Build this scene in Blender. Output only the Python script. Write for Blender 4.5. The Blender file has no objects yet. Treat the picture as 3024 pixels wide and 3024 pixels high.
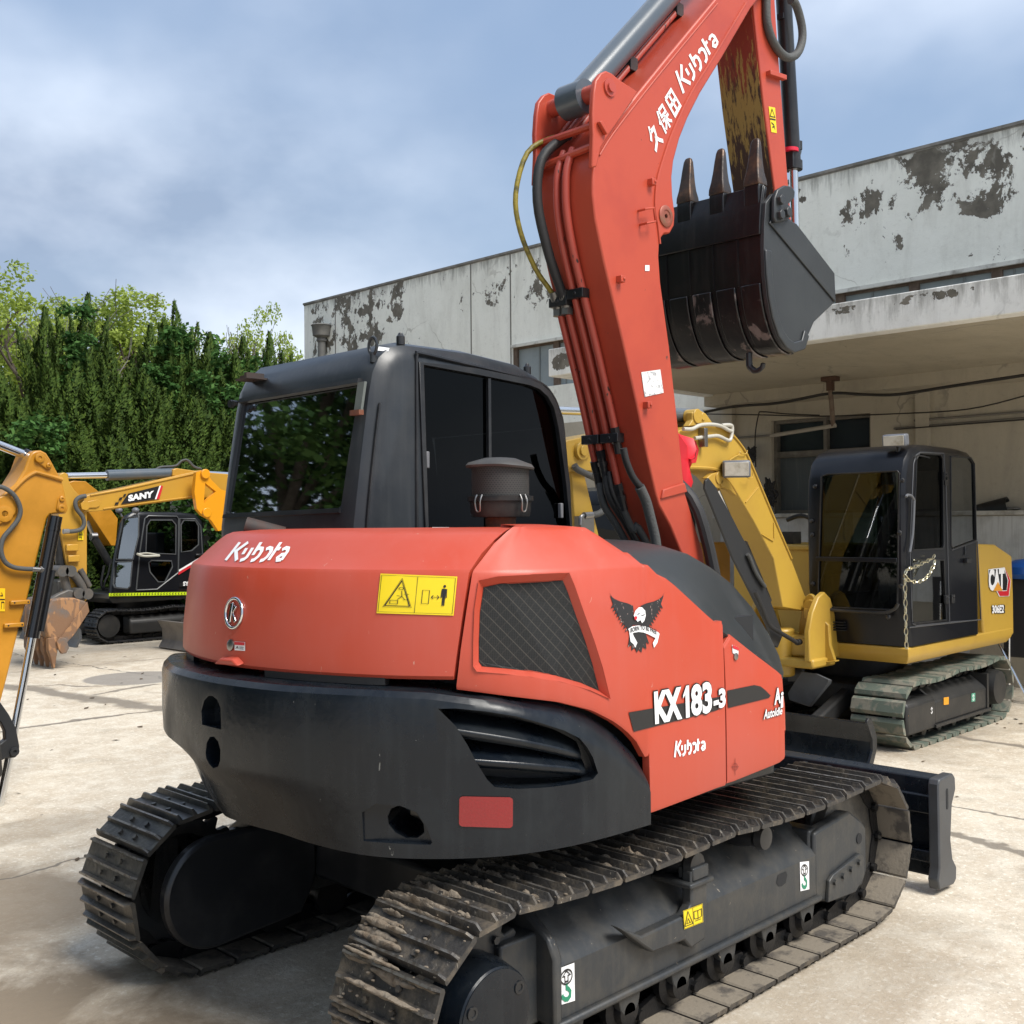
import bpy, bmesh, math, random
from mathutils import Vector, Matrix, Euler, noise
from mathutils.bvhtree import BVHTree
random.seed(7)
R = math.radians
SC = bpy.context.scene
COL = SC.collection

# ---------------------------------------------------------------- camera
CX, CY, CH = -3.4362, -3.4168, 1.8416
YAW, PITCH, ROLL, FOC = 0.7779, 0.0112, -0.0082, 3233.8
_f = Vector((math.cos(PITCH)*math.cos(YAW), math.cos(PITCH)*math.sin(YAW), math.sin(PITCH)))
_r0 = Vector((math.sin(YAW), -math.cos(YAW), 0)); _u0 = _r0.cross(_f)
_r = math.cos(ROLL)*_r0 + math.sin(ROLL)*_u0
_u = -math.sin(ROLL)*_r0 + math.cos(ROLL)*_u0
EYE = Vector((CX, CY, CH))
cam = bpy.data.cameras.new('camera'); camo = bpy.data.objects.new('camera', cam); COL.objects.link(camo)
cam.sensor_width = 36; cam.lens = 36*FOC/3024; cam.clip_start = .05; cam.clip_end = 2000
m = Matrix.Identity(4)
for i in range(3):
    m[i][0] = _r[i]; m[i][1] = _u[i]; m[i][2] = -_f[i]; m[i][3] = EYE[i]
camo.matrix_world = m
SC.camera = camo

# ---------------------------------------------------------------- world: hazy bright sky with soft clouds
SUN_EL, SUN_AZ = 53, -86      # azimuth of the sun, degrees from +x towards +y
w = bpy.data.worlds.new('World'); SC.world = w; w.use_nodes = True
nt = w.node_tree; nt.nodes.clear()
def N(t, ty, **k):
    n = t.nodes.new(ty)
    for a, b in k.items(): setattr(n, a, b)
    return n
out = N(nt, 'ShaderNodeOutputWorld'); bg = N(nt, 'ShaderNodeBackground')
sky = N(nt, 'ShaderNodeTexSky', sky_type='NISHITA', sun_disc=False, sun_elevation=R(SUN_EL), sun_rotation=R(90-SUN_AZ))
sky.air_density = 1.6; sky.dust_density = 2.5; sky.ozone_density = 1.0
tc = N(nt, 'ShaderNodeTexCoord'); mp = N(nt, 'ShaderNodeMapping'); mp.inputs['Scale'].default_value = (1.0, 1.0, 1.7)
mp.inputs['Location'].default_value = (3.1, 1.4, .35)
n1 = N(nt, 'ShaderNodeTexNoise'); n1.inputs['Scale'].default_value = 1.5; n1.inputs['Detail'].default_value = 5; n1.inputs['Roughness'].default_value = .48; n1.inputs['Distortion'].default_value = .15
r1 = N(nt, 'ShaderNodeValToRGB'); r1.color_ramp.elements[0].position = .36; r1.color_ramp.elements[1].position = .70
n2 = N(nt, 'ShaderNodeTexNoise'); n2.inputs['Scale'].default_value = 3.1; n2.inputs['Detail'].default_value = 6; n2.inputs['Roughness'].default_value = .5
r2 = N(nt, 'ShaderNodeValToRGB')
r2.color_ramp.elements[0].position = .36; r2.color_ramp.elements[0].color = (2.2, 2.75, 3.75, 1)
r2.color_ramp.elements[1].position = .68; r2.color_ramp.elements[1].color = (7.6, 8.1, 8.9, 1)
mx = N(nt, 'ShaderNodeMix', data_type='RGBA')
base = N(nt, 'ShaderNodeMix', data_type='RGBA'); base.inputs['Factor'].default_value = .66
base.inputs['B'].default_value = (2.0, 2.75, 4.2, 1)
L = nt.links.new
L(tc.outputs['Generated'], mp.inputs['Vector']); L(mp.outputs[0], n1.inputs['Vector']); L(mp.outputs[0], n2.inputs['Vector'])
L(n1.outputs['Fac'], r1.inputs[0]); L(n2.outputs['Fac'], r2.inputs[0])
L(sky.outputs[0], base.inputs['A']); L(base.outputs['Result'], mx.inputs['A']); L(r2.outputs[0], mx.inputs['B'])
L(r1.outputs[0], mx.inputs['Factor']); L(mx.outputs['Result'], bg.inputs['Color']); L(bg.outputs[0], out.inputs['Surface'])
bg.inputs['Strength'].default_value = .085
sl = bpy.data.lights.new('sun', 'SUN'); sl.energy = 2.4; sl.angle = R(26); sl.color = (1, .965, .9)
so = bpy.data.objects.new('sun', sl); COL.objects.link(so)
sd = Vector((math.cos(R(SUN_EL))*math.cos(R(SUN_AZ)), math.cos(R(SUN_EL))*math.sin(R(SUN_AZ)), math.sin(R(SUN_EL))))
so.rotation_euler = sd.to_track_quat('Z', 'Y').to_euler(); so.location = sd*30
SC.view_settings.view_transform = 'Standard'; SC.view_settings.look = 'None'; SC.view_settings.exposure = 1.0; SC.view_settings.gamma = 1

# ---------------------------------------------------------------- measuring: where the sight line through a photo point meets a real plane
def ray(px, py): return (_f + _r*((px-1512)/FOC) + _u*((1512-py)/FOC))
def PX(px, py, x=None, y=None, z=None):
    d = ray(px, py)
    t = (x-CX)/d.x if x is not None else (y-CY)/d.y if y is not None else (z-CH)/d.z
    return EYE + d*t
def crop(ox, oy, s): return lambda x, y, **k: PX(ox+x/s, oy+y/s, **k)

# ---------------------------------------------------------------- materials
MATS = {}
def mat(name, col, rough=.5, metal=0, col2=None, nsc=6, lo=.45, hi=.7, bump=0, bsc=60, coat=0, spec=.5, streak=None, alpha=None, dist=0, det=6, rvar=0, fleck=None, flsc=40, flth=.72, stretch=(1,1,1)):
    if name in MATS: return MATS[name]
    m = bpy.data.materials.new(name); m.use_nodes = True; t = m.node_tree; b = t.nodes['Principled BSDF']; MATS[name] = m
    b.inputs['Roughness'].default_value = rough; b.inputs['Metallic'].default_value = metal
    b.inputs['Coat Weight'].default_value = coat; b.inputs['Coat Roughness'].default_value = .15
    b.inputs['Specular IOR Level'].default_value = spec
    L = t.links.new
    c = (*col, 1); b.inputs['Base Color'].default_value = c
    tc = N(t, 'ShaderNodeTexCoord'); mp = N(t, 'ShaderNodeMapping'); L(tc.outputs['Object'], mp.inputs['Vector']); mp.inputs['Scale'].default_value = stretch
    cur = None
    def blend(cur, fac, c2):
        x = N(t, 'ShaderNodeMix', data_type='RGBA')
        if cur is None: x.inputs['A'].default_value = c
        else: L(cur, x.inputs['A'])
        x.inputs['B'].default_value = (*c2, 1); L(fac, x.inputs['Factor']); return x.outputs['Result']
    if col2:
        n = N(t, 'ShaderNodeTexNoise'); n.inputs['Scale'].default_value = nsc; n.inputs['Detail'].default_value = det; n.inputs['Roughness'].default_value = .62; n.inputs['Distortion'].default_value = dist
        r = N(t, 'ShaderNodeValToRGB'); r.color_ramp.elements[0].position = lo; r.color_ramp.elements[1].position = hi
        L(mp.outputs[0], n.inputs['Vector']); L(n.outputs['Fac'], r.inputs[0]); cur = blend(cur, r.outputs[0], col2)
        if rvar:
            q = N(t, 'ShaderNodeMapRange'); q.inputs['To Min'].default_value = rough; q.inputs['To Max'].default_value = min(1, rough+rvar); L(r.outputs[0], q.inputs['Value']); L(q.outputs[0], b.inputs['Roughness'])
    if streak:                       # vertical rain streaks
        m2 = N(t, 'ShaderNodeMapping'); L(tc.outputs['Object'], m2.inputs['Vector']); m2.inputs['Scale'].default_value = (14, 14, .9)
        n = N(t, 'ShaderNodeTexNoise'); n.inputs['Scale'].default_value = 2.2; n.inputs['Detail'].default_value = 5
        r = N(t, 'ShaderNodeValToRGB'); r.color_ramp.elements[0].position = .5; r.color_ramp.elements[1].position = .78
        r.color_ramp.elements[1].color = (streak[3],)*3+(1,)
        L(m2.outputs[0], n.inputs['Vector']); L(n.outputs['Fac'], r.inputs[0]); cur = blend(cur, r.outputs[0], streak[:3])
    if fleck:                        # small chips and scratches
        m3 = N(t, 'ShaderNodeMapping'); L(tc.outputs['Object'], m3.inputs['Vector']); m3.inputs['Scale'].default_value = (1, 1, .45); m3.inputs['Rotation'].default_value = (.4, .7, .2)
        n = N(t, 'ShaderNodeTexNoise'); n.inputs['Scale'].default_value = flsc; n.inputs['Detail'].default_value = 3; n.inputs['Distortion'].default_value = 1.2
        r = N(t, 'ShaderNodeValToRGB'); r.color_ramp.elements[0].position = flth; r.color_ramp.elements[1].position = flth+.02
        L(m3.outputs[0], n.inputs['Vector']); L(n.outputs['Fac'], r.inputs[0]); cur = blend(cur, r.outputs[0], fleck)
    if cur is not None: L(cur, b.inputs['Base Color'])
    if bump:
        n = N(t, 'ShaderNodeTexNoise'); n.inputs['Scale'].default_value = bsc; n.inputs['Detail'].default_value = 5
        bp = N(t, 'ShaderNodeBump'); bp.inputs['Strength'].default_value = bump; bp.inputs['Distance'].default_value = .01
        L(mp.outputs[0], n.inputs['Vector']); L(n.outputs['Fac'], bp.inputs['Height']); L(bp.outputs[0], b.inputs['Normal'])
    if alpha is not None: b.inputs['Alpha'].default_value = alpha
    return m
def glass(name, tint, tr, rough=.02, gl=.85):
    """dark tinted pane: clear coat reflection over a partly transparent tint"""
    if name in MATS: return MATS[name]
    m = bpy.data.materials.new(name); m.use_nodes = True; t = m.node_tree; t.nodes.clear(); MATS[name] = m; L = t.links.new
    o = N(t, 'ShaderNodeOutputMaterial'); tr_ = N(t, 'ShaderNodeBsdfTransparent'); tr_.inputs[0].default_value = (*[v*tr for v in tint], 1)
    g = N(t, 'ShaderNodeBsdfGlossy'); g.inputs['Roughness'].default_value = rough; g.inputs['Color'].default_value = (.8, .83, .85, 1)
    fr = N(t, 'ShaderNodeFresnel'); fr.inputs[0].default_value = 1.5
    mr = N(t, 'ShaderNodeMapRange'); mr.inputs['From Max'].default_value = 1; mr.inputs['To Min'].default_value = .005; mr.inputs['To Max'].default_value = gl
    tcn = N(t, 'ShaderNodeTexCoord'); nn = N(t, 'ShaderNodeTexNoise'); nn.inputs['Scale'].default_value = 1.6; bp = N(t, 'ShaderNodeBump'); bp.inputs['Strength'].default_value = .05; bp.inputs['Distance'].default_value = .02
    L(tcn.outputs['Object'], nn.inputs['Vector']); L(nn.outputs['Fac'], bp.inputs['Height']); L(bp.outputs[0], g.inputs['Normal'])
    mx = N(t, 'ShaderNodeMixShader'); L(fr.outputs[0], mr.inputs['Value']); L(mr.outputs[0], mx.inputs[0]); L(tr_.outputs[0], mx.inputs[1]); L(g.outputs[0], mx.inputs[2]); L(mx.outputs[0], o.inputs['Surface'])
    return m

RED = mat('faded_red_paint', (.47, .058, .026), .40, col2=(.46, .078, .050), nsc=1.7, lo=.40, hi=.72, coat=.05, streak=(.48, .09, .06, .3), fleck=(.50, .26, .20), flsc=44, flth=.745, bump=.02, bsc=25, rvar=.15)
REDD = mat('boom_red_paint', (.44, .062, .030), .44, col2=(.37, .046, .026), nsc=2.4, coat=.03, fleck=(.09, .035, .025), flsc=26, flth=.75, bump=.02, bsc=30)
REDP = mat('chipped_red_pipe_paint', (.42, .065, .042), .42, fleck=(.03, .015, .012), flsc=20, flth=.66)
CHAR = mat('charcoal_paint', (.0045, .007, .011), .24, spec=.38, col2=(.011, .014, .017), nsc=5, streak=(.022, .026, .030, .38), coat=.0, fleck=(.14, .14, .13), flsc=60, flth=.745, bump=.09, bsc=34, rvar=.2)
CABM = mat('cab_dark_grey_paint', (.017, .021, .026), .36, col2=(.030, .033, .036), nsc=4, fleck=(.2, .2, .19), flsc=36, flth=.77, bump=.04, bsc=30, streak=(.05, .054, .056, .4))
FRAME = mat('track_frame_dark_paint', (.028, .031, .034), .42, col2=(.055, .052, .046), nsc=7, fleck=(.22, .19, .15), flsc=45, flth=.73, bump=.08, bsc=50, streak=(.065, .062, .056, .5))
BLACK = mat('black_paint', (.012, .013, .015), .32, col2=(.03, .03, .031), nsc=5, bump=.02)
RUB = mat('black_rubber_hose', (.02, .02, .021), .6, bump=.12, bsc=120)
RUBS = mat('grey_hose_sleeve', (.07, .072, .07), .7, bump=.35, bsc=90)
STEEL = mat('worn_track_steel', (.050, .046, .042), .5, metal=.3, col2=(.135, .112, .085), nsc=14, lo=.48, hi=.66, bump=.35, bsc=80, fleck=(.25, .22, .18), flsc=60, flth=.68)
DUST = mat('dusty_shoe_back', (.20, .17, .13), .8, col2=(.075, .065, .055), nsc=9, lo=.5, hi=.62, bump=.3, bsc=60)
WORN = mat('polished_grouser_edge', (.24, .225, .205), .38, metal=.7, col2=(.12, .10, .08), nsc=25, lo=.45, hi=.6, bump=.2, bsc=90)
STEELB = mat('grey_track_steel', (.085, .083, .079), .42, metal=.65, col2=(.17, .155, .13), nsc=8, bump=.25, bsc=50)
MUD = mat('dried_mud', (.20, .165, .125), .95, col2=(.12, .085, .055), nsc=20, bump=.8, bsc=60)
LINK = mat('greasy_black_links', (.018, .018, .019), .3, metal=.4, bump=.2, bsc=70)
CHROME = mat('chrome_rod', (.75, .76, .77), .12, metal=1)
BOLT = mat('bolt_steel', (.32, .31, .3), .35, metal=1)
RUST = mat('rusty_steel', (.17, .06, .03), .75, col2=(.06, .035, .03), nsc=14, bump=.3)
YEL = mat('yellow_paint', (.48, .26, .03), .36, coat=.1, col2=(.45, .24, .035), nsc=2, bump=.015, bsc=30, fleck=(.3, .17, .05), flsc=30, flth=.8)
YELO = mat('orange_yellow_paint', (.42, .185, .010), .40, coat=.08, col2=(.58, .26, .025), nsc=2, bump=.015, bsc=30)
YELC = mat('matte_yellow_paint', (.48, .30, .045), .40, coat=.05, col2=(.44, .265, .045), nsc=2.5, bump=.015, bsc=30)
STK = mat('yellow_sticker', (.80, .60, .012), .35)
INK = mat('black_ink', (.012, .012, .013), .4)
WHT = mat('white_vinyl', (.80, .80, .80), .4)
GRN = mat('green_ink', (.02, .22, .12), .4)
REDI = mat('red_ink', (.55, .02, .03), .4)
REFL = mat('red_reflector', (.22, .007, .009), .22, coat=.5, bump=.2, bsc=150, fleck=(.55, .3, .3), flsc=40, flth=.8)
GLK = glass('dark_tinted_glass', (.75, .9, .95), .03, gl=.5)
GLC = glass('green_tinted_glass', (.72, .9, .84), .28)
GLB = glass('black_film_glass', (.6, .7, .8), .035, gl=.30)
GLD = glass('clear_dull_glass', (.8, .86, .84), .30, gl=.30)
INTER = mat('cab_interior_black', (.012, .013, .015), .7)

# ---------------------------------------------------------------- mesh building
def V(*a): return Vector(a)
class MB:
    def __init__(s): s.v = []; s.f = []; s.mi = []; s.cur = 0
    def add(s, vs, fs):
        o = len(s.v); s.v += [Vector(p) for p in vs]; s.f += [tuple(i+o for i in f) for f in fs]; s.mi += [s.cur]*len(fs); return s
    def m(s, i): s.cur = i; return s
    def box(s, x0, x1, y0, y1, z0, z1, M=None):
        vs = [V(x, y, z) for x in (x0, x1) for y in (y0, y1) for z in (z0, z1)]
        if M: vs = [M @ p for p in vs]
        return s.add(vs, [(0, 1, 3, 2), (4, 6, 7, 5), (0, 4, 5, 1), (2, 3, 7, 6), (0, 2, 6, 4), (1, 5, 7, 3)])
    def prism(s, pts, vec):
        n = len(pts); vec = Vector(vec); a = [Vector(p) for p in pts]
        return s.add(a+[p+vec for p in a], [tuple(range(n))[::-1], tuple(range(n, 2*n))]+[(i, (i+1) % n, n+(i+1) % n, n+i) for i in range(n)])
    def pxz(s, pts, y0, y1): return s.prism([V(x, y0, z) for x, z in pts], (0, y1-y0, 0))
    def pxy(s, pts, z0, z1): return s.prism([V(x, y, z0) for x, y in pts], (0, 0, z1-z0))
    def pyz(s, pts, x0, x1): return s.prism([V(x0, y, z) for y, z in pts], (x1-x0, 0, 0))
    def cyl(s, p0, p1, r0, r1=None, n=24, caps=True):
        p0, p1 = Vector(p0), Vector(p1); r1 = r0 if r1 is None else r1; d = (p1-p0).normalized(); a = d.orthogonal().normalized(); b = d.cross(a)
        vs = [p+(a*math.cos(t)+b*math.sin(t))*r for p, r in ((p0, r0), (p1, r1)) for t in [2*math.pi*i/n for i in range(n)]]
        fs = [(i, (i+1) % n, n+(i+1) % n, n+i) for i in range(n)]
        if caps: fs += [tuple(range(n))[::-1], tuple(range(n, 2*n))]
        return s.add(vs, fs)
    def lathe(s, c, axis, prof, n=32):
        """prof: (distance along axis, radius)"""
        c = Vector(c); d = Vector(axis).normalized(); a = d.orthogonal().normalized(); b = d.cross(a)
        return s.loft([[c+d*h+(a*math.cos(2*math.pi*i/n)+b*math.sin(2*math.pi*i/n))*r for i in range(n)] for h, r in prof])
    def loft(s, rings, caps=True, closed=True):
        n = len(rings[0]); o = [p for r in rings for p in r]; fs = []
        for k in range(len(rings)-1):
            for i in range(n if closed else n-1):
                j = (i+1) % n; fs.append((k*n+i, k*n+j, (k+1)*n+j, (k+1)*n+i))
        if caps and closed: fs += [tuple(range(n))[::-1], tuple((len(rings)-1)*n+i for i in range(n))]
        return s.add(o, fs)
    def grid(s, rows): return s.loft(rows, caps=False, closed=False)
    def tube(s, pts, r, n=10, sm=4):
        pts = [Vector(p) for p in pts]
        if sm > 1 and len(pts) > 2: pts = catmull(pts, sm)
        rings = []; a = None
        for i, p in enumerate(pts):
            d = (pts[min(i+1, len(pts)-1)]-pts[max(i-1, 0)]).normalized()
            a = d.orthogonal().normalized() if a is None else (a-d*a.dot(d)).normalized()
            b = d.cross(a); rr = r[i] if isinstance(r, list) else r
            rings.append([p+(a*math.cos(2*math.pi*k/n)+b*math.sin(2*math.pi*k/n))*rr for k in range(n)])
        return s.loft(rings)
    def ball(s, c, r, n=10, sc=(1, 1, 1)):
        c = Vector(c); vs = []; fs = []
        for i in range(1, n//2):
            th = math.pi*i/(n//2)
            for k in range(n): ph = 2*math.pi*k/n; vs.append(c+V(math.sin(th)*math.cos(ph)*r*sc[0], math.sin(th)*math.sin(ph)*r*sc[1], math.cos(th)*r*sc[2]))
        m_ = n//2-1
        for i in range(m_-1):
            for k in range(n): fs.append((i*n+k, (i+1)*n+k, (i+1)*n+(k+1) % n, i*n+(k+1) % n))
        vs += [c+V(0, 0, r*sc[2]), c-V(0, 0, r*sc[2])]; t, b = len(vs)-2, len(vs)-1
        for k in range(n): fs.append((t, k, (k+1) % n)); fs.append((b, (m_-1)*n+(k+1) % n, (m_-1)*n+k))
        return s.add(vs, fs)
def catmull(p, n):
    o = []
    for i in range(len(p)-1):
        a, b, c, d = p[max(i-1, 0)], p[i], p[i+1], p[min(i+2, len(p)-1)]
        for k in range(n):
            t = k/n; o.append(.5*((2*b)+(c-a)*t+(2*a-5*b+4*c-d)*t*t+(3*b-a-3*c+d)*t**3))
    return o+[p[-1]]
def part(name, mb, mt, parent=None, bev=0, sm=30, seg=2, wn=True):
    me = bpy.data.meshes.new(name); me.from_pydata([tuple(p) for p in mb.v], [], mb.f)
    mts = mt if isinstance(mt, (list, tuple)) else [mt]
    for x in mts: me.materials.append(x)
    if len(mts) > 1: me.polygons.foreach_set('material_index', mb.mi)
    b = bmesh.new(); b.from_mesh(me); bmesh.ops.recalc_face_normals(b, faces=b.faces); b.to_mesh(me); b.free()
    if sm: me.shade_smooth(); me.set_sharp_from_angle(angle=R(sm))
    o = bpy.data.objects.new(name, me); COL.objects.link(o)
    if parent: o.parent = parent; o.matrix_parent_inverse = Matrix.Translation(-PLOC.get(parent.name, Vector()))
    PLOC[o.name] = PLOC.get(parent.name, Vector())*0 if parent else Vector()
    if bev:
        md = o.modifiers.new('bevel', 'BEVEL'); md.width = bev; md.segments = seg; md.limit_method = 'ANGLE'; md.angle_limit = R(32); md.use_clamp_overlap = True; md.harden_normals = False
    return o
PLOC = {}
def thing(name, label, cat, loc, group=None):
    o = bpy.data.objects.new(name, None); COL.objects.link(o); o.location = loc; PLOC[o.name] = Vector(loc); o.empty_display_size = .2
    return tag(o, label, cat, group)
def tag(o, label, cat, group=None):
    o['label'] = label; o['category'] = cat
    if group: o['group'] = group
    return o
def struct(o, kind='structure'): o['kind'] = kind; return o
def lab(o, s): o['label'] = s; return o
def boolean(o, cutters, op='DIFFERENCE'):
    """cut real openings and recesses, then drop the cutters"""
    tmp = []
    for c in cutters:
        cme = bpy.data.meshes.new('c'); cme.from_pydata([tuple(p) for p in c.v], [], c.f)
        b = bmesh.new(); b.from_mesh(cme); bmesh.ops.recalc_face_normals(b, faces=b.faces); b.to_mesh(cme); b.free()
        co = bpy.data.objects.new('c', cme); COL.objects.link(co); tmp.append(co)
        md = o.modifiers.new('b', 'BOOLEAN'); md.object = co; md.operation = op; md.solver = 'EXACT'
    bpy.context.view_layer.update()
    me = bpy.data.meshes.new_from_object(o.evaluated_get(bpy.context.evaluated_depsgraph_get()))
    o.modifiers.clear(); o.data = me; me.name = o.name
    for c in tmp: bpy.data.objects.remove(c)
    me.shade_smooth(); me.set_sharp_from_angle(angle=R(30))
    return o
def bvh(o): return BVHTree.FromPolygons([v.co for v in o.data.vertices], [tuple(p.vertices) for p in o.data.polygons])
def hit(b, px, py, off=.003):
    """point on a built surface, a few mm proud of it"""
    d = ray(px, py).normalized(); h = b.ray_cast(EYE, d)
    if h[0] is None: return None
    n = h[1] if h[1].dot(d) < 0 else -h[1]
    return h[0]+n*off

# ---------------------------------------------------------------- lettering and drawn marks
_tc = {}
def text2d(s, bold=0, shear=0, sp=1.0, grow=0):
    k = (s, bold, shear, sp, grow)
    if k in _tc: return _tc[k]
    c = bpy.data.curves.new('t', 'FONT'); c.body = s; c.offset = bold+grow; c.shear = shear; c.space_character = sp; c.resolution_u = 3; c.fill_mode = 'FRONT'
    o = bpy.data.objects.new('t', c); COL.objects.link(o); bpy.context.view_layer.update()
    me = bpy.data.meshes.new_from_object(o.evaluated_get(bpy.context.evaluated_depsgraph_get()))
    vs = [(v.co.x, v.co.y) for v in me.vertices]; fs = [tuple(p.vertices) for p in me.polygons]
    bpy.data.objects.remove(o); bpy.data.meshes.remove(me)
    x0 = min(v[0] for v in vs); x1 = max(v[0] for v in vs); y0 = min(v[1] for v in vs); y1 = max(v[1] for v in vs)
    x0 += grow; y0 += grow; x1 -= grow; y1 -= grow      # the box of the plain letters, so an outline reaches outside it
    vs = [((x-x0)/(x1-x0), (y-y0)/(y1-y0)) for x, y in vs]; _tc[k] = (vs, fs); return _tc[k]
def strokes(lines, w):
    """thick polylines; lines in unit space"""
    vs = []; fs = []
    for ln in lines:
        n = len(ln); o = len(vs); P = [Vector(p) for p in ln]
        for i in range(n):
            d0 = (P[i]-P[i-1]).normalized() if i else (P[1]-P[0]).normalized()
            d1 = (P[i+1]-P[i]).normalized() if i < n-1 else d0
            t = (d0+d1); t = t.normalized() if t.length > .1 else d1; nn = Vector((-t.y, t.x)); k = 1/max(.5, nn.dot(Vector((-d1.y, d1.x))))
            vs += [tuple(P[i]+nn*w*.5*k), tuple(P[i]-nn*w*.5*k)]
        fs += [(o+2*i, o+2*i+1, o+2*i+3, o+2*i+2) for i in range(n-1)]
    return vs, fs
def arc(cx, cy, rx, ry, a0, a1, n=10): return [(cx+rx*math.cos(R(a0+(a1-a0)*i/n)), cy+ry*math.sin(R(a0+(a1-a0)*i/n))) for i in range(n+1)]
def poly(pts): return list(pts), [tuple(range(len(pts)))]
def rect(nx=1, ny=1, x0=0, y0=0, x1=1, y1=1):
    vs = [(x0+(x1-x0)*i/nx, y0+(y1-y0)*j/ny) for j in range(ny+1) for i in range(nx+1)]
    return vs, [(j*(nx+1)+i, j*(nx+1)+i+1, (j+1)*(nx+1)+i+1, (j+1)*(nx+1)+i) for j in range(ny) for i in range(nx)]
def put(mb, shape, quad, surf, off=.003, sub=None):
    """lay a 2-D shape on a surface; quad = photo points of its TL, TR, BR, BL corners; sub = sub-rectangle x0,y0,x1,y1 of the quad"""
    tl, tr, br, bl = [Vector(q) for q in quad]; vs, fs = shape; o = []
    for x, y in vs:
        if sub: x = sub[0]+(sub[2]-sub[0])*x; y = sub[1]+(sub[3]-sub[1])*y
        p = tl.lerp(tr, x).lerp(bl.lerp(br, x), 1-y)
        o.append(surf(p.x, p.y, off))
    ok = [q is not None for q in o]; o = [q if q is not None else Vector((0, 0, 0)) for q in o]
    return mb.add(o, [f for f in fs if all(ok[i] for i in f)])
def on(b): return lambda x, y, off: hit(b, x, y, off)
def onplane(**k):
    def g(x, y, off):
        p = PX(x, y, **k); return p-(p-EYE).normalized()*off*1.6
    return g
def quadmb(pts, surf, off): return MB().add([surf(x, y, off) for x, y in pts], [tuple(range(len(pts)))])
WORDMARK = ([[(.00, .0), (.06, 1.0)], [(.20, 1.0), (.085, .52), (.19, 0)]]
            + [[(.235, .68), (.235, .34)], [(.335, .70), (.335, .2), (.31, .08), (.25, .0)]]
            + [[(.415, 1.0), (.415, .30)], [(.415, .55), (.45, .68), (.50, .66), (.525, .5), (.525, .25), (.49, .05), (.44, .0)]]
            + [[(.575, .62), (.61, .70), (.66, .66), (.685, .5), (.68, .22), (.65, .05), (.60, .0)]]
            + [[(.745, 1.0), (.745, .04)], [(.745, .66), (.81, .66)]]
            + [[(.855, .60), (.89, .70), (.94, .67), (.965, .5), (.965, .05)], [(.965, .36), (.90, .34), (.87, .2), (.90, .05), (.965, .08)]])
def wordmark(): return strokes(WORDMARK, .042)
def wm(shear=0, w=.042, ys=1):
    """strokes drawn so that their width stays even after the box is stretched"""
    L_ = [[(x, y*.26) for x, y in l] for l in WORDMARK]; vs, fs = strokes(L_, w)
    return [((x+shear*y)/(1+shear*.26), y/.26) for x, y in vs], fs

# ================================================================= SETTING
def M_(t, op, a, b_=None):
    n = N(t, 'ShaderNodeMath', operation=op)
    for i, q in enumerate((a, b_)):
        if q is None: continue
        if isinstance(q, (int, float)): n.inputs[i].default_value = q
        else: t.links.new(q, n.inputs[i])
    return n.outputs[0]
def mixc(t, cur, fac, col):
    x = N(t, 'ShaderNodeMix', data_type='RGBA')
    if isinstance(cur, tuple): x.inputs['A'].default_value = (*cur, 1)
    else: t.links.new(cur, x.inputs['A'])
    if isinstance(col, tuple): x.inputs['B'].default_value = (*col, 1)
    else: t.links.new(col, x.inputs['B'])
    t.links.new(fac, x.inputs['Factor']); return x.outputs['Result']
def noisef(t, vec, sc, det=6, ro=.6, dist=0, scale=(1, 1, 1)):
    mp = N(t, 'ShaderNodeMapping'); mp.inputs['Scale'].default_value = scale; t.links.new(vec, mp.inputs[0])
    n = N(t, 'ShaderNodeTexNoise'); n.inputs['Scale'].default_value = sc; n.inputs['Detail'].default_value = det; n.inputs['Roughness'].default_value = ro; n.inputs['Distortion'].default_value = dist
    t.links.new(mp.outputs[0], n.inputs['Vector']); return n.outputs['Fac']
def ramp(t, f, lo, hi, a=0, b=1):
    m = N(t, 'ShaderNodeMapRange'); m.inputs['From Min'].default_value = lo; m.inputs['From Max'].default_value = hi; m.inputs['To Min'].default_value = a; m.inputs['To Max'].default_value = b; t.links.new(f, m.inputs['Value']); return m.outputs[0]
def ellipse(t, vec, c, r):
    """soft mask: 1 at the centre of an ellipsoid, 0 at its rim and beyond"""
    s = N(t, 'ShaderNodeVectorMath', operation='SUBTRACT'); t.links.new(vec, s.inputs[0]); s.inputs[1].default_value = c
    d = N(t, 'ShaderNodeVectorMath', operation='DIVIDE'); t.links.new(s.outputs[0], d.inputs[0]); d.inputs[1].default_value = r
    l = N(t, 'ShaderNodeVectorMath', operation='LENGTH'); t.links.new(d.outputs[0], l.inputs[0]); return ramp(t, l.outputs['Value'], 0, 1, 1, 0)
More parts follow.
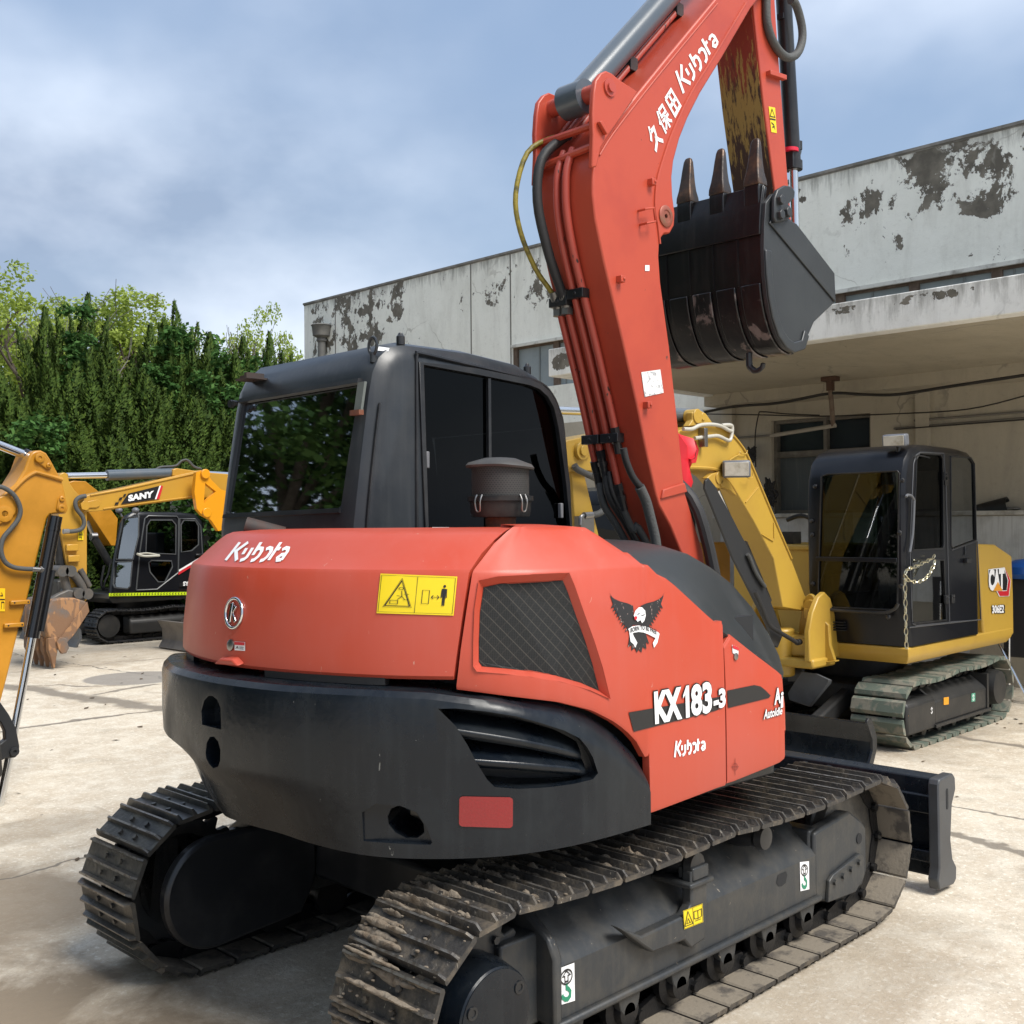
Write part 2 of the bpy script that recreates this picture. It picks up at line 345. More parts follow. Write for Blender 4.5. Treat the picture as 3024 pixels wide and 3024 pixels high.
def ground_mat():
    m = bpy.data.materials.new('worn_concrete'); m.use_nodes = True; t = m.node_tree; b = t.nodes['Principled BSDF']; L = t.links.new; b.inputs['Roughness'].default_value = .9
    tc = N(t, 'ShaderNodeTexCoord'); v = tc.outputs['Object']
    cur = mixc(t, (.46, .385, .29), ramp(t, noisef(t, v, .8, 8, .62), .38, .66), (.59, .515, .405))
    cur = mixc(t, cur, ramp(t, noisef(t, v, 5, 8, .7), .44, .70, 0, .85), (.68, .63, .53))
    cur = mixc(t, cur, ramp(t, noisef(t, v, 2.3, 9, .68, .5), .55, .72, 0, .6), (.29, .25, .19))
    cur = mixc(t, cur, ramp(t, noisef(t, v, 34, 5, .75), .53, .64, 0, .7), (.80, .76, .66))
    cur = mixc(t, cur, ramp(t, noisef(t, v, 60, 4, .75), .58, .68, 0, .7), (.24, .20, .155))
    cur = mixc(t, cur, ramp(t, noisef(t, v, 9, 9, .78, .3), .56, .70, 0, .55), (.27, .225, .165))
    cur = mixc(t, cur, ramp(t, noisef(t, v, 3.2, 8, .75, 1.2, (1, .28, 1)), .60, .72, 0, .5), (.30, .25, .185))
    # stains
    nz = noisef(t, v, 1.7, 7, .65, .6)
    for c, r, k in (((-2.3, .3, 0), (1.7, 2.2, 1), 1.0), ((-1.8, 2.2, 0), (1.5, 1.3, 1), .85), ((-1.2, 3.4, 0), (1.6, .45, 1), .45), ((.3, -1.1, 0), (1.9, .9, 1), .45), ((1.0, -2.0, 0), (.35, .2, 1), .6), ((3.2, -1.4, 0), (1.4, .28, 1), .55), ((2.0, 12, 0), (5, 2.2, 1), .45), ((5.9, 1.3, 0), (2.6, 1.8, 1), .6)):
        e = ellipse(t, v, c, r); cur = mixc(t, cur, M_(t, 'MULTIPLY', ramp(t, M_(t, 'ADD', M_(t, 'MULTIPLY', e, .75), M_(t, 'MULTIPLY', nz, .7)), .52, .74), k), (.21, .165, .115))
    # expansion joints and patched cracks, wavering slightly
    sp = N(t, 'ShaderNodeSeparateXYZ'); L(v, sp.inputs[0]); wob = M_(t, 'MULTIPLY', M_(t, 'SUBTRACT', noisef(t, v, 1.4, 4), .5), .55)
    def line(ax, ay, c0, wd, col, amt, lim=None):
        nonlocal cur
        d = M_(t, 'ADD', M_(t, 'ADD', M_(t, 'MULTIPLY', sp.outputs[0], ax), M_(t, 'MULTIPLY', sp.outputs[1], ay)), M_(t, 'ADD', wob, -c0))
        f = ramp(t, M_(t, 'ABSOLUTE', d), wd*.5, wd, 1, 0)
        if lim: f = M_(t, 'MULTIPLY', f, ramp(t, ellipse(t, v, *lim), 0, .12))
        cur = mixc(t, cur, M_(t, 'MULTIPLY', f, amt), col)
    for c0 in (-1.9, 2.6, 6.9, 11): line(.02, 1, c0, .022, (.10, .09, .075), .75)
    for c0 in (-3.2, 3.55, 8.1): line(1, .05, c0, .022, (.10, .09, .075), .75)
    g = lambda x, y: PX(x, y, z=0)
    for (p, q, wd) in (((15, 2025), (455, 2090), .17), ((60, 2150), (455, 2100), .05), ((70, 2027), (350, 2024), .05), ((290, 2050), (455, 2022), .07), ((2760, 2160), (3024, 2205), .07), ((2790, 2455), (3060, 2525), .05)):
        a, b_ = g(*p), g(*q); d = (b_-a); ln = d.length; nx, ny = -d.y/ln, d.x/ln; c_ = (a+b_)/2
        line(nx, ny, nx*c_.x+ny*c_.y, wd, (.17, .145, .115), .85, ((c_.x, c_.y, 0), (ln*.62, ln*.62, 1)))
    mh = g(400, 2002); e = ellipse(t, v, (mh.x, mh.y, 0), (.62, .62, 1)); cur = mixc(t, cur, M_(t, 'MULTIPLY', ramp(t, e, 0, .06), .8), (.20, .185, .17))
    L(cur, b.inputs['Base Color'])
    bp = N(t, 'ShaderNodeBump'); bp.inputs['Strength'].default_value = .6; bp.inputs['Distance'].default_value = .012
    L(M_(t, 'ADD', M_(t, 'MULTIPLY', noisef(t, v, 26, 6, .7), .7), M_(t, 'MULTIPLY', noisef(t, v, 5, 6, .7), .8)), bp.inputs['Height']); L(bp.outputs[0], b.inputs['Normal'])
    return m
mb = MB(); mb.add([V(-300, -300, 0), V(300, -300, 0), V(300, 300, 0), V(-300, 300, 0)], [(0, 1, 2, 3)])
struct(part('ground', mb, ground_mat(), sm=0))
# scattered leaves and grit
rnd = random.Random(11); mb = MB()
for i in range(260):
    x, y = rnd.uniform(-3, 9), rnd.uniform(-3.2, 13); s = rnd.uniform(.008, .03)*(1 if y < 4 else 1.6); a = rnd.uniform(0, 6.28)
    if i < 60: x, y = rnd.uniform(6.5, 9), rnd.uniform(-.5, 1.2)
    c = V(x, y, .006); u = V(math.cos(a), math.sin(a), rnd.uniform(-.3, .3))*s; v_ = V(-math.sin(a), math.cos(a), rnd.uniform(-.2, .5))*s*.5
    mb.add([c-u, c+v_, c+u, c-v_+V(0, 0, .004)], [(0, 1, 2, 3)])
o = part('leaf_litter', mb, mat('dry_leaf', (.10, .065, .035), .8, col2=(.05, .04, .03), nsc=3), sm=0); tag(o, 'scattered dry leaf scraps and grit lying on the concrete yard', 'litter'); o['kind'] = 'stuff'

# ---- the old workshop building
XW = 9.185
def plaster(name, base, dark, gates, th=.66, top=None, grime=(.20, .19, .165), peel=(.115, .105, .085)):
    m = bpy.data.materials.new(name); m.use_nodes = True; t = m.node_tree; b = t.nodes['Principled BSDF']; L = t.links.new; b.inputs['Roughness'].default_value = .92
    tc = N(t, 'ShaderNodeTexCoord'); v = tc.outputs['Object']
    cur = mixc(t, base, ramp(t, noisef(t, v, .9, 7, .6), .4, .7, 0, .8), dark)
    cur = mixc(t, cur, ramp(t, noisef(t, v, 1.6, 8, .68, .5, (1, 2.2, .55)), .48, .80, 0, .38), grime)
    cur = mixc(t, cur, ramp(t, noisef(t, v, 14, 6, .7), .55, .8, 0, .35), grime)
    if top:                          # soot and rain dirt running down from the top edge
        sz = N(t, 'ShaderNodeSeparateXYZ'); L(v, sz.inputs[0]); q = M_(t, 'ADD', ramp(t, sz.outputs[2], top-.55, top, 0, .42), M_(t, 'MULTIPLY', noisef(t, v, 3.0, 7, .7, .2, (1, 4, .6)), .8))
        cur = mixc(t, cur, ramp(t, q, .66, .92, 0, .75), (.13, .125, .105))
    n = noisef(t, v, 3.1, 10, .70, .25, (1, 1.15, .95)); acc = n
    if gates:
        g = None
        for c, r, k in gates:
            e = M_(t, 'MULTIPLY', M_(t, 'MINIMUM', M_(t, 'MULTIPLY', ellipse(t, v, c, r), 2.6), 1.0), k); g = e if g is None else M_(t, 'MAXIMUM', g, e)
        acc = M_(t, 'ADD', n, g)
    pf = ramp(t, acc, th, th+.008)
    edge = ramp(t, acc, th-.02, th-.002); cur = mixc(t, cur, M_(t, 'MULTIPLY', edge, .35), (.62, .61, .58))
    pc = mixc(t, peel, ramp(t, noisef(t, v, 5, 5), .4, .7), tuple(q*1.9 for q in peel)); cur = mixc(t, cur, pf, pc)
    vo = N(t, 'ShaderNodeTexVoronoi', feature='DISTANCE_TO_EDGE'); vo.inputs['Scale'].default_value = .75
    ad = N(t, 'ShaderNodeVectorMath', operation='ADD'); nn = N(t, 'ShaderNodeTexNoise'); nn.inputs['Scale'].default_value = 1.6; nn.inputs['Detail'].default_value = 5; sc = N(t, 'ShaderNodeVectorMath', operation='SCALE'); sc.inputs['Scale'].default_value = .7
    L(v, nn.inputs['Vector']); L(nn.outputs['Color'], sc.inputs[0]); L(v, ad.inputs[0]); L(sc.outputs[0], ad.inputs[1]); L(ad.outputs[0], vo.inputs['Vector'])
    cf = M_(t, 'MULTIPLY', ramp(t, vo.outputs['Distance'], .004, .012, 1, 0), ramp(t, noisef(t, v, 1.1, 3), .50, .60, 0, .6)); cur = mixc(t, cur, cf, grime)
    L(cur, b.inputs['Base Color'])
    bp = N(t, 'ShaderNodeBump'); bp.inputs['Strength'].default_value = .5; bp.inputs['Distance'].default_value = .02
    L(M_(t, 'ADD', M_(t, 'MULTIPLY', pf, -.6), M_(t, 'MULTIPLY', noisef(t, v, 12, 6), .4)), bp.inputs['Height']); L(bp.outputs[0], b.inputs['Normal']); return m
def gate(px0, py0, px1, py1, x, k):
    a = PX(px0, py0, x=x); b = PX(px1, py1, x=x); return ((x, (a.y+b.y)/2, (a.z+b.z)/2), (1, abs(a.y-b.y)/2*1.15+.02, abs(a.z-b.z)/2*1.2+.02), k)
G = [gate(2475, 570, 2610, 660, XW, .165), gate(2640, 560, 2760, 650, XW, .15), gate(2660, 440, 2830, 600, XW, .17), gate(2790, 440, 3020, 640, XW, .165), gate(2560, 440, 3060, 670, XW, .10), gate(2350, 560, 2380, 600, XW, .12),
     gate(900, 930, 1000, 1060, XW, .14), gate(1000, 880, 1110, 1060, XW, .16), gate(1030, 960, 1130, 1050, XW, .13), gate(1140, 850, 1190, 960, XW, .15), gate(1430, 830, 1480, 900, XW, .15), gate(1530, 780, 1640, 900, XW, .13), gate(900, 880, 1200, 900, XW, .12)]
BG = thing('building', 'long white plastered workshop with peeling paint, flat parapet and deep concrete canopy', 'building', (XW, 5, 0))
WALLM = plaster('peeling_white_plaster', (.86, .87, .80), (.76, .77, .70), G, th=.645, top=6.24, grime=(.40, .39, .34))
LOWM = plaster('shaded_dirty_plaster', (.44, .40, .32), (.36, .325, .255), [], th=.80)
CANM = plaster('white_canopy_edge', (.86, .86, .82), (.78, .78, .74), [gate(2400, 925, 2620, 905, 5.685, .16), gate(2600, 890, 2850, 872, 5.685, .16), gate(2850, 850, 3030, 835, 5.685, .17), gate(2960, 820, 3000, 860, 5.685, .16), gate(1630, 1050, 1690, 1090, 5.685, .2)], th=.68, top=3.86)
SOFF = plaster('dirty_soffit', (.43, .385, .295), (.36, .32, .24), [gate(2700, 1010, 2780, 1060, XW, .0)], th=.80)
zpb, zpt = 4.72, 6.24; ywin0 = PX(1514, 1100, x=XW).y
yl = 14.78; YCE = -1.2
mb = MB(); mb.box(XW, XW+.28, -7, yl, zpb, zpt); WL = part('parapet_wall', mb, WALLM, BG)
mb = MB(); mb.box(XW-.02, XW+.30, -7, yl+.02, zpt, zpt+.035); mb.box(XW-.005, XW+.3, -7, yl+.01, zpt-.02, zpt); part('parapet_coping', mb, mat('weathered_concrete', (.16, .155, .14), .9, col2=(.28, .27, .25), nsc=4, bump=.3), WL)
mb = MB(); mb.box(XW-.04, XW-.001, -7, ywin0, zpb-.03, zpb+.015); part('drip_ledge', mb, mat('white_drip_ledge', (.62, .62, .57), .9, col2=(.3, .29, .26), nsc=6, lo=.5, hi=.7), WL)
mb = MB()
for px in (990, 1391, 1508): y = PX(px, 900, x=XW).y; mb.box(XW-.004, XW+.01, y-.012, y+.012, 0 if px < 1500 else 3.2, zpt)
part('wall_joint', mb, mat('joint_dark', (.14, .135, .12), .9), WL)
ywin = PX(1514, 1100, x=XW).y
mb = MB(); mb.box(XW, XW+.28, ywin, yl, 0, zpb); mb.box(XW, XW+.28, -7, ywin, 3.4, 4.0); part('front_wall', mb, WALLM, BG)
# side wall and body (roof)
mb = MB(); mb.box(XW+.28, XW+12, yl-.25, yl, 0, zpt-.01); mb.box(XW+.28, XW+12, -7, -6.8, 0, zpt-.01); mb.box(XW+.28, XW+12, -6.8, yl-.25, zpb-.3, zpb-.1); part('rear_walls_and_roof', mb, WALLM, BG)
# high window strip (above the canopy), grey painted panes
glg = mat('dusty_grey_pane', (.26, .30, .31), .35, col2=(.20, .235, .245), nsc=2)
mb = MB(); mb.box(XW+.06, XW+.08, -7, ywin, 4.0, zpb); CW_ = part('clerestory_pane', mb, glg, BG, sm=0)
ys = []
for px in (2478, 2696, 2942): ys.append(PX(px, 850, x=XW).y)
mb = MB(); yy = ywin
cols = [PX(1640, 1080, x=XW).y, ywin-.03]+ys+[ys[-1]-1.1, ys[0]+1.05, ys[0]+2.1]
for y in cols: mb.box(XW+.02, XW+.09, y-.06, y+.06, 4.0, zpb)
mb.box(XW+.03, XW+.09, -7, ywin, zpb-.06, zpb); part('clerestory_post', mb, mat('old_brown_wood', (.10, .07, .05), .8, col2=(.16, .12, .09), nsc=10), CW_)
mb = MB()
for i in range(24):
    y = ywin-.55-i*.56; mb.box(XW+.045, XW+.075, y-.012, y+.012, 4.0, zpb-.06)
part('glazing_bar', mb, mat('grey_steel_frame', (.18, .2, .2), .6), CW_)
# canopy slab with down-stand edge
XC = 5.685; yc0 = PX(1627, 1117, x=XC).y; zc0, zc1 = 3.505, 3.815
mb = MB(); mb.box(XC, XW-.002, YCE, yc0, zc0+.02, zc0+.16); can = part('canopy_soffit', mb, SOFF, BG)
mb = MB(); mb.box(XC-.02, XC+.16, YCE, yc0+.02, zc0, zc1); mb.box(XC+.16, XW-.002, YCE, YCE+.16, zc0, zc1); mb.box(XC+.16, XW-.002, yc0-.14, yc0+.02, zc0, zc1); part('canopy_edge', mb, CANM, can, bev=.01)
mb = MB(); mb.box(XC+.16, XW-.002, YCE+.16, yc0-.14, zc0+.16, zc0+.2); part('canopy_top', mb, mat('weathered_concrete', (.16, .155, .14), .9), can)
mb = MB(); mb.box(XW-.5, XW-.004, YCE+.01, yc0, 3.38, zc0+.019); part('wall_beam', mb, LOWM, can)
# recessed rear wall under the canopy with windows
yA = PX(2279, 1400, x=XW).y; yB = PX(2570, 1215, x=XW).y; zs, zt_ = 1.95, 3.17
mb = MB()
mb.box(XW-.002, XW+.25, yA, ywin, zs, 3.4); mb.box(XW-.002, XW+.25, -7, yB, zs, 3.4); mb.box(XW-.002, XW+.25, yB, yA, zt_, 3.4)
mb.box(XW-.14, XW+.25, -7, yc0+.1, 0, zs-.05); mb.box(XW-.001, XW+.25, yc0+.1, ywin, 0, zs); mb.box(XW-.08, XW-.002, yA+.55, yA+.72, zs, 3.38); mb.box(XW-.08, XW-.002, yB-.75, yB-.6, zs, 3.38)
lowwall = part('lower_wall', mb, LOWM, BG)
mb = MB(); mb.box(XW-.20, XW-.003, -7, yc0+.1, zs-.05, zs); part('wall_ledge', mb, mat('ledge_plaster', (.52, .51, .46), .9, col2=(.3, .28, .24), nsc=6), lowwall, bev=.006)
mb = MB(); mb.box(XW-.15, XW-.14, -7, 1.6, .9, 1.89); mb.box(XW-.15, XW-.14, 1.62, yc0, .2, 1.89); part('whitewashed_dado', mb, mat('whitewash', (.62, .63, .61), .9, col2=(.40, .40, .375), nsc=2.5, streak=(.42, .41, .385, .8), bump=.1), lowwall)
mb = MB(); mb.box(XW+.16, XW+.18, yB, yA, zs, zt_); wn_ = part('ground_window', mb, mat('dark_window_glass', (.018, .024, .03), .15, col2=(.035, .045, .05), nsc=1), BG, sm=0)
ym = PX(2429, 1280, x=XW).y; zm = PX(2400, 1335, x=XW).z
mb = MB(); f_ = .045
for y in (yB+f_/2, yA-f_/2, ym): mb.box(XW+.06, XW+.15, y-f_/2, y+f_/2, zs, zt_)
mb.box(XW+.065, XW+.145, yB, yA, zm-.03, zm+.03); mb.box(XW+.065, XW+.145, yB, yA, zt_-f_, zt_); mb.box(XW+.065, XW+.145, yB, yA, zs, zs+f_); mb.box(XW+.07, XW+.14, ym, yA, zm-.05, zm-.05+.02)
part('window_frame', mb, mat('grey_brown_window_frame', (.12, .11, .09), .7, col2=(.18, .165, .14), nsc=8), wn_, bev=.004)
mb = MB(); mb.box(XW+.145, XW+.16, ym+.02, yA, zs, zm); part('window_curtain', mb, mat('faded_blue_grey_curtain', (.085, .10, .105), .9, streak=(.14, .16, .165, .7)), wn_)
# far-left lower window beside the canopy end and the darker doorway area
mb = MB(); mb.box(XW-.02, XW-.003, yc0+1.5, yc0+2.5, 1.2, 2.0); part('side_window', mb, mat('dark_window_glass', (.018, .024, .03), .15), BG)
# conduits on the wall
for (a, b_) in (((2700, 1242), (3030, 1216)), ((2100, 1298), (2280, 1286)), ((2640, 1266), (3030, 1235))):
    p, q = PX(*a, x=XW-.03), PX(*b_, x=XW-.03); mb = MB(); mb.cyl(p, q, .014, n=8); part('wall_conduit', mb, mat('conduit_grey', (.17, .16, .14), .7), lowwall)
# cables slung under the canopy
def cable(pts, name='electric_cable', lbl='', r=.012, x=None):
    P = [PX(a, b_, x=x0) for a, b_, x0 in pts]; mb = MB(); mb.tube(P, r, n=6, sm=5); o = part(name, mb, mat('cable_black', (.02, .018, .016), .7), sm=60); return tag(o, lbl, 'cable', 'cables slung under the canopy')
cable([(1990, 1240, 8.3), (2150, 1203, 8.25), (2300, 1190, 8.2), (2450, 1162, 8.2), (2550, 1165, 8.2), (2650, 1165, 8.2), (2800, 1142, 8.2), (3040, 1106, 8.2)], lbl='thick black cable sagging from the hanger pipe under the canopy', r=.017)
cable([(2050, 1222, 9.0), (2240, 1225, 9.0), (2420, 1229, 9.0), (2640, 1222, 9.0), (2860, 1208, 9.0), (3040, 1165, 9.0)], lbl='thin cable running level just above the dark ground floor window', r=.008)
cable([(2645, 1268, 9.05), (2800, 1256, 9.05), (3040, 1238, 9.05)], lbl='lowest thin cable on the shaded wall right of the window', r=.008)
cable([(2232, 1380, 9.1), (2230, 1290, 9.1), (2240, 1225, 9.1), (2252, 1216, 9.1), (2320, 1222, 9.1), (2420, 1226, 9.1)], lbl='thin cable dropping down the wall left of the window', r=.008)
# hanger pipe
p = PX(2452, 1128, z=zc0+.02); xh = 8.2; p = PX(2452, 1128, x=xh)
HP = thing('pipe_hanger', 'rusty L shaped hanger pipe fixed to the canopy soffit with a pale cross bar', 'pipe', (xh, p.y, 3.4))
q = PX(2452, 1260, x=xh)
mb = MB(); mb.box(xh-.06, xh+.06, p.y-.09, p.y+.09, 3.47, 3.52); mb.box(xh-.035, xh+.035, p.y-.035, p.y+.035, 3.36, 3.47); part('ceiling_plate', mb, mat('rust_brown', (.07, .035, .02), .8), HP)
mb = MB(); mb.cyl((xh, p.y, 3.38), (xh, p.y-.03, q.z), .028, n=10); part('down_pipe', mb, mat('rusty_pipe', (.13, .09, .065), .8, col2=(.2, .16, .12), nsc=12), HP)
a = PX(2276, 1287, x=xh); mb = MB(); mb.cyl((xh, p.y-.06, q.z+.01), (xh, a.y, a.z), .024, n=10); part('cross_bar', mb, mat('pale_bar', (.33, .30, .25), .7), HP)
# rain pipe at the left end of the facade
y = PX(950, 1000, x=XW-.1).y; z = PX(950, 965, x=XW-.1).z
mb = MB(); mb.cyl((XW-.1, y, 0), (XW-.1, y, z-.28), .075, n=14); DP = part('rain_pipe', mb, mat('old_pvc_pipe', (.12, .12, .115), .7, col2=(.17, .165, .15), nsc=6), sm=40); tag(DP, 'dark grey rain pipe with funnel head at the left end of the white facade', 'drainpipe')
mb = MB(); mb.lathe((XW-.1, y, z-.30), (0, 0, 1), [(0, .08), (.02, .10), (.06, .10), (.08, .085), (.12, .17), (.30, .19), (.32, .21), (.34, .19), (.3, .16)], 18); part('funnel_head', mb, MATS['old_pvc_pipe'], DP, sm=40)
# things kept on the ledge
mb = MB(); a = PX(2886, 1494, x=XW-.1); n = 14; rg = []
c0 = PX(2940, 1470, x=XW-.1)
for xx in (XW-.12, XW+.0): pass
y0 = PX(2985, 1480, x=XW-.05).y; y1 = PX(2890, 1485, x=XW-.05).y
rg = []
for t in range(9):
    yy = y0+(y1-y0)*t/8; rr = .17-.09*t/8; rg.append([V(XW-.06+rr*math.cos(a_)*.6, yy+rr*.25*math.sin(a_), zs+rr*.9*math.sin(a_)) for a_ in [math.pi*k/10 for k in range(11)]]+[V(XW-.06+(rr-.02)*math.cos(a_)*.6, yy+rr*.25*math.sin(a_), zs+(rr-.02)*.9*math.sin(a_)) for a_ in [math.pi*k/10 for k in range(10, -1, -1)]])
mb.loft(rg); o = part('plastic_trough', mb, BLACK, sm=60); tag(o, 'upturned black plastic half pipe lying on the wall ledge behind the yellow excavator', 'trough')
mb = MB(); rr_ = random.Random(4)
for i in range(14): mb.ball(V(XW-.08+rr_.uniform(-.05, .03), rr_.uniform(.9, 1.3), zs+.02), rr_.uniform(.015, .04), n=6, sc=(1, 1.6, .6))
o = part('rubble', mb, mat('grey_rubble', (.2, .19, .17), .9), sm=0); tag(o, 'small grey rubble strewn on the wall ledge at the right edge', 'rubble'); o['kind'] = 'stuff'
def bundle(px, py, s, lbl):
    P = PX(px, py, x=XW-.12); mb = MB(); rr_ = random.Random(px)
    for i in range(9):
        q = [P+V(0, rr_.gauss(0, 1)*s*.6, rr_.gauss(0, 1)*s) for k in range(5)]; q.append(q[0]); mb.tube(q, .012, n=5, sm=3)
    tag(part('cable_bundle', mb, mat('cable_black', (.02, .018, .016), .7), sm=60), lbl, 'cable', 'tangled cable bundles on the wall')
bundle(2218, 1340, .07, 'small tangled bundle of black cable on the wall beside the yellow boom lamp')
bundle(2275, 1460, .10, 'larger tangled bundle of black cable low on the wall left of the window')
# right edge: frame with black sheet and blue tub
RK = thing('sheeted_stand', 'tubular stand draped in black sheet behind the yellow excavator at the right edge', 'stand', (8.0, .35, 0))
a = PX(3003, 1800, x=8.1); b_ = PX(3003, 1940, x=8.1)
mb = MB(); mb.box(8.05, 8.12, -.6, a.y+.12, b_.z, 1.25); part('black_sheet', mb, mat('black_sheet', (.02, .02, .022), .6), RK, bev=.01)
mb = MB(); 
for q in ((8.0, a.y+.05, 0, 1.2), (8.0, -.5, 0, 1.2)): mb.cyl((q[0], q[1], 0), (q[0]+.05, q[1], q[3]), .014, n=8)
mb.cyl((8.0, a.y+.3, .9), (8.0, a.y-.15, .0), .014, n=8); part('stand_leg', mb, CHROME, RK)
mb = MB(); c = PX(3022, 1755, x=8.1); mb.lathe((8.1, c.y-.02, 1.25), (0, 0, 1), [(0, .14), (.05, .20), (.12, .21), (.16, .16), (.19, .08), (.20, 0)], 24); o = part('blue_tub', mb, mat('blue_plastic', (.01, .09, .38), .35), sm=40); tag(o, 'blue plastic tub on the black sheeted stand at the right edge', 'tub')

# ================================================================= VEGETATION
def leaf_mat(name, c1, c2, c3=None, sc=1.2, tr=.25):
    m = bpy.data.materials.new(name); m.use_nodes = True; t = m.node_tree; b = t.nodes['Principled BSDF']; L = t.links.new; b.inputs['Roughness'].default_value = .7; b.inputs['Specular IOR Level'].default_value = .15
    oi = N(t, 'ShaderNodeNewGeometry'); tc = N(t, 'ShaderNodeTexCoord')
    cur = mixc(t, c1, ramp(t, noisef(t, tc.outputs['Object'], sc, 3), .38, .62), c2)
    x = N(t, 'ShaderNodeMix', data_type='RGBA'); L(cur, x.inputs['A']); x.inputs['B'].default_value = (*(c3 or c2), 1); L(ramp(t, oi.outputs['Random Per Island'], .4, 1, 0, .9), x.inputs['Factor'])
    L(x.outputs['Result'], b.inputs['Base Color'])
    ts = N(t, 'ShaderNodeBsdfTranslucent'); L(x.outputs['Result'], ts.inputs[0]); ms = N(t, 'ShaderNodeMixShader'); ms.inputs[0].default_value = tr
    o = t.nodes['Material Output']; L(b.outputs[0], ms.inputs[1]); L(ts.outputs[0], ms.inputs[2]); L(ms.outputs[0], o.inputs['Surface']); return m
JUN = leaf_mat('juniper_green', (.026, .052, .010), (.050, .095, .016), (.10, .155, .025), 1.5, .2)
IVY = leaf_mat('ivy_green', (.03, .085, .02), (.06, .14, .03), (.10, .20, .05), 2, .25)
BRO = leaf_mat('spring_leaf_green', (.17, .24, .035), (.29, .37, .06), (.42, .50, .13), 1.0, .4)
BARK = mat('bark', (.06, .045, .032), .9, col2=(.11, .09, .07), nsc=9, bump=.5)
def raw(name, vs, fs, mt):
    me = bpy.data.meshes.new(name); me.from_pydata(vs, [], fs); me.materials.append(mt)
    ns = NS.pop(id(vs), None)
    if ns and len(ns) == len(vs): me.shade_smooth(); me.normals_split_custom_set_from_vertices([tuple(n) for n in ns])    # leaves of a clump shade as one soft volume
    return me
NS = {}
def addn(vs, k, n):
    l = NS.setdefault(id(vs), []); l += [n]*(len(vs)-len(l))
def flame(rnd, vs, fs, c, h, r, lean, tw, dens=1.0):
    """one upright flame-shaped juniper spray made of many small scale-leaf tufts"""
    n = int(360*dens*h); ph = rnd.uniform(0, 6.28)
    for i in range(n):
        t = rnd.random()**.8; a = rnd.uniform(0, 6.28); rr = r*(min(1, .45+t*1.9) if t < .29 else ((1-t)/.71)**.85)*(.55+.5*rnd.random()**.5)*(1+.30*math.sin(3*a+ph+t*tw))
        x = c[0]+rr*math.cos(a)+lean[0]*t*t*h; y = c[1]+rr*math.sin(a)+lean[1]*t*t*h; z = c[2]+t*h
        o = Vector((math.cos(a)+rnd.gauss(0, .45), math.sin(a)+rnd.gauss(0, .45), .5+rnd.random()*1.3)).normalized(); s = Vector((-math.sin(a), math.cos(a), rnd.uniform(-.4, .4)))
        L_ = rnd.uniform(.025, .06)*(1+.25*h); w_ = L_*rnd.uniform(.16, .3); k = len(vs)
        p = Vector((x, y, z)); q = p+o*L_; vs += [tuple(p-s*w_), tuple(p+s*w_), tuple(q+s*w_*.2), ]; fs.append((k, k+1, k+2))
        k = len(vs); p2 = p-o*L_*.2+Vector((0, 0, L_*.2)); s2 = s.cross(o).normalized(); vs += [tuple(p2-s2*w_), tuple(p2+s2*w_), tuple(p2+o*L_*.9)]; fs.append((k, k+1, k+2))
        addn(vs, k, (Vector((math.cos(a), math.sin(a), .15+.6*t))+Vector((rnd.gauss(0, .16), rnd.gauss(0, .16), rnd.gauss(0, .16)))).normalized())
def juniper_mesh(seed, H, Rr, nf):
    rnd = random.Random(seed); vs = []; fs = []
    flame(rnd, vs, fs, (0, 0, H*.42), H*.58, Rr*.42, (rnd.uniform(-.08, .08), rnd.uniform(-.08, .08)), 5, 1.6)
    for i in range(nf):
        t = (i+.5)/nf; a = i*2.4+rnd.uniform(-.5, .5); z = H*(.02+.74*t)*rnd.uniform(.9, 1.1); rr = Rr*(1.0-.72*t**1.3)*rnd.uniform(.55, 1.0); h = rnd.uniform(.85, 1.7)*(1.1-.25*t)
        h = min(h, H*.93-z); flame(rnd, vs, fs, (rr*math.cos(a), rr*math.sin(a), z), h, h*rnd.uniform(.13, .185), (math.cos(a)*rnd.uniform(.05, .3)-.06, math.sin(a)*rnd.uniform(.05, .3)+.06), rnd.uniform(3, 8))
    core = len(vs)
    return vs, fs
def leafcloud(rnd, vs, fs, c, r, n, s, flat=.75, droop=.3):
    for i in range(n):
        d = Vector((rnd.gauss(0, 1), rnd.gauss(0, 1), rnd.gauss(0, 1))).normalized(); p = Vector(c)+Vector((d.x, d.y, d.z*flat))*r*(rnd.random()**.4)
        a = Vector((rnd.gauss(0, 1), rnd.gauss(0, 1), rnd.gauss(0, .5)-droop)).normalized(); b = a.cross(Vector((rnd.gauss(0, 1), rnd.gauss(0, 1), rnd.gauss(0, 1)+1.2))).normalized(); L_ = s*rnd.uniform(.6, 1.3); k = len(vs)
        vs += [tuple(p), tuple(p+a*L_*.5+b*L_*.28), tuple(p+a*L_), tuple(p+a*L_*.5-b*L_*.28)]; fs.append((k, k+1, k+2, k+3))
def limb(mb, rnd, p, d, L_, r, depth, ends):
    q = p+d*L_; mid = p.lerp(q, .5)+Vector((rnd.uniform(-1, 1), rnd.uniform(-1, 1), 0))*L_*.06; mb.tube([p, mid, q], [r]*3+[r*.8]*3+[r*.62]*3, n=6, sm=2)
    if depth == 0: ends.append(q); return
    ends.append(q)
    for k in range(3 if depth > 1 else 2):
        a = rnd.uniform(0, 6.28); nd = (d+Vector((math.cos(a), math.sin(a), rnd.uniform(-.1, .5)))*rnd.uniform(.5, .9)).normalized(); limb(mb, rnd, q, nd, L_*rnd.uniform(.6, .85), r*.6, depth-1, ends)
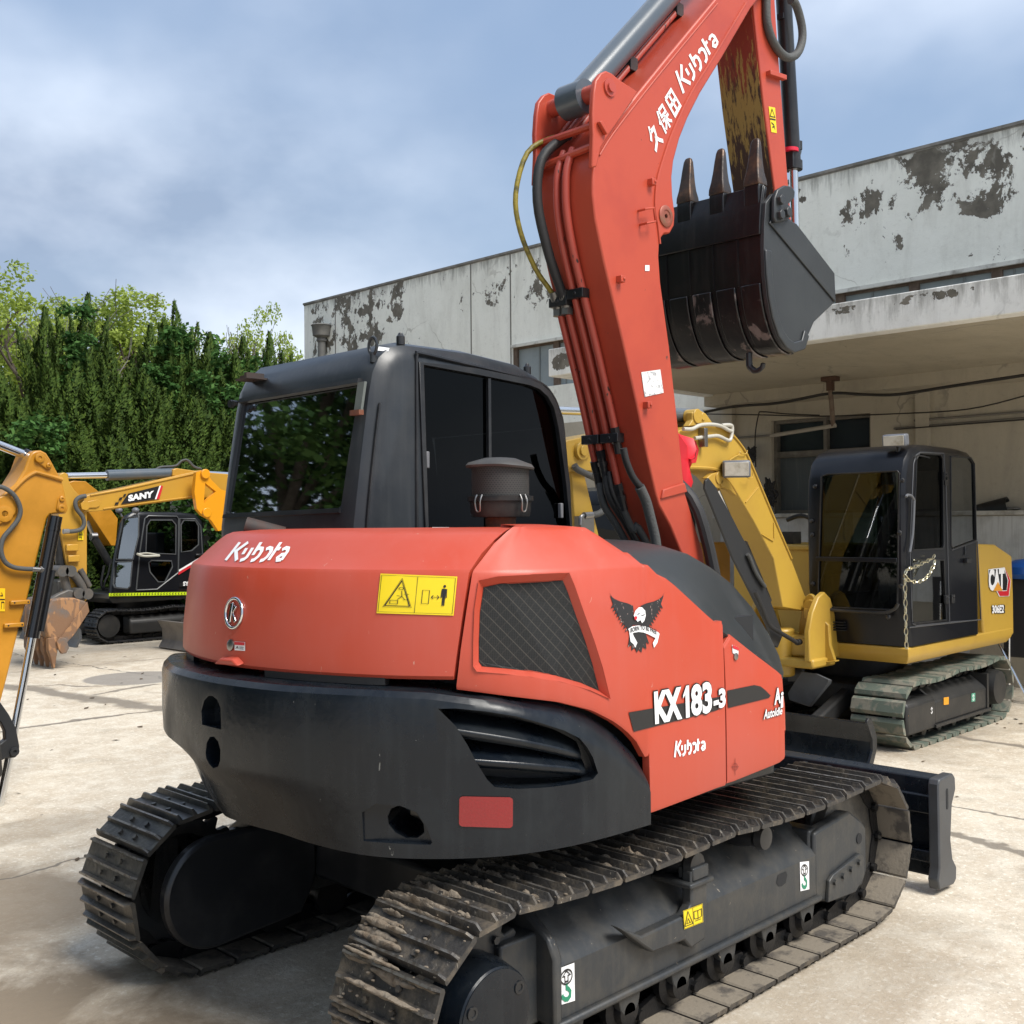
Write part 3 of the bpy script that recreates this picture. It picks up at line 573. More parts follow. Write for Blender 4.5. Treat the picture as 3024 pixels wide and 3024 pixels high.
def broad(seed, H, cr, nl, dense=1.0, s=.13):
    rnd = random.Random(seed); tk = MB(); ends = []
    limb(tk, rnd, V(0, 0, 0), V(.03, .02, 1), H*.38, .16, 3, ends); limb(tk, rnd, V(0, 0, H*.35), V(-.2, .1, 1).normalized(), H*.28, .11, 3, ends)
    vs = []; fs = []
    for e in ends:
        if e.z < H*.3: continue
        for k in range(2):
            c = e+Vector((rnd.gauss(0, .35), rnd.gauss(0, .35), rnd.gauss(0, .25)))*cr*.5; leafcloud(rnd, vs, fs, c, cr*rnd.uniform(.16, .30), int(nl*dense*2.4), s*.85)
    return tk, vs, fs
def placetree(name, lbl, cat, group, crown, trunk, cmat, loc, rz, sc):
    t = thing(name, lbl, cat, loc, group); t.rotation_euler = (0, 0, rz); t.scale = (sc[0], sc[0], sc[1])
    for nm, me in (('crown', crown), ('trunk', trunk)):
        if me: o = bpy.data.objects.new(nm, me); COL.objects.link(o); o.parent = t
    return t
JM = []
for i in range(5):
    vs, fs = juniper_mesh(20+i, 5.0, 1.25, 58+2*i); JM.append(raw('juniper_crown', vs, fs, JUN))
tm = MB(); tm.tube([V(0, 0, 0), V(.03, 0, 1.5), V(0, .03, 3.6)], [.13]*4+[.09]*4+[.03], n=8)
TM = part('trunk', tm, BARK, sm=60); TKM = TM.data; bpy.data.objects.remove(TM)
def polar(px, dist): d = ray(px, 1556).normalized(); return V(CX+d.x*dist, CY+d.y*dist, 0)
def topz(py, dist, px=None):
    k = 1/math.sqrt(1+((px-1512)/FOC)**2) if px is not None else .93
    return CH+(1556-py)/FOC*dist*k
rnd = random.Random(2)
JT = [(-40, 1060, 25, 1.2), (30, 1090, 23, 1.0), (88, 1090, 26, .9), (140, 885, 25.5, .8), (195, 1050, 23.5, 1.05), (245, 850, 26, .8), (255, 1110, 22.5, 1.1), (328, 980, 24.5, .9), (345, 1130, 22, 1.0), (405, 1080, 23, 1.0), (450, 945, 25.5, .75), (497, 925, 24.5, .7), (470, 1090, 22, 1.0), (545, 882, 26, .8), (600, 970, 24.5, .75), (560, 1120, 22.3, 1.0), (655, 995, 25, .9), (640, 1160, 22.5, .85), (715, 1030, 24, .8), (745, 985, 26, .9), (790, 1010, 25, .75), (815, 970, 26.5, .7), (690, 1190, 22.5, .8), (110, 1190, 21.8, 1.0), (20, 1230, 22, 1.0), (300, 1240, 21.2, .95), (210, 1260, 21.3, .9), (395, 1260, 21.2, .9), (480, 1270, 21.2, .8), (-90, 1120, 23, 1.2)]
W5 = ['tallest dark juniper with a bent tip, behind the yellow booms', 'slender dark juniper spire rising left of the dark cab']
for k, (px, py, dist, wd) in enumerate(JT):
    H = topz(py, dist, px); P = polar(px, dist)
    if k == 5: lbl = 'tall dark juniper with leaning bare tip, draped in climbing ivy'
    elif k == 13: lbl = 'pointed ivy covered juniper spire left of the dark rear cab window'
    elif py >= 1180: lbl = 'short dark juniper in the front row behind the yellow booms'
    elif py >= 1040: lbl = 'medium dark juniper bush in the middle of the evergreen row'
    else: lbl = 'tall dark green juniper in the back of the evergreen row'
    placetree('juniper_tree', lbl, 'tree', 'junipers in the evergreen row', JM[k % 5], TKM, JUN, P, rnd.uniform(0, 6.28), (wd*1.12, H/5.1))
# ivy climbing over some junipers
iv = []
for k, (px, py, dist, wd, h) in enumerate([(232, 900, 25.2, .55, 2.4), (555, 915, 25.2, .6, 2.0), (485, 960, 24, .5, 1.6), (665, 1020, 24.3, .6, 1.8), (735, 1010, 25.2, .7, 2.4), (600, 1100, 22.6, .6, 1.6), (700, 1130, 23, .6, 2.0), (110, 1240, 21.2, .7, 1.4)]):
    rn = random.Random(60+k); vs = []; fs = []
    for j in range(16): leafcloud(rn, vs, fs, (rn.gauss(0, wd*.28), rn.gauss(0, wd*.28), topz(py, dist)-h*rn.random()), wd*.36, 75, .13, .8)
    o = bpy.data.objects.new('climbing_ivy', raw('climbing_ivy', vs, fs, IVY)); COL.objects.link(o); o.location = polar(px, dist)
    tag(o, ['bright ivy climbing over the bent tip of the tallest juniper', 'bright ivy wrapped round the pointed juniper spire', 'ivy on the twin juniper top left of the pointed spire', 'ivy on the juniper tops above the dark cab roof bracket', 'ivy on the rightmost junipers under the yellow green tree', 'ivy patch halfway up the evergreens behind the cab', 'ivy trailing low on the evergreens next to the cab window', 'ivy patch low in the evergreens above the yellow boom'][k], 'ivy', 'ivy on the evergreens')
# bright spring trees behind
BT = [broad(1, 7.5, 2.4, 62, .8), broad(2, 7.5, 2.6, 95, 1.3), broad(4, 6.5, 1.5, 40, .8, .12)]
def roundtree(seed, H, R_, n, m, s):
    tk, _, _ = broad(seed, H*.8, 2, 1, .1); rn = random.Random(seed); vs = []; fs = []
    for i in range(n):
        d_ = Vector((rn.gauss(0, 1), rn.gauss(0, 1), rn.gauss(0, 1))).normalized()*rn.random()**.4; c_ = (d_.x*R_, d_.y*R_, H*.66+d_.z*H*.33); leafcloud(rn, vs, fs, c_, rn.uniform(.30, .6), m, s, .7)
    return tk, vs, fs
BT += [roundtree(41, 8, 2.2, 120, 150, .13), roundtree(42, 8, 1.9, 70, 130, .13)]
BTM = []
for tk, vs, fs in BT:
    to = part('trunk', tk, BARK, sm=60); td = to.data; bpy.data.objects.remove(to); BTM.append((raw('spring_crown', vs, fs, BRO), td, max(v[2] for v in vs)))
for k, (px, py, dist, wd, v_, lbl) in enumerate([(25, 772, 31, 1.0, 4, 'airy yellow green tree at the left edge behind the evergreens'), (-100, 790, 34, 1.1, 3, 'yellow green tree mostly cut off by the left edge of the view'), (165, 850, 37, .95, 4, 'small yellow green tree between the left edge tree and the round one'), (385, 846, 38, 1.25, 3, 'broad round yellow green tree behind the evergreens'), (275, 868, 39, 1.1, 3, 'yellow green tree crowded against the left of the round one'), (470, 925, 37, .95, 3, 'low yellow green tree right of the round one'), (775, 885, 31, .55, 4, 'small sparse yellow green tree left of the white building'), (868, 1015, 28, .5, 4, 'low yellow green bush at the building corner')]):
    c_, t_, h_ = BTM[v_]; placetree('spring_tree', lbl, 'tree', None, c_, t_, BRO, polar(px, dist), k*1.3, (wd, topz(py, dist, px)/h_))
# bare trees
for k, (px, py, dist, lbl) in enumerate([(838, 930, 29, 'bare leafless tree beside the white building corner'), (700, 990, 30, 'bare leafless tree showing faintly between the evergreens'), (128, 860, 30, 'bare leafless tree showing through the left yellow green trees')]):
    rn = random.Random(30+k); tk = MB(); e = []; H = topz(py, dist)
    limb(tk, rn, V(0, 0, 0), V(.02, 0, 1), H*.45, .07, 4, e); limb(tk, rn, V(.2, .1, 0), V(-.05, .05, 1).normalized(), H*.4, .06, 4, e)
    mz = max(v.z for v in tk.v); o = part('bare_tree', tk, mat('grey_bark', (.14, .13, .12), .9), sm=60); o.location = polar(px, dist); o.scale = (.8, .8, H/mz); tag(o, lbl, 'tree', None)
# ivy covered wall behind the lettered boom
vs = []; fs = []; rn = random.Random(9); a = polar(500, 19.5); b_ = polar(830, 19.5)
for i in range(70):
    p = a.lerp(b_, rn.random()); leafcloud(rn, vs, fs, (p.x, p.y, rn.uniform(.6, topz(1375, 19.5)-.15)), .34, 70, .13, .9)
o = bpy.data.objects.new('ivy_hedge', raw('ivy_hedge', vs, fs, IVY)); COL.objects.link(o); tag(o, 'bright green ivy hedge behind the lettered yellow boom', 'hedge')
d = (b_-a).normalized(); n_ = V(-d.y, d.x, 0)
mb = MB().prism([a+n_*.3, b_+n_*.3, b_+n_*.5, a+n_*.5], (0, 0, 2.6)); o = part('boundary_wall', mb, mat('grey_render', (.40, .40, .38), .9, col2=(.3, .3, .28), nsc=2), sm=0); tag(o, 'pale boundary wall behind the parked yellow excavators', 'wall')
# big camphor trees along the yard's left side, mirrored in the cab windows
DKL = leaf_mat('camphor_green', (.025, .06, .015), (.05, .10, .025), (.09, .16, .04), 1.0, .2)
tk, vs, fs = broad(12, 11, 3.6, 1, 1.0, .30); vs = []; fs = []; rn = random.Random(77)
for i in range(120):
    a_ = rn.uniform(0, 6.28); zz = rn.uniform(.9, 11.5); rr = 3.6*math.sin(math.pi*min(1, max(.08, (zz-.6)/12)))**.6*rn.random()**.45
    leafcloud(rn, vs, fs, (rr*math.cos(a_), rr*math.sin(a_), zz), rn.uniform(.6, 1.0), 300, .17)
to = part('trunk', tk, BARK, sm=60); td = to.data; bpy.data.objects.remove(to); cm = raw('camphor_crown', vs, fs, DKL)
for k, (x, y, s, hz) in enumerate(((-9.5, 5.5, 1.0, .95), (-12.5, 9.5, 1.25, 1.15), (-9, 13.5, 1.1, 1.05), (-14, 16, 1.4, 1.25), (-6, 19, 1.1, 1.0), (-14.5, 2.0, 1.2, 1.1))):
    placetree('camphor_tree', ['camphor tree nearest the yard on its left side', 'tall camphor tree second from the yard on the left', 'camphor tree beside the parked row', 'tallest camphor tree far left of the yard', 'camphor tree behind the parked row', 'camphor tree left behind the camera'][k], 'tree', None, cm, td, DKL, (x, y, 0), k*1.1, (s, hz))

# ================================================================= THE RED EXCAVATOR
EX = thing('excavator', 'faded red excavator with dark cab and charcoal counterweight, raised boom and muddy steel tracks', 'excavator', (0, 0, 0))
cB = crop(950, 2524, 1.932); cA = crop(1900, 2524, 1.932); cC = crop(1900, 2150, 1.932); cS = crop(1300, 1500, 1.61); cU = crop(1100, 1850, 2.273)
cF = crop(1600, 0, 3.22); cG = crop(1600, 1200, 3.22); cT2 = crop(2000, 0, 1.61); cD = crop(1500, 0, 1.268)

# ---- tracks
def track_path(xr, xf, zr, zf, rr, rf, n, sag=0):
    """closed belt line around rear and front wheels, counted by arc length; returns points and outward normals in x-z"""
    pts = []
    for i in range(25): a = math.pi/2+math.pi*i/24; pts.append(Vector((xr+rr*math.cos(a), zr+rr*math.sin(a))))
    for i in range(25): a = -math.pi/2+math.pi*i/24; pts.append(Vector((xf+rf*math.cos(a), zf+rf*math.sin(a))))
    for i in range(1, 12):
        t = i/12; pts.append(Vector((xf+(xr-xf)*t, zf+rf+(zr+rr-zf-rf)*t-sag*abs(math.sin(2*math.pi*t)))))
    pts.append(pts[0].copy()); L_ = [0]
    for a, b in zip(pts, pts[1:]): L_.append(L_[-1]+(b-a).length)
    def at(s):
        s %= L_[-1]
        for i in range(len(pts)-1):
            if L_[i+1] >= s: t = (s-L_[i])/(L_[i+1]-L_[i]); return pts[i].lerp(pts[i+1], t)
    return at, L_[-1]
def shoe_mb(mb, P, T, Nn, y0, y1, pitch, kind='steel', gh=.031):
    """one track shoe with three grousers (or a rubber pad); P centre, T tangent, N outward in 3-D"""
    def q(t, y, n): return P+T*t+V(0, y, 0)+Nn*n
    h = pitch*.462
    if kind == 'pad':
        mb.loft([[q(t, y, n) for t, n in ((-h*.95, 0), (h*.95, 0), (h*.95, .012), (h*.6, .036), (-h*.6, .036), (-h*.95, .012))] for y in (y0, y0+.001, y1-.001, y1)])
        return mb
    prof = [(-h, -.004), (-h*1.02, .004), (-h*.96, gh*.9), (-h*.86, gh*.95), (-h*.78, .008), (-h*.14, .008), (-h*.06, gh), (h*.05, gh), (h*.12, .008), (h*.72, .008), (h*.80, gh*.95), (h*.90, gh*.9), (h*.96, .004), (h*.98, -.006), (h*.90, -.008), (-h*.9, -.010)]
    e = .018
    mb.loft([[q(t, y, n*(.35 if (y in (y0, y1) and n > .009) else 1)) for t, n in prof] for y in (y0, y0+e, y1-e, y1)])
    f0 = len(mb.f)-(len(prof)*3+2)
    for k in range(f0, len(mb.f)):
        f = mb.f[k]; hh = [(mb.v[i]-P).dot(Nn) for i in f]
        if len(f) == 4 and min(hh) > gh*.84: mb.mi[k] = 1
        elif len(f) == 4 and max(hh) < .0: mb.mi[k] = 2
    for t, y in ((-h*.42, .36), (-h*.42, .64), (h*.42, .36), (h*.42, .64)):
        c = q(t, y0+(y1-y0)*y, .008); mb.cyl(c, c+Nn*.011, .011, n=6)
    return mb
def build_track(root, ya, yb, xr, xf, zr, zf, rr, rf, nsh, mt, sag=.03, each=True, kind='steel', off=0, gh=.031, name='crawler_track'):
    at, Lt = track_path(xr, xf, zr, zf, rr, rf, nsh, sag); pitch = Lt/nsh
    ch = MB(); one = MB(); yc = (ya+yb)/2; shoes = []
    for i in range(nsh):
        s = (i+off)*pitch; p0, p1 = at(s-pitch/2), at(s+pitch/2); c = (p0+p1)/2; t = (p1-p0).normalized(); n = Vector((t.y, -t.x))
        wc = Vector(((xr+xf)/2, (zr+zf)/2))
        if n.dot(c-wc) < 0: n = -n
        P = V(c.x, 0, c.y); T = V(t.x, 0, t.y); Nn = V(n.x, 0, n.y)
        for dy in (-.055, .055):            # link pair
            A = P-Nn*.01
            ch.prism([A+T*a+V(0, yc+dy-.011, 0)-Nn*b for a, b in ((-pitch*.5, .0), (pitch*.42, .0), (pitch*.58, .03), (pitch*.5, .062), (pitch*.1, .066), (-pitch*.3, .05), (-pitch*.52, .04))], (0, .022, 0))
        pp = V(p1.x, yc, p1.y)-Nn*.04; ch.cyl(pp-V(0, .085, 0), pp+V(0, .085, 0), .020, n=10)
        if each: shoes.append((P, T, Nn))
        else: shoe_mb(one, P, T, Nn, ya, yb, pitch, kind, gh)
    tr = part(name, ch, LINK, root)
    if each:
        for P, T, Nn in shoes: part('track_shoe', shoe_mb(MB(), P, T, Nn, ya, yb, pitch, kind, gh), [mt, WORN, DUST] if kind == 'steel' else mt, tr, sm=25)
    else: part('shoe_belt', one, mt, tr, sm=25)
    return tr, at, pitch
TR1, tat, tp = build_track(EX, -1.10, -.65, -1.11, 1.285, .35, .345, .325, .315, 40, STEEL, sag=.025, off=.3)
TR2, _, _ = build_track(EX, .65, 1.10, -1.11, 1.285, .35, .345, .325, .315, 40, STEELB, sag=.025, off=.3)
# dried mud caked on the rear shoes of the near track
rnd = random.Random(3); md = MB()
def caked(s, y0, y1, wid, hgt, seed, base=.006):
    rg = []; n = max(4, int((y1-y0)/.011))
    for k in range(n+1):
        y = y0+(y1-y0)*k/n; q = Vector((y*9+seed*3.1, s*7, seed)); e = max(0, math.sin(math.pi*k/n))**.4
        ds = (noise.noise(q)*.5)*wid; h = max(.0, hgt*(.55+.9*noise.noise(q*3.1+Vector((5, 1, 2))))+hgt*.5*noise.noise(q*11))*e; w_ = wid*(.55+.7*abs(noise.noise(q*2.3)))*e+.001
        row = []
        for u, hh in ((-1, -.004), (-.6, .6), (-.1, 1), (.5, .75), (1, -.004)):
            p0, p1 = tat(s+ds+u*w_-.004), tat(s+ds+u*w_+.004); t = (p1-p0).normalized(); nn = Vector((t.y, -t.x))
            if nn.dot(p0-Vector((0, .35))) < 0: nn = -nn
            row.append(V(p0.x, y+rnd.uniform(-.002, .002), p0.y)+V(nn.x, 0, nn.y)*(base+(h*hh if hh > 0 else hh)*rnd.uniform(.75, 1.2)))
        rg.append(row)
    md.grid(rg)
for k in range(84):
    s = rnd.uniform(-.75, 1.35) if k % 2 else rnd.uniform(-.6, .55); y0 = rnd.uniform(-1.095, -.75); ln = rnd.uniform(.06, .32)
    caked(s, y0, min(-.655, y0+ln), rnd.uniform(.006, .020), rnd.uniform(.008, .026), k)
for k in range(26):       # mud clinging to the grouser edges
    s = (round(rnd.uniform(-5, 8))+.3+rnd.choice((-.43, 0, .4)))*tp; y0 = rnd.uniform(-1.1, -.85); caked(s, y0, y0+rnd.uniform(.1, .35) if y0 < -1 else -.66, rnd.uniform(.006, .012), rnd.uniform(.016, .026), 300+k, .022)
for i in range(260):
    s = rnd.uniform(-.9, 1.6); p0, p1 = tat(s-.01), tat(s+.01); t = (p1-p0).normalized(); n = Vector((t.y, -t.x))
    if n.dot(p0-Vector((0, .35))) < 0: n = -n
    md.ball(V(p0.x, rnd.uniform(-1.09, -.68), p0.y)+V(n.x, 0, n.y)*.012, rnd.uniform(.002, .007), n=6, sc=(1.2, 1.5, .7))
mdo = part('mud', md, MUD, TR1, sm=60); mdo['kind'] = 'stuff'

def frame(sy):
    """track frame: long box with sloped top, idler yoke, step, carrier roller, bottom rollers, drive motor"""
    Y = lambda y: y*sy
    sec = [(1.0, .225), (1.0, .395), (.985, .42), (.80, .575), (.70, .575), (.70, .2), (.985, .2)]
    mb = MB(); mb.loft([[V(x, -Y(y), z) for y, z in sec] for x in (-.78, .885)])
    # flange along the lower edge
    mb.box(-.80, .90, *sorted((-Y(1.02), -Y(.92))), .195, .222)
    # raised end plate at the rear with cut-out lug
    mb.pyz([(-Y(1.01), .21), (-Y(1.01), .43), (-Y(.98), .49), (-Y(.80), .60), (-Y(.66), .60), (-Y(.66), .21)], -.815, -.775)
    mb.box(-.98, -.80, *sorted((-Y(.93), -Y(.70))), .20, .50)
    fr = part('track_frame', mb, FRAME, EX, bev=.010)
    # idler yoke
    y = MB(); y.pxz([(.87, .20), (.87, .49), (.94, .50), (1.19, .525), (1.30, .46), (1.345, .42), (1.345, .22), (1.30, .16), (1.0, .16)], -Y(1.0), -Y(.94))
    y.pxz([(.87, .20), (.87, .49), (1.19, .525), (1.30, .46), (1.30, .16)], -Y(.72), -Y(.66))
    y.box(.86, .95, *sorted((-Y(.98), -Y(.68))), .22, .50)
    yk = part('idler_yoke', y, FRAME, EX, bev=.012); boolean(yk, []) if 0 else None
    g = MB(); g.pxz([(.95, .175), (.965, .265), (1.0, .285), (1.25, .325), (1.285, .30), (1.285, .21), (1.2, .16)], -Y(1.0), -Y(1.018)); part('guide_plate', g, FRAME, yk, bev=.004)
    for x, z in ((1.005, .252), (1.08, .262), (1.155, .275), (1.23, .29)): b = MB(); b.cyl((x, -Y(1.018), z), (x, -Y(1.03), z), .014, n=6); part('guide_bolt', b, FRAME, yk)
    b = MB(); b.cyl((1.27, -Y(.995), .385), (1.27, -Y(1.004), .385), .024, n=20); part('grease_hole', b, INTER, yk)
    # step / support bracket with carrier roller on top
    s = MB(); s.pxz([(-.53, .47), (-.40, .405), (-.14, .41), (-.105, .44), (-.105, .56), (-.005, .56), (-.005, .40), (-.02, .29), (-.11, .28), (-.15, .32), (-.34, .33), (-.39, .365)], -Y(1.0), -Y(1.045))
    st = part('step_bracket', s, FRAME, fr, bev=.008)
    s = MB(); s.box(-.13, .02, *sorted((-Y(1.06), -Y(.88))), .50, .52); s.box(-.10, 0, *sorted((-Y(1.05), -Y(.98))), .52, .57); part('roller_bracket', s, FRAME, fr, bev=.006)
    for x in (-.055, .42):
        s = MB(); s.lathe((x, -Y(1.04), .57), (0, 1*sy, 0), [(0, .02), (.002, .045), (.03, .052), (.05, .04), (.12, .055), (.16, .055)], 24); part('carrier_roller', s, BLACK, EX, sm=40)
    for i in range(6):
        x = -.72+i*.305
        s = MB(); s.lathe((x, -Y(1.0), .135), (0, sy, 0), [(0, .03), (.002, .05), (.03, .055), (.04, .085), (.07, .085), (.08, .06), (.22, .06), (.23, .085), (.26, .085)], 24); part('bottom_roller', s, LINK, EX, sm=40)
        s = MB(); s.pxz([(x-.065, .205), (x-.05, .15), (x-.03, .125), (x+.03, .125), (x+.05, .15), (x+.065, .205)], -Y(1.0), -Y(.97)); part('roller_cap', s, FRAME, fr, bev=.004)
    # front idler wheel
    s = MB(); s.lathe((1.285, -Y(.96), .345), (0, sy, 0), [(0, .06), (.02, .20), (.03, .26), (.07, .268), (.075, .285), (.10, .285), (.105, .268), (.15, .26), (.17, .2), (.19, .06)], 40); part('idler_wheel', s, STEELB, EX, sm=40)
    # sprocket and drive motor cover
    s = MB(); tp_ = []
    nt_ = 21
    for i in range(nt_*4):
        a = 2*math.pi*i/(nt_*4); rr = .285 if i % 4 in (0, 1) else .245; tp_.append((-1.11+rr*math.cos(a), .35+rr*math.sin(a)))
    s.pxz(tp_, -Y(.90), -Y(.86)); part('drive_sprocket', s, FRAME, EX, bev=.006)
    s = MB(); s.lathe((-1.11, -Y(.86), .35), (0, -sy, 0), [(0, .19), (.02, .19), (.03, .165), (.10, .165), (.175, .150), (.18, .144), (.183, .144), (.186, .125), (.188, .05), (.188, .0)], 48)
    mc = part('drive_motor_cover', s, CHAR, EX, sm=35)
    for a in (35, 155, 275):
        s = MB(); p = V(-1.11+.115*math.cos(R(a)), -Y(1.046), .35+.115*math.sin(R(a))); s.lathe(p, (0, -sy, 0), [(0, .02), (.004, .02), (.004, .012), (.001, .011)], 18); part('motor_plug', s, BLACK, mc)
    s = MB()
    for i in range(14):
        a = 2*math.pi*i/14; p = V(-1.11+.21*math.cos(a), -Y(.90), .35+.21*math.sin(a)); s.cyl(p, p-V(0, .015*sy, 0), .014, n=6)
    part('sprocket_bolt', s, FRAME, mc)
    # inner side motor guard
    s = MB(); ring = arc(-1.11, .36, .225, .225, 90, 270, 20)
    s.prism([V(x, -Y(.63), z) for x, z in ring+[(-.70, .17), (-.62, .30), (-.62, .52), (-.75, .585)]], (0, Y(.06), 0)); part('motor_guard', s, BLACK, fr, bev=.015)
    return fr
FR1 = frame(1); FR2 = frame(-1)
dk = MB(); put(dk, rect(), [(1649, 2861), (1696, 2843), (1698, 2955), (1652, 2969)], onplane(y=-1.0)); d1 = part('sticker_plate', dk, WHT, FR1, sm=0)
def hook_sticker(quad, pl):
    mb = MB(); q = quad
    put(mb, rect(), q, pl, .003); o = part('lifting_point_sticker', mb, WHT, FR1, sm=0)
    mb = MB(); put(mb, strokes([arc(.5, .70, .36, .19, 0, 360, 24)], .05), q, pl, .005)
    put(mb, strokes([[(.5, .86), (.25, .73), (.40, .73), (.40, .58), (.60, .58), (.60, .73), (.75, .73), (.5, .86)]], .045), q, pl, .005); part('sticker_arrow', mb, INK, o, sm=0)
    mb = MB(); put(mb, strokes([[(.5, .52), (.5, .40), (.62, .36), (.72, .28), (.70, .17), (.56, .10), (.38, .11), (.24, .18), (.22, .26)]], .13), q, pl, .005); part('sticker_hook', mb, GRN, o, sm=0)
bpy.data.objects.remove(d1)
hook_sticker([(1649, 2861), (1696, 2843), (1698, 2955), (1652, 2969)], onplane(y=-1.0))
hook_sticker([(2362, 2546), (2389, 2543), (2390, 2626), (2364, 2632)], onplane(y=-1.0))
wq = [(2017, 2690), (2075, 2668), (2077, 2723), (2021, 2745)]; wp = onplane(y=-1.045)
mb = put(MB(), rect(), wq, wp, .003); ws = part('warning_sticker', mb, STK, FR1, sm=0)
mb = MB(); put(mb, strokes([[(.25, .88), (.05, .14), (.47, .14), (.25, .88), (.05, .14)]], .035), wq, wp, .005); put(mb, strokes([[(.16, .26), (.24, .5), (.34, .24)], [(.14, .25), (.38, .25)]], .03), wq, wp, .005)
put(mb, strokes([[(.55, .75), (.55, .35), (.75, .30), (.75, .72), (.55, .75)], [(.75, .72), (.93, .75), (.93, .35), (.75, .30)], [(.58, .22), (.9, .22)]], .03), wq, wp, .005); put(mb, strokes([[(.5, .98), (.5, .02)], [(.02, .03), (.02, .97), (.98, .97), (.98, .03), (.02, .03)]], .015), wq, wp, .005)
part('warning_drawing', mb, INK, ws, sm=0)
# slot in frame side
mb = MB(); put(mb, poly([(.0, .35), (.15, .9), (.9, 1), (1, .7), (.85, .15), (.5, 0), (.2, .05)]), [(2293, 2582), (2325, 2572), (2325, 2612), (2293, 2622)], onplane(y=-1.0), .002); part('frame_slot', mb, INTER, FR1, sm=0)
# car body between the tracks
mb = MB(); mb.box(-.62, .75, -.64, .64, .30, .50); mb.box(-.45, .55, -.45, .45, .22, .62); mb.cyl((0, 0, .60), (0, 0, .80), .50, n=48)
part('car_body', mb, BLACK, EX, bev=.02)

# ---- blade
mb = MB(); mb.loft([[V(x, y, z) for x, z in ((1.93, .07), (1.955, .06), (2.00, .16), (1.965, .30), (1.985, .44), (2.04, .555), (2.01, .565), (1.95, .55), (1.925, .47), (1.93, .30), (1.95, .16))] for y in (-1.07, 1.07)])
BL = part('dozer_blade', mb, CHAR, EX, bev=.006)
mb = MB(); mb.box(1.90, 1.955, -1.06, 1.06, .38, .475); mb.box(1.895, 1.95, -1.06, 1.06, .14, .20); part('blade_rib', mb, CHAR, BL, bev=.008)
for sy in (-1, 1):
    mb = MB(); pts = [(1.875, .57), (2.03, .575), (2.06, .55), (2.065, .49), (2.02, .42), (1.998, .25), (2.02, .15), (2.065, .10), (2.06, .04), (2.03, .02), (1.86, .03), (1.845, .08), (1.865, .14), (1.86, .545)]
    mb.pxz(pts, sy*1.065, sy*1.12); ep = part('blade_end_plate', mb, mat('blade_plate_grey', (.055, .058, .062), .4, col2=(.045, .046, .048), bump=.04), BL, bev=.008)
    mb = MB(); mb.pxz(arc(1.957, .50, .012, .012, 0, 180, 6)+arc(1.957, .42, .012, .012, 180, 360, 6), sy*1.1195, sy*1.1215); part('plate_slot', mb, INTER, ep)
for y in (-.42, .42):
    mb = MB(); mb.pxz([(.5, .25), (.5, .42), (1.2, .44), (1.93, .48), (1.93, .16), (1.2, .20)], y-.035, y+.035); part('blade_arm', mb, CHAR, BL, bev=.01)
mb = MB()
for y in (-.36, -.50): mb.box(1.86, 1.93, y-.012, y+.012, .18, .54)
part('blade_gusset', mb, CHAR, BL)

# ---- plan outline of the house
def spl(pts, n=8): return catmull([Vector(p) for p in pts], n)
CW = [(-.40, -1.088), (-.60, -1.078), (-.76, -1.058), (-.89, -1.022), (-.995, -.975), (-1.09, -.91), (-1.175, -.83), (-1.25, -.735), (-1.32, -.62), (-1.38, -.49), (-1.43, -.35), (-1.46, -.18), (-1.472, 0)]
CWp = spl(CW+[(x, -y) for x, y in CW[-2::-1]], 5)
HD = [(.56, -1.06), (.3, -1.062), (0, -1.064), (-.3, -1.064), (-.56, -1.058), (-.72, -1.042), (-.86, -1.005), (-.97, -.945), (-1.06, -.865), (-1.14, -.765), (-1.215, -.645), (-1.28, -.50), (-1.335, -.33), (-1.365, -.17), (-1.38, 0)]
HDp = spl(HD+[(x, -y) for x, y in HD[-2::-1]], 6)
def inset(pl, i, d):
    a = pl[max(i-1, 0)]; b = pl[min(i+1, len(pl)-1)]; t = (b-a).normalized(); n = Vector((-t.y, t.x)) if True else 0
    c = Vector((-.2, 0)); n = n if n.dot(c-pl[i]) > 0 else -n
    return pl[i]+n*d
def interp(x, tab):
    if x <= tab[0][0]: return tab[0][1]
    for (a, b), (c, d) in zip(tab, tab[1:]):
        if x <= c: return b+(d-b)*(x-a)/(c-a)
    return tab[-1][1]

# ---- counterweight
def cwtop(p): return interp(p.x, [(-1.3, 1.325), (-1.18, 1.318), (-1.0, 1.282), (-.88, 1.24), (-.754, 1.19), (-.64, 1.135), (-.525, 1.068), (-.424, .985), (-.40, .955)])
rings = []
for i, p in enumerate(CWp):
    zt = cwtop(p); k = min(1, max(0, (p.y+.75)/.55)); k = k*k*(3-2*k)
    if p.y > .1: k2 = min(1, (p.y-.1)/.25)
    else: k2 = 0
    side = p.x > -1.05
    led = .06 if side else .06+.12*min(1, (-1.05-p.x)/.12)
    zb = .80+.02*k2; zq = lambda f: min(zb+f, zb+(zt-.05-zb)*min(.9, f/.36))
    dz = interp(p.x, [(-1.1, .0), (-.98, .006), (-.80, .045), (-.66, .058), (-.546, .052), (-.45, .05), (-.40, .05)]) if p.y < 0 else .0
    prof = [(.115*k+.04*k2, zb), (.055*k+.05*k2, zq(.13)), (.012*k+.05*k2, zq(.195)), (.004*k, zq(.235)), (0, zq(.32)), (0, zt-.045), (.006, zt-.022), (.024, zt-.004+dz*.25), (led, zt+.004+dz), (.24, zt+.004+dz), (.24, zb)]
    rings.append([V(*inset(CWp, i, d), z) for d, z in prof])
mb = MB().loft(rings); CWo = part('counterweight', mb, CHAR, EX, sm=35)
cb = bvh(CWo)
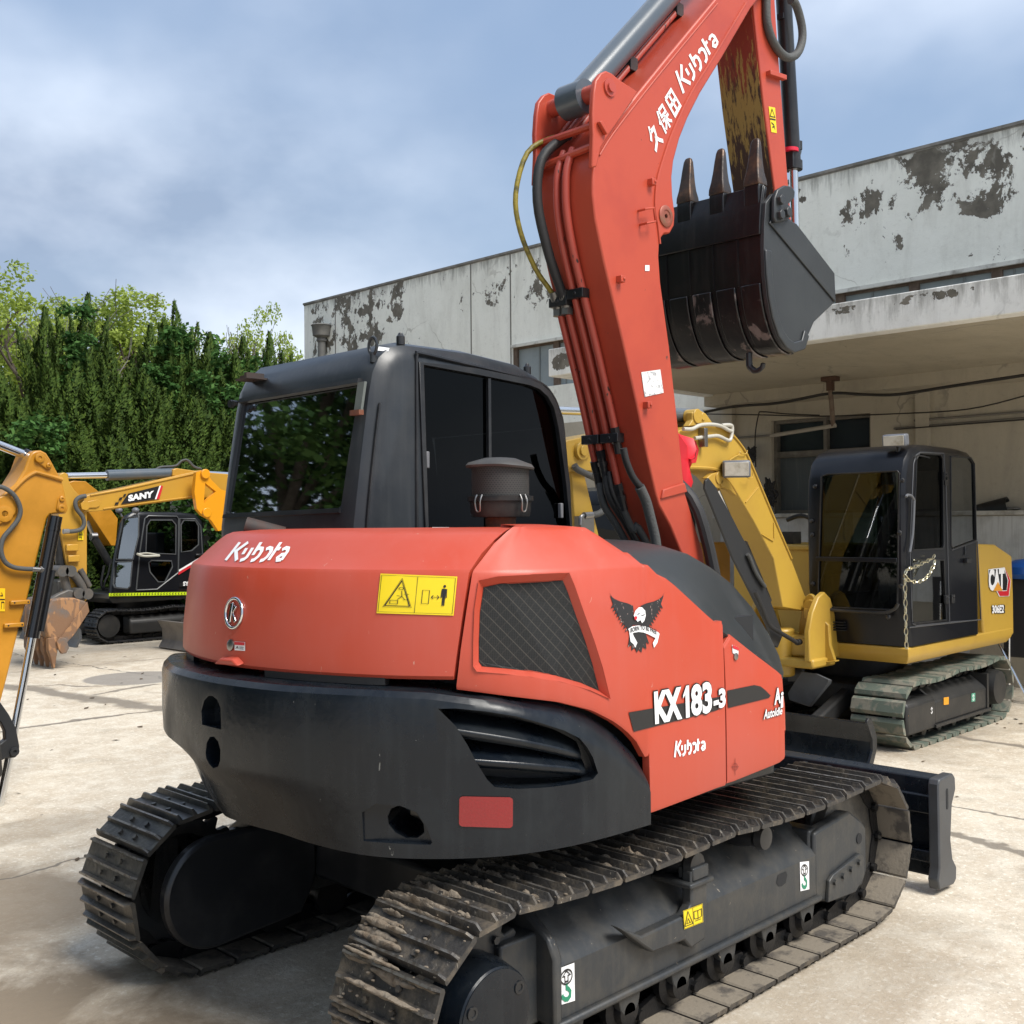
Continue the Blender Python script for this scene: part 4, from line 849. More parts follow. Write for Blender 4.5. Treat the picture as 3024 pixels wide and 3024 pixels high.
def cutter(pxs, depth, surfb, grow=1.0, outw=.3, dirv=None):
    """solid plug under an outline drawn on the surface, pushed inwards"""
    P = [hit(surfb, x, y, 0) for x, y in pxs]; P = [p for p in P if p]; c = sum(P, V(0, 0, 0))/len(P)
    n = dirv or V(-c.x, -c.y, 0).normalized()
    Q = [p-n*((p-c).dot(n)) for p in P]; return MB().loft([[c+(p-c)*grow-n*outw for p in Q], [p+n*depth for p in Q]])
U = lambda l: [(1100+x/2.273, 1850+y/2.273) for x, y in l]
K4 = lambda l: [(400+x/2.415, 1850+y/2.415) for x, y in l]
vent = U([(440, 552), (560, 550), (760, 570), (960, 602), (1120, 645), (1290, 700), (1390, 750), (1440, 810), (1480, 880), (1515, 985), (1480, 1025), (1360, 1055), (1180, 1080), (980, 1090), (820, 1078), (770, 1030), (700, 915), (640, 800), (560, 670)])
nv = V(.55, .83, 0).normalized()
slotA = K4([(475, 700), (470, 600), (490, 530), (520, 495), (550, 495), (585, 525), (607, 580), (612, 735)])
slotB = K4([(500, 900), (508, 830), (530, 788), (560, 785), (590, 820), (606, 880), (604, 960), (590, 1000), (555, 1012), (525, 980), (505, 940)])
holeC = U([(88, 1290), (110, 1238), (160, 1218), (225, 1226), (285, 1270), (330, 1340), (336, 1400), (290, 1436), (215, 1438), (140, 1400), (95, 1340)])
flatC = U([(20, 1190), (190, 1205), (300, 1250), (370, 1360), (400, 1450), (390, 1465), (60, 1450), (-60, 1440), (-70, 1250)])
boolean(CWo, [cutter(vent, .13, cb, dirv=nv), cutter(slotA, .05, cb, dirv=V(1, 0, 0)), cutter(slotB, .2, cb, dirv=V(1, 0, 0)), cutter(holeC, .24, cb, dirv=V(.8, .6, 0)), cutter(flatC, .022, cb, dirv=V(.8, .6, 0))])
def slat(line, dz, name='vent_slat'):
    P = [hit(cb, *q, 0) for q in catmull([Vector(p) for p in line], 4)]; P = [p for p in P if p]
    mb = MB(); rg = []
    for k, p in enumerate(P):
        t = k/(len(P)-1); o = p+nv*(.004+.03*(t**6)); e = p+nv*.125+V(0, 0, .045)
        rg.append([o+V(0, 0, .0), o+V(0, 0, -.016)+nv*.002, o+V(0, 0, -.028)+nv*.02, e-V(0, 0, .02), e, o+V(0, 0, .014)+nv*.02])
    mb.loft(rg); return part(name, mb, CHAR, CWo, bev=.004)
slat(U([(530, 690), (620, 705), (820, 735), (1050, 775), (1250, 820), (1420, 868)]), 0)
slat(U([(630, 895), (760, 905), (960, 918), (1150, 935), (1300, 950), (1452, 975)]), 0)
rx = [0, .015, .06, .25, .5, .75, .94, .985, 1]; lo_ = [.10, .04, 0, 0, 0, 0, 0, .04, .10]
mb = MB(); put(mb, ([(x, q) for x, l in zip(rx, lo_) for q in (l, 1-l)], [(2*i, 2*i+1, 2*i+3, 2*i+2) for i in range(8)]), U([(583, 1138), (941, 1145), (939, 1352), (580, 1340)]), on(cb), .004); part('reflector', mb, REFL, CWo, sm=0)
mb = MB(); c = hit(cb, *K4([(578, 632)])[0], 0)+V(.048, 0, 0); mb.cyl(c, c-V(.02, 0, 0), .016, n=6); part('counterweight_bolt', mb, BLACK, CWo)
# dark inner house body behind gaps
mb = MB(); ins = [inset(HDp, i, .16) for i in range(len(HDp))]; mb.pxy([(p.x, p.y) for p in ins], .90, 1.45); part('house_body', mb, INTER, EX)
mb = MB(); mb.pxy([(-.9, -.95), (.55, -1.0), (.72, -.85), (.85, -.4), (.85, .4), (.6, 1.0), (-.9, 1.0)], .80, .90); part('house_deck', mb, BLACK, EX, bev=.01)

# ---- rear engine hood
def shiftz(z): return interp(z, [(1.345, .0), (1.69, .05), (1.75, .085), (1.80, .13), (1.835, .17)])
BI = min([i for i, p in enumerate(HDp) if p.y < -.5 and p.x < -.3], key=lambda i: abs(HDp[i].y+.838))
ARC = [0]
for a_, b_ in zip(HDp, HDp[1:]): ARC.append(ARC[-1]+(b_-a_).length)
def lean(i, z, extra=0):
    sj = abs(ARC[i]-ARC[BI]); k = max(0, 1-sj/.38); t = (HDp[max(i-1, 0)]-HDp[i+1]).normalized(); return V(t.x, t.y, 0)*((shiftz(z)+extra)*k)
hl = []
idx = [i for i in range(BI, len(HDp)) if HDp[i].x < -.3]
for i in idx:
    p = HDp[i]; tp_ = -.0
    prof = [(.03, 1.345), (.008, 1.348), (0, 1.36), (.002, 1.45), (.018, 1.60), (.033, 1.685), (.040, 1.697), (.062, 1.712), (.10, 1.748), (.145, 1.788), (.172, 1.808), (.20, 1.819), (.30, 1.828), (.52, 1.832)]
    hl.append([V(*inset(HDp, i, d), z)+lean(i, z) for d, z in prof])
mb = MB().loft([r+[V(r[-1].x, r[-1].y, 1.345)] for r in hl]); HOOD = part('engine_hood', mb, RED, EX, sm=24, bev=.006)
hb = bvh(HOOD)
# lip over the lock, rubber seal
mb = MB(); q = [hit(hb, x, y, 0) for x, y in [(650, 1952), (668, 1935), (704, 1937), (722, 1958)]]
mb.loft([[p+V(.01, 0, 0) for p in q], [p-V(.028, 0, 0)-V(0, 0, .01) for p in q]]); part('hood_lip', mb, RED, HOOD, bev=.006)
mb = MB()
for a, b in ((534, 578), (772, 1150)):
    P = [V(*inset(HDp, i, .02), 1.338) for i in idx]; Q = [p for p in P if (a < 1512+FOC*((p-EYE).dot(_r))/((p-EYE).dot(_f)) < b)]
    if len(Q) > 1: mb.loft([[p+V(-.012, -.006, -.012), p+V(-.012, -.006, .012), p+V(.02, .01, .012), p+V(.02, .01, -.012)] for p in Q])
part('hood_seal', mb, RUB, HOOD)
# emblem: chrome ring and broken-bar letter K
def surfh(x, y, off): return hit(hb, x, y, off)
c = surfh(694, 1811, .004); ax = (surfh(694, 1811, .05)-surfh(694, 1811, 0)).normalized()
mb = MB(); u_ = V(0, 0, 1); s_ = ax.cross(u_).normalized(); u2 = s_.cross(ax).normalized(); R0 = .052
ringp = [c+(s_*math.cos(2*math.pi*i/40)+u2*math.sin(2*math.pi*i/40))*R0 for i in range(41)]
mb.tube(ringp, .0065, n=10, sm=1); em = part('emblem_ring', mb, CHROME, HOOD, sm=60)
def emb(pts, h=.008):
    mb = MB(); P = [c-s_*x*R0+u2*y*R0 for x, y in pts]; return mb.loft([[p-ax*.004 for p in P], [p+ax*h for p in P]])
k1 = emb([(-.46, -.52), (-.42, .0), (-.30, .66), (-.02, .72), (-.12, .06), (-.12, -.04), (-.16, -.62), (-.36, -.68)])
for q_ in ([(-.07, .03), (.10, .58), (.40, .42), (.06, -.0)], [(-.06, -.05), (.10, -.02), (.50, -.50), (.30, -.66)]): w_ = emb(q_); k1.add(w_.v, w_.f)
part('emblem_letter', k1, CHROME, em, bev=.002)
mb = MB(); p = surfh(684, 1905, .001); mb.lathe(p, -ax if ax.x > 0 else ax, [(0, .02), (.006, .02), (.010, .012), (.010, 0)], 20); part('hood_lock', mb, BOLT, HOOD)
lq = [(695, 1894), (726, 1896), (726, 1922), (695, 1920)]
mb = put(MB(), rect(3, 1), lq, surfh, .003); o = part('danger_sticker', mb, WHT, HOOD, sm=0)
mb = put(MB(), rect(3, 1, .02, .62, .98, .97), lq, surfh, .005); part('sticker_band', mb, REDI, o, sm=0)
mb = put(MB(), strokes([[(.15, .2), (.3, .45), (.38, .2)], [(.5, .4), (.9, .4)], [(.5, .2), (.9, .2)]], .07), lq, surfh, .005); part('sticker_text', mb, INK, o, sm=0)
# wordmark on the upper slope
mb = put(MB(), wm(shear=.5, w=.050), [(676, 1603), (876, 1603), (858, 1659), (668, 1656)], surfh, .003); part('maker_lettering', mb, WHT, HOOD, sm=0)
# large yellow warning plate
yq = [(1124, 1693), (1350, 1701), (1339, 1819), (1113, 1811)]
def ycor(): return [(1125, 1694), (1351, 1703), (1340, 1818), (1113, 1811)]
mb = put(MB(), rect(14, 6), ycor(), surfh, .003); yp = part('warning_plate', mb, STK, HOOD, sm=0)
mb = MB()
for s, w_ in (([[(.02, .04), (.02, .96), (.49, .96), (.49, .04), (.02, .04)], [(.49, .04), (.49, .96), (.98, .96), (.98, .04), (.49, .04)]], .006), ([[(.29, .84), (.10, .20), (.42, .20), (.29, .84), (.10, .20)]], .016), ([[(.29, .90), (.075, .165), (.445, .165), (.29, .90)]], .005),
              ([[(.16, .25), (.16, .34), (.26, .34), (.26, .25), (.16, .25)], [(.25, .36), (.31, .44), (.30, .58)], [(.24, .46), (.31, .44), (.35, .36)], arc(.29, .64, .03, .03, 0, 360, 10), [(.33, .5), (.40, .5)], [(.33, .36), (.40, .36)]], .009),
              ([[(.57, .28), (.57, .62), (.66, .62), (.66, .28), (.57, .28)]], .008), ([[(.69, .45), (.79, .45)], [(.715, .50), (.69, .45), (.715, .40)], [(.765, .50), (.79, .45), (.765, .40)]], .011)):
    put(mb, strokes(s, w_), ycor(), surfh, .005)
put(mb, poly(arc(.85, .735, .018, .038, 0, 360, 14)[:-1]), ycor(), surfh, .005); put(mb, poly([(.815, .67), (.885, .67), (.89, .44), (.875, .44), (.87, .60), (.868, .24), (.853, .24), (.851, .44), (.847, .24), (.832, .24), (.83, .60), (.825, .44), (.81, .44)]), ycor(), surfh, .005)
part('warning_drawing', mb, INK, yp, sm=0)

# ---- right side door panel with grille opening
zline = [(-.53, 1.832), (-.5, 1.815), (-.45, 1.779), (-.4, 1.743), (-.35, 1.704), (-.3, 1.668), (-.25, 1.643), (-.2, 1.616), (-.1, 1.556), (0, 1.496), (.1, 1.44), (.3, 1.335), (.5, 1.235), (.56, 1.20)]
def panel(cond, zb_tab, name, front=False):
    rg = []
    ii = [i for i, p in enumerate(HDp) if cond(p)]
    ii = ii if HDp[ii[0]].x < HDp[ii[-1]].x else ii[::-1]
    st = [(HDp[i].x, HDp[i], i) for i in ii]
    for x, p, i in st:
        zt = interp(x, zline); zb = interp(x, zb_tab); b = max(0, min(1, (-.25-x)/.35)); k = b
        zc = min(1.69, zt-.012-.0); it = .012+.19*k
        if zt > 1.7: zc = 1.69
        lv = [(.03, zb), (.004, zb+.002), (0, zb+.014), (0, zb+(zc-zb)*.35), (.003+.01*k, zb+(zc-zb)*.7), (.008+.025*k, zc-.006), (.012+.03*k, zc+min(.006, (zt-zc)*.3)), (.012+.03*k+(it-.012-.03*k)*.55, zc+(zt-zc)*.62), (.012+.03*k+(it-.012-.03*k)*.85, zc+(zt-zc)*.9), (max(it, .045), zt), (max(it, .045)+.18*k+.01, zt-.0+.01*k), (max(it, .045)+.18*k+.01, zt-.05), (.05+.02*k, zc-.06), (.032, zb+(zc-zb)*.5)]
        rg.append([V(*inset(HDp, i, d), z)+(lean(i, z, .011) if i <= BI else V(0, 0, 0)) for d, z in lv])
    return rg
def nearside(p): return p.y < -.3
zbt = [(-1.1, 1.318), (-1.03, 1.305), (-.98, 1.295), (-.80, 1.262), (-.66, 1.22), (-.546, 1.165), (-.45, 1.10), (-.42, 1.06), (-.385, 1.015)]
dense = []
rgs = panel(lambda p: nearside(p) and p.y > -2 and p.x > HDp[BI].x-.0001 and p.x < -.38, zbt, 'x')
# rows below the arch end drop to the sill line
rgf = panel(lambda p: nearside(p) and -.368 < p.x < .098, [(-.385, .825), (.07, .842)], 'x')
P0 = rgf[0]; # duplicate first forward station at the arch end so the edge is vertical
mb = MB().loft(rgs+[[V(-.374, q.y, q.z) for q in rgs[-1]]]+[[V(-.370, q.y, q.z) for q in P0]]+rgf+[[V(.098, q.y, q.z) for q in rgf[-1]]])
DOOR = part('side_door', mb, RED, EX, sm=24, bev=.004)
for md_ in list(DOOR.modifiers): DOOR.modifiers.remove(md_)
db = bvh(DOOR)
S = lambda l: [(1300+x/1.61, 1500+y/1.61) for x, y in l]
gr = S([(222, 382), (300, 365), (420, 358), (596, 349), (618, 400), (660, 520), (700, 630), (735, 740), (768, 872), (680, 833), (560, 798), (440, 778), (320, 765), (215, 756), (200, 735), (200, 640), (205, 500)])
def gcut():
    P = [hit(db, x, y, 0) for x, y in gr]; c = sum(P, V(0, 0, 0))/len(P); n = V(.42, .91, 0).normalized()
    a = [c+(p-c)*1.22-n*.35 for p in P]; b = [c+(p-c)*1.16+n*.003 for p in P]; d = [p+n*.03 for p in P]; e = [p+n*.12 for p in P]
    return MB().loft([a, b, d, e]), P, c, n
gc, GP, gcen, gn = gcut()
boolean(DOOR, [gc])
md_ = DOOR.modifiers.new('bevel', 'BEVEL'); md_.width = .004; md_.segments = 2; md_.limit_method = 'ANGLE'; md_.angle_limit = R(40)
db2 = bvh(DOOR)
# frame filler ring (the sloped reveal) and the mesh
mb = MB(); n = len(GP); A_ = [gcen+(p-gcen)*1.155+gn*.004 for p in GP]; B_ = [p+gn*.034 for p in GP]
mb.loft([A_, B_, [q+gn*.01+(q-gcen)*.04 for q in B_], [q+gn*.012 for q in A_]], caps=False); part('grille_frame', mb, RED, DOOR, sm=50)
def mesh_mat():
    m = bpy.data.materials.new('woven_wire_mesh'); m.use_nodes = True; t = m.node_tree; b = t.nodes['Principled BSDF']; L = t.links.new; b.inputs['Roughness'].default_value = .6; b.inputs['Specular IOR Level'].default_value = .25
    tc = N(t, 'ShaderNodeTexCoord'); cols = []
    def wave(rot, sc, lo, hi):
        mp = N(t, 'ShaderNodeMapping'); mp.inputs['Rotation'].default_value = rot; mp.inputs['Scale'].default_value = (1, .0, 1) if 0 else (1, 1, 1)
        wv = N(t, 'ShaderNodeTexWave'); wv.inputs['Scale'].default_value = sc; wv.inputs['Distortion'].default_value = .2; wv.bands_direction = 'X'
        r = N(t, 'ShaderNodeValToRGB'); r.color_ramp.elements[0].position = lo; r.color_ramp.elements[1].position = hi
        L(tc.outputs['Object'], mp.inputs[0]); L(mp.outputs[0], wv.inputs[0]); L(wv.outputs['Fac'], r.inputs[0]); return r.outputs[0]
    a = wave((0, R(40), 0), 11, .95, .995); c_ = wave((0, R(-44), 0), 11, .96, .995); d = wave((0, R(0), 0), 60, .3, .8); e = wave((0, R(90), 0), 60, .3, .8)
    nz = N(t, 'ShaderNodeTexNoise'); nz.inputs['Scale'].default_value = 9; L(tc.outputs['Object'], nz.inputs[0])
    def mixf(cur, f, col, amt):
        x = N(t, 'ShaderNodeMix', data_type='RGBA'); k = N(t, 'ShaderNodeMath', operation='MULTIPLY'); k.inputs[1].default_value = amt; L(f, k.inputs[0]); L(k.outputs[0], x.inputs['Factor'])
        if isinstance(cur, tuple): x.inputs['A'].default_value = cur
        else: L(cur, x.inputs['A'])
        x.inputs['B'].default_value = col; return x.outputs['Result']
    cu = mixf((.004, .005, .006, 1), d, (.022, .024, .025, 1), .7); cu = mixf(cu, e, (.024, .025, .025, 1), .5); cu = mixf(cu, nz.outputs['Fac'], (.03, .027, .022, 1), .25); cu = mixf(cu, a, (.10, .09, .075, 1), .42); cu = mixf(cu, c_, (.08, .07, .06, 1), .16)
    L(cu, b.inputs['Base Color']); return m
mb = MB().add([p+gn*.026+(p-gcen)*.01 for p in GP], [tuple(range(n))]); part('grille_mesh', mb, mesh_mat(), DOOR, sm=0)
# front panel, separate by a narrow joint
rg2 = panel(lambda p: nearside(p) and .108 < p.x < .6, [(.07, .842), (.49, .862), (.56, .88)], 'x')
def cutfront(r, x, p0): return [V(x, q.y, q.z) for q in r]
r0 = [V(.108, q.y, q.z-(.035 if q.z > 1.3 else 0)) for q in rg2[0]]
rl = rg2[-1]
zf = lambda z, a, b: z
mb = MB().loft([r0]+rg2[:-1]+[[V(interp(q.z, [(.86, .49), (1.02, .562), (1.2, .53)]), q.y+.005, q.z) for q in rl], [V(interp(q.z, [(.86, .50), (1.02, .575), (1.2, .54)]), q.y+.09, q.z) for q in rl]])
FP = part('front_side_panel', mb, RED, EX, bev=.004, sm=24)
fb_ = bvh(FP)
BV2 = BVHTree.FromPolygons([v.co for v in DOOR.data.vertices]+[v.co for v in FP.data.vertices], [tuple(p.vertices) for p in DOOR.data.polygons]+[tuple(i+len(DOOR.data.vertices) for i in p.vertices) for p in FP.data.polygons])
sd_ = on(BV2)
mb = put(MB(), rect(8, 2), S([(893, 972), (1352, 893), (1356, 951), (917, 1064)]), sd_, .003); SP = part('model_stripe', mb, INK, DOOR, sm=0)
mb = MB(); mb.add([sd_(*q, .003) for q in S([(1362, 868), (1490, 842), (1520, 848), (1545, 868), (1568, 892), (1560, 903), (1366, 951)])], [(0, 1, 2, 3, 4, 5, 6)]); part('stripe_end', mb, INK, FP, sm=0)
def outlined(s, quad, grow, parent, nm, bold=.02, shear=0, wmat=None, omat=None, sf=None, sp=1):
    mb = put(MB(), text2d(s, bold, shear, sp, grow), quad, sf or sd_, .004); o = part(nm+'_outline', mb, omat or INK, parent, sm=0)
    mb = put(MB(), text2d(s, bold, shear, sp), quad, sf or sd_, .006); part(nm, mb, wmat or WHT, o, sm=0)
KQ = S([(1010, 874), (1285, 822), (1287, 972), (1016, 1028)])
def subq(q, x0, x1):
    tl, tr, br, bl = [Vector(p) for p in q]; return [tuple(tl.lerp(tr, x0)), tuple(tl.lerp(tr, x1)), tuple(bl.lerp(br, x1)), tuple(bl.lerp(br, x0))]
outlined('KX', subq(KQ, 0, .475), .03, DOOR, 'model_number', bold=.05, sp=.95)
outlined('83', subq(KQ, .635, 1), .03, DOOR, 'model_number', bold=.04, sp=1.0)
one = [(0, .72), (.55, 1), (1, 1), (1, 0), (.38, 0), (.38, .74), (0, .62)]
mb = put(MB(), poly([(.5+(x-.5)*1.25, .5+(y-.5)*1.055) for x, y in one]), subq(KQ, .50, .605), sd_, .004); o = part('model_number_outline', mb, INK, DOOR, sm=0)
mb = put(MB(), poly(one), subq(KQ, .50, .605), sd_, .006); part('model_number', mb, WHT, o, sm=0)
outlined('-3', S([(1293, 868), (1350, 852), (1352, 944), (1294, 962)]), .03, DOOR, 'model_number', bold=.05)
mb = put(MB(), wm(shear=0, w=.055), S([(1112, 1108), (1260, 1093), (1260, 1148), (1112, 1185)]), sd_, .003); part('maker_lettering', mb, WHT, DOOR, sm=0)
outlined('A', S([(1584, 858), (1615, 852), (1613, 927), (1583, 937)]), .03, FP, 'badge_letter', bold=.03)
outlined('i', S([(1615, 876), (1626, 872), (1625, 947), (1612, 952)]), .03, FP, 'badge_letter', bold=.03)
outlined('Autoldle', S([(1533, 958), (1621, 945), (1620, 980), (1532, 1006)]), .03, FP, 'badge_word', bold=.02, shear=.15)
mb = put(MB(), rect(), S([(1384, 650), (1416, 664), (1414, 700), (1388, 690)]), sd_, .003); o = part('danger_sticker', mb, WHT, FP, sm=0)
mb = put(MB(), rect(1, 1, .02, .6, .98, .97), S([(1384, 650), (1416, 664), (1414, 700), (1388, 690)]), sd_, .005); part('sticker_band', mb, REDI, o, sm=0)
mb = MB(); p = sd_(*S([(1402, 706)])[0], 0); mb.lathe(p, (0, -1, 0), [(0, .014), (.006, .014), (.008, 0)], 16); part('panel_lock', mb, BOLT, FP)
tw = S([(1380, 1190), (1420, 1190), (1418, 1270), (1382, 1270)])
mb = put(MB(), strokes([[(.5, 1), (.5, 0)], [(.05, .5), (.95, .5)], arc(.5, .5, .3, .2, 0, 360, 14)], .05), tw, sd_, .003); part('lifting_mark', mb, mat('dark_red_ink', (.25, .03, .02), .5), FP, sm=0)
# eagle transfer: wings, head, banner, tail
eq = S([(800, 395), (1065, 395), (1065, 688), (800, 688)]); RB = random.Random(5)
mb = MB()
for sx in (0, 1):
    F_ = (lambda x: x) if not sx else (lambda x: 1.0-x)
    body = [(.02, .93), (.10, .87), (.20, .83), (.33, .80), (.43, .76), (.445, .66), (.42, .55), (.42, .40), (.36, .38), (.25, .48), (.15, .62), (.08, .76)]
    put(mb, poly([(F_(x), y) for x, y in body]), eq, sd_, .003)
    for k in range(10):
        t = k/9; bx = .06+.30*t; by = .86-.40*t; ln = .14-.04*t
        tip = (bx-.06-.02*t+(.02 if k == 0 else 0), by-.10-.03*t) if k else (.0, .99)
        put(mb, poly([(F_(bx), by+.03), (F_(bx+.035), by-.055), (F_(tip[0]), tip[1])]), eq, sd_, .003)
put(mb, poly([(.40, .42), (.62, .42), (.66, .30), (.72, .14), (.66, .17), (.67, .06), (.60, .09), (.58, .0), (.53, .05), (.50, -.0), (.46, .08), (.40, .03), (.40, .12), (.34, .09), (.37, .30)]), eq, sd_, .003)
put(mb, poly([(.42, .60), (.58, .62), (.62, .45), (.38, .45)]), eq, sd_, .003)
ea = part('eagle_transfer', mb, mat('black_transfer', (.02, .019, .02), .45, fleck=(.35, .25, .22), flsc=90, flth=.66), DOOR, sm=0)
mb = put(MB(), poly([(.43, .60), (.46, .68), (.52, .735), (.58, .735), (.635, .68), (.645, .60), (.62, .52), (.58, .48), (.55, .53), (.50, .50), (.46, .55)]), eq, sd_, .006)
put(mb, strokes([[(.36, .34), (.42, .375), (.52, .39), (.62, .38), (.72, .345), (.86, .28)]], .105), eq, sd_, .005, sub=(0, .0, 1, 1)); put(mb, poly([(.35, .36), (.38, .18), (.44, .13), (.46, .08), (.50, .16), (.44, .26), (.42, .30)]), eq, sd_, .0045); put(mb, poly([(.80, .34), (.90, .31), (.86, .16), (.80, .08), (.78, .16), (.84, .26)]), eq, sd_, .0045)
part('eagle_head_and_banner', mb, WHT, ea, sm=0)
mb = MB(); T_ = text2d('BORN TO BE FREE', .015)
vs = [(.37+.47*x, .325+.075*y+.045*math.sin(math.pi*x)-.06*max(0, x-.5)) for x, y in T_[0]]; put(mb, (vs, T_[1]), eq, sd_, .007)
put(mb, strokes([[(.49, .62), (.53, .64)], [(.56, .60), (.62, .62)]], .012), eq, sd_, .008)
part('banner_lettering', mb, INK, ea, sm=0)
mb = put(MB(), poly([(.43, .57), (.465, .60), (.49, .57), (.47, .535), (.445, .53)]), eq, sd_, .008); part('eagle_beak', mb, REDI, ea, sm=0)

# ---- black humped cover over the front right tank
rl_ = [(1784, 1592), (1870, 1596), (1956, 1612), (2030, 1636), (2097, 1675), (2160, 1724), (2222, 1796), (2270, 1872), (2300, 1935), (2314, 1985)]
rid = [PX(x, y, y=-.62) for x, y in rl_]; n = len(rid); rg = []
for k, q in enumerate(rid):
    t = k/(n-1); ox = -.50+(.53+.50)*t; oz = interp(ox, zline)-.012; oy = -.90-.15*min(1, t*2.2)
    O = V(ox, oy, oz); O2 = V(ox, oy+.04, oz-.04); pr_ = []
    for j in range(9):
        u = j/8; b = math.sin(math.pi*u*.5); p = V(O.x+(q.x-O.x)*u, O.y+(q.y-O.y)*u, O.z+(q.z-O.z)*b); pr_.append(p)
    inn = V(q.x+.02, -.42, q.z-.05)
    rg.append([O2]+pr_+[V(q.x, -.52, q.z-.004), inn, V(q.x+.02, -.41, .95), V(ox, -.9, .95)])
mb = MB().loft(rg); part('tank_cover', mb, mat('black_plastic_cover', (.022, .026, .029), .40, col2=(.04, .044, .047), nsc=3, bump=.05, bsc=20, fleck=(.22, .22, .2), flsc=18, flth=.80), EX, sm=40)
mb = MB(); mb.pxy([(.45, -.98), (.52, -.9), (.52, -.4), (.4, -.4), (.4, -.98)], .85, 1.05); part('front_bulkhead', mb, BLACK, EX)
mb = MB(); mb.pyz([(-.9, 1.345), (.9, 1.345), (.9, 1.78), (-.5, 1.80)], -.60, -.55); part('firewall', mb, INTER, EX)

# ---- cab
def rrect(x0, x1, z0, z1, r, n=5, skip=()):
    o = []
    for (cx, cz, a) in ((x1-r, z1-r, 0), (x0+r, z1-r, 90), (x0+r, z0+r, 180), (x1-r, z0+r, 270)):
        o += arc(cx, cz, r, r, a, a+90, n)
    return o
def resamp(pts, n=4): return pts
prof = [(-.835, .92), (-.835, 1.84), (-.795, 2.12), (-.755, 2.36), (-.735, 2.44), (-.70, 2.50), (-.64, 2.545), (-.56, 2.562), (-.2, 2.565), (.10, 2.545), (.24, 2.505), (.33, 2.44), (.385, 2.35), (.415, 2.22), (.45, 1.95), (.475, 1.6), (.48, .92)]
prof = [(x, z+max(0, z-2.3)*.125) for x, z in prof]
def cabloft(prof, y0, y1, r, cx, cz, k=.06):
    rg = []
    for y, d in ((y0, r), (y0+r*.12, r*.55), (y0+r*.4, r*.2), (y0+r, 0), (y1-r, 0), (y1-r*.4, r*.2), (y1-r*.12, r*.55), (y1, r)):
        rr = []
        for i, (x, z) in enumerate(prof):
            a = prof[max(i-1, 0)]; b = prof[min(i+1, len(prof)-1)]; t = Vector((b[0]-a[0], b[1]-a[1])).normalized(); n = Vector((-t.y, t.x))
            if n.dot(Vector((cx-x, cz-z))) < 0: n = -n
            rr.append(V(x+n.x*d, y, z+n.y*d if z > 1 else z))
        rg.append(rr)
    return MB().loft(rg)
CB0, CB1 = .0, 1.05
CAB = part('cab', cabloft(prof, CB0, CB1, .085, -.15, 1.7), CABM, EX, sm=35)
inner = cabloft([(x*.93-.01, 1.0 if z < 1 else z-.05) for x, z in prof], CB0+.05, CB1-.05, .06, -.15, 1.7)
# rear window opening (sloping face), side windows, front
W = lambda l: [(400+x/1.38, 900+y/1.38) for x, y in l]
Vv = lambda l: [(900+x/2.415, 800+y/2.415) for x, y in l]
def rearplane(x, y, off):
    # rear wall plane through the profile points
    a = V(-.835, 0, 1.84); d = V(.08, 0, .52).normalized(); n = d.cross(V(0, 1, 0)).normalized()
    r_ = ray(x, y); t = (a-EYE).dot(n)/r_.dot(n); p = EYE+r_*t; return p-r_.normalized()*off
rw = [(722, 1188), (1052, 1132), (1060, 1136), (1062, 1145), (1008, 1492), (1000, 1500), (674, 1516), (668, 1510), (716, 1196)]
RWp = [rearplane(x, y, 0) for x, y in rw]
sw = [(1248, 1078), (1400, 1106), (1560, 1138), (1590, 1150), (1614, 1172), (1632, 1205), (1645, 1260), (1655, 1330), (1668, 1430), (1684, 1590), (1263, 1590)]
SWp = [PX(x, y, y=0) for x, y in sw]
lw = [V(p.x, CB1, p.z) for p in SWp]
fw = [V(.5, .10, 1.25), V(.5, .95, 1.25), V(.42, .95, 2.30), V(.42, .10, 2.30)]
boolean(CAB, [inner, MB().prism([p-V(.15, 0, 0) for p in RWp], (.35, 0, 0)), MB().prism([p-V(0, .05, 0) for p in SWp], (0, .2, 0)), MB().prism([p-V(0, .12, 0) for p in lw], (0, .2, 0)), MB().prism([p-V(.2, 0, 0) for p in fw], (.4, 0, 0))])
mb = MB(); mb.add([p+V(.012, 0, 0) for p in RWp], [tuple(range(len(RWp)))]); part('rear_window', mb, GLK, CAB, sm=0)
mb = MB(); mb.add([p+V(0, .014, 0) for p in SWp], [tuple(range(len(SWp)))]); SWo = part('side_window', mb, GLB, CAB, sm=0)
mb = MB(); mb.add([p-V(0, .014, 0) for p in lw], [tuple(range(len(lw)))]); part('side_window', mb, GLK, CAB, sm=0)
mb = MB(); mb.add([p-V(.004, 0, 0) for p in fw], [(0, 1, 2, 3)]); part('front_window', mb, GLK, CAB, sm=0)
# side window frame pressed proud of the panel, meeting rail, latches
def ringframe(P, k, n, h):
    c = sum(P, V(0, 0, 0))/len(P); Q = []
    for i, p in enumerate(P):
        a, b = P[i-1], P[(i+1) % len(P)]; t = (b-a).normalized(); o = t.cross(n).normalized()
        if o.dot(p-c) < 0: o = -o
        Q.append(p+o*k)
    return MB().loft([[q+n*.004 for q in Q], [q-n*h for q in Q], [p-n*h for p in P], [p+n*.012 for p in P]], caps=False)
part('window_frame', ringframe(SWp, .028, V(0, 1, 0), .010), BLACK, SWo, bev=.002)
fo = [PX(x, y, y=-.002) for x, y in Vv([(800, 1850), (798, 1200), (797, 700), (800, 600), (815, 585), (1050, 640), (1500, 745), (1680, 800), (1760, 880), (1810, 990), (1845, 1150), (1895, 1800)])]
mb = MB(); mb.tube(fo, .008, n=6, sm=3); part('door_seam', mb, BLACK, CAB)
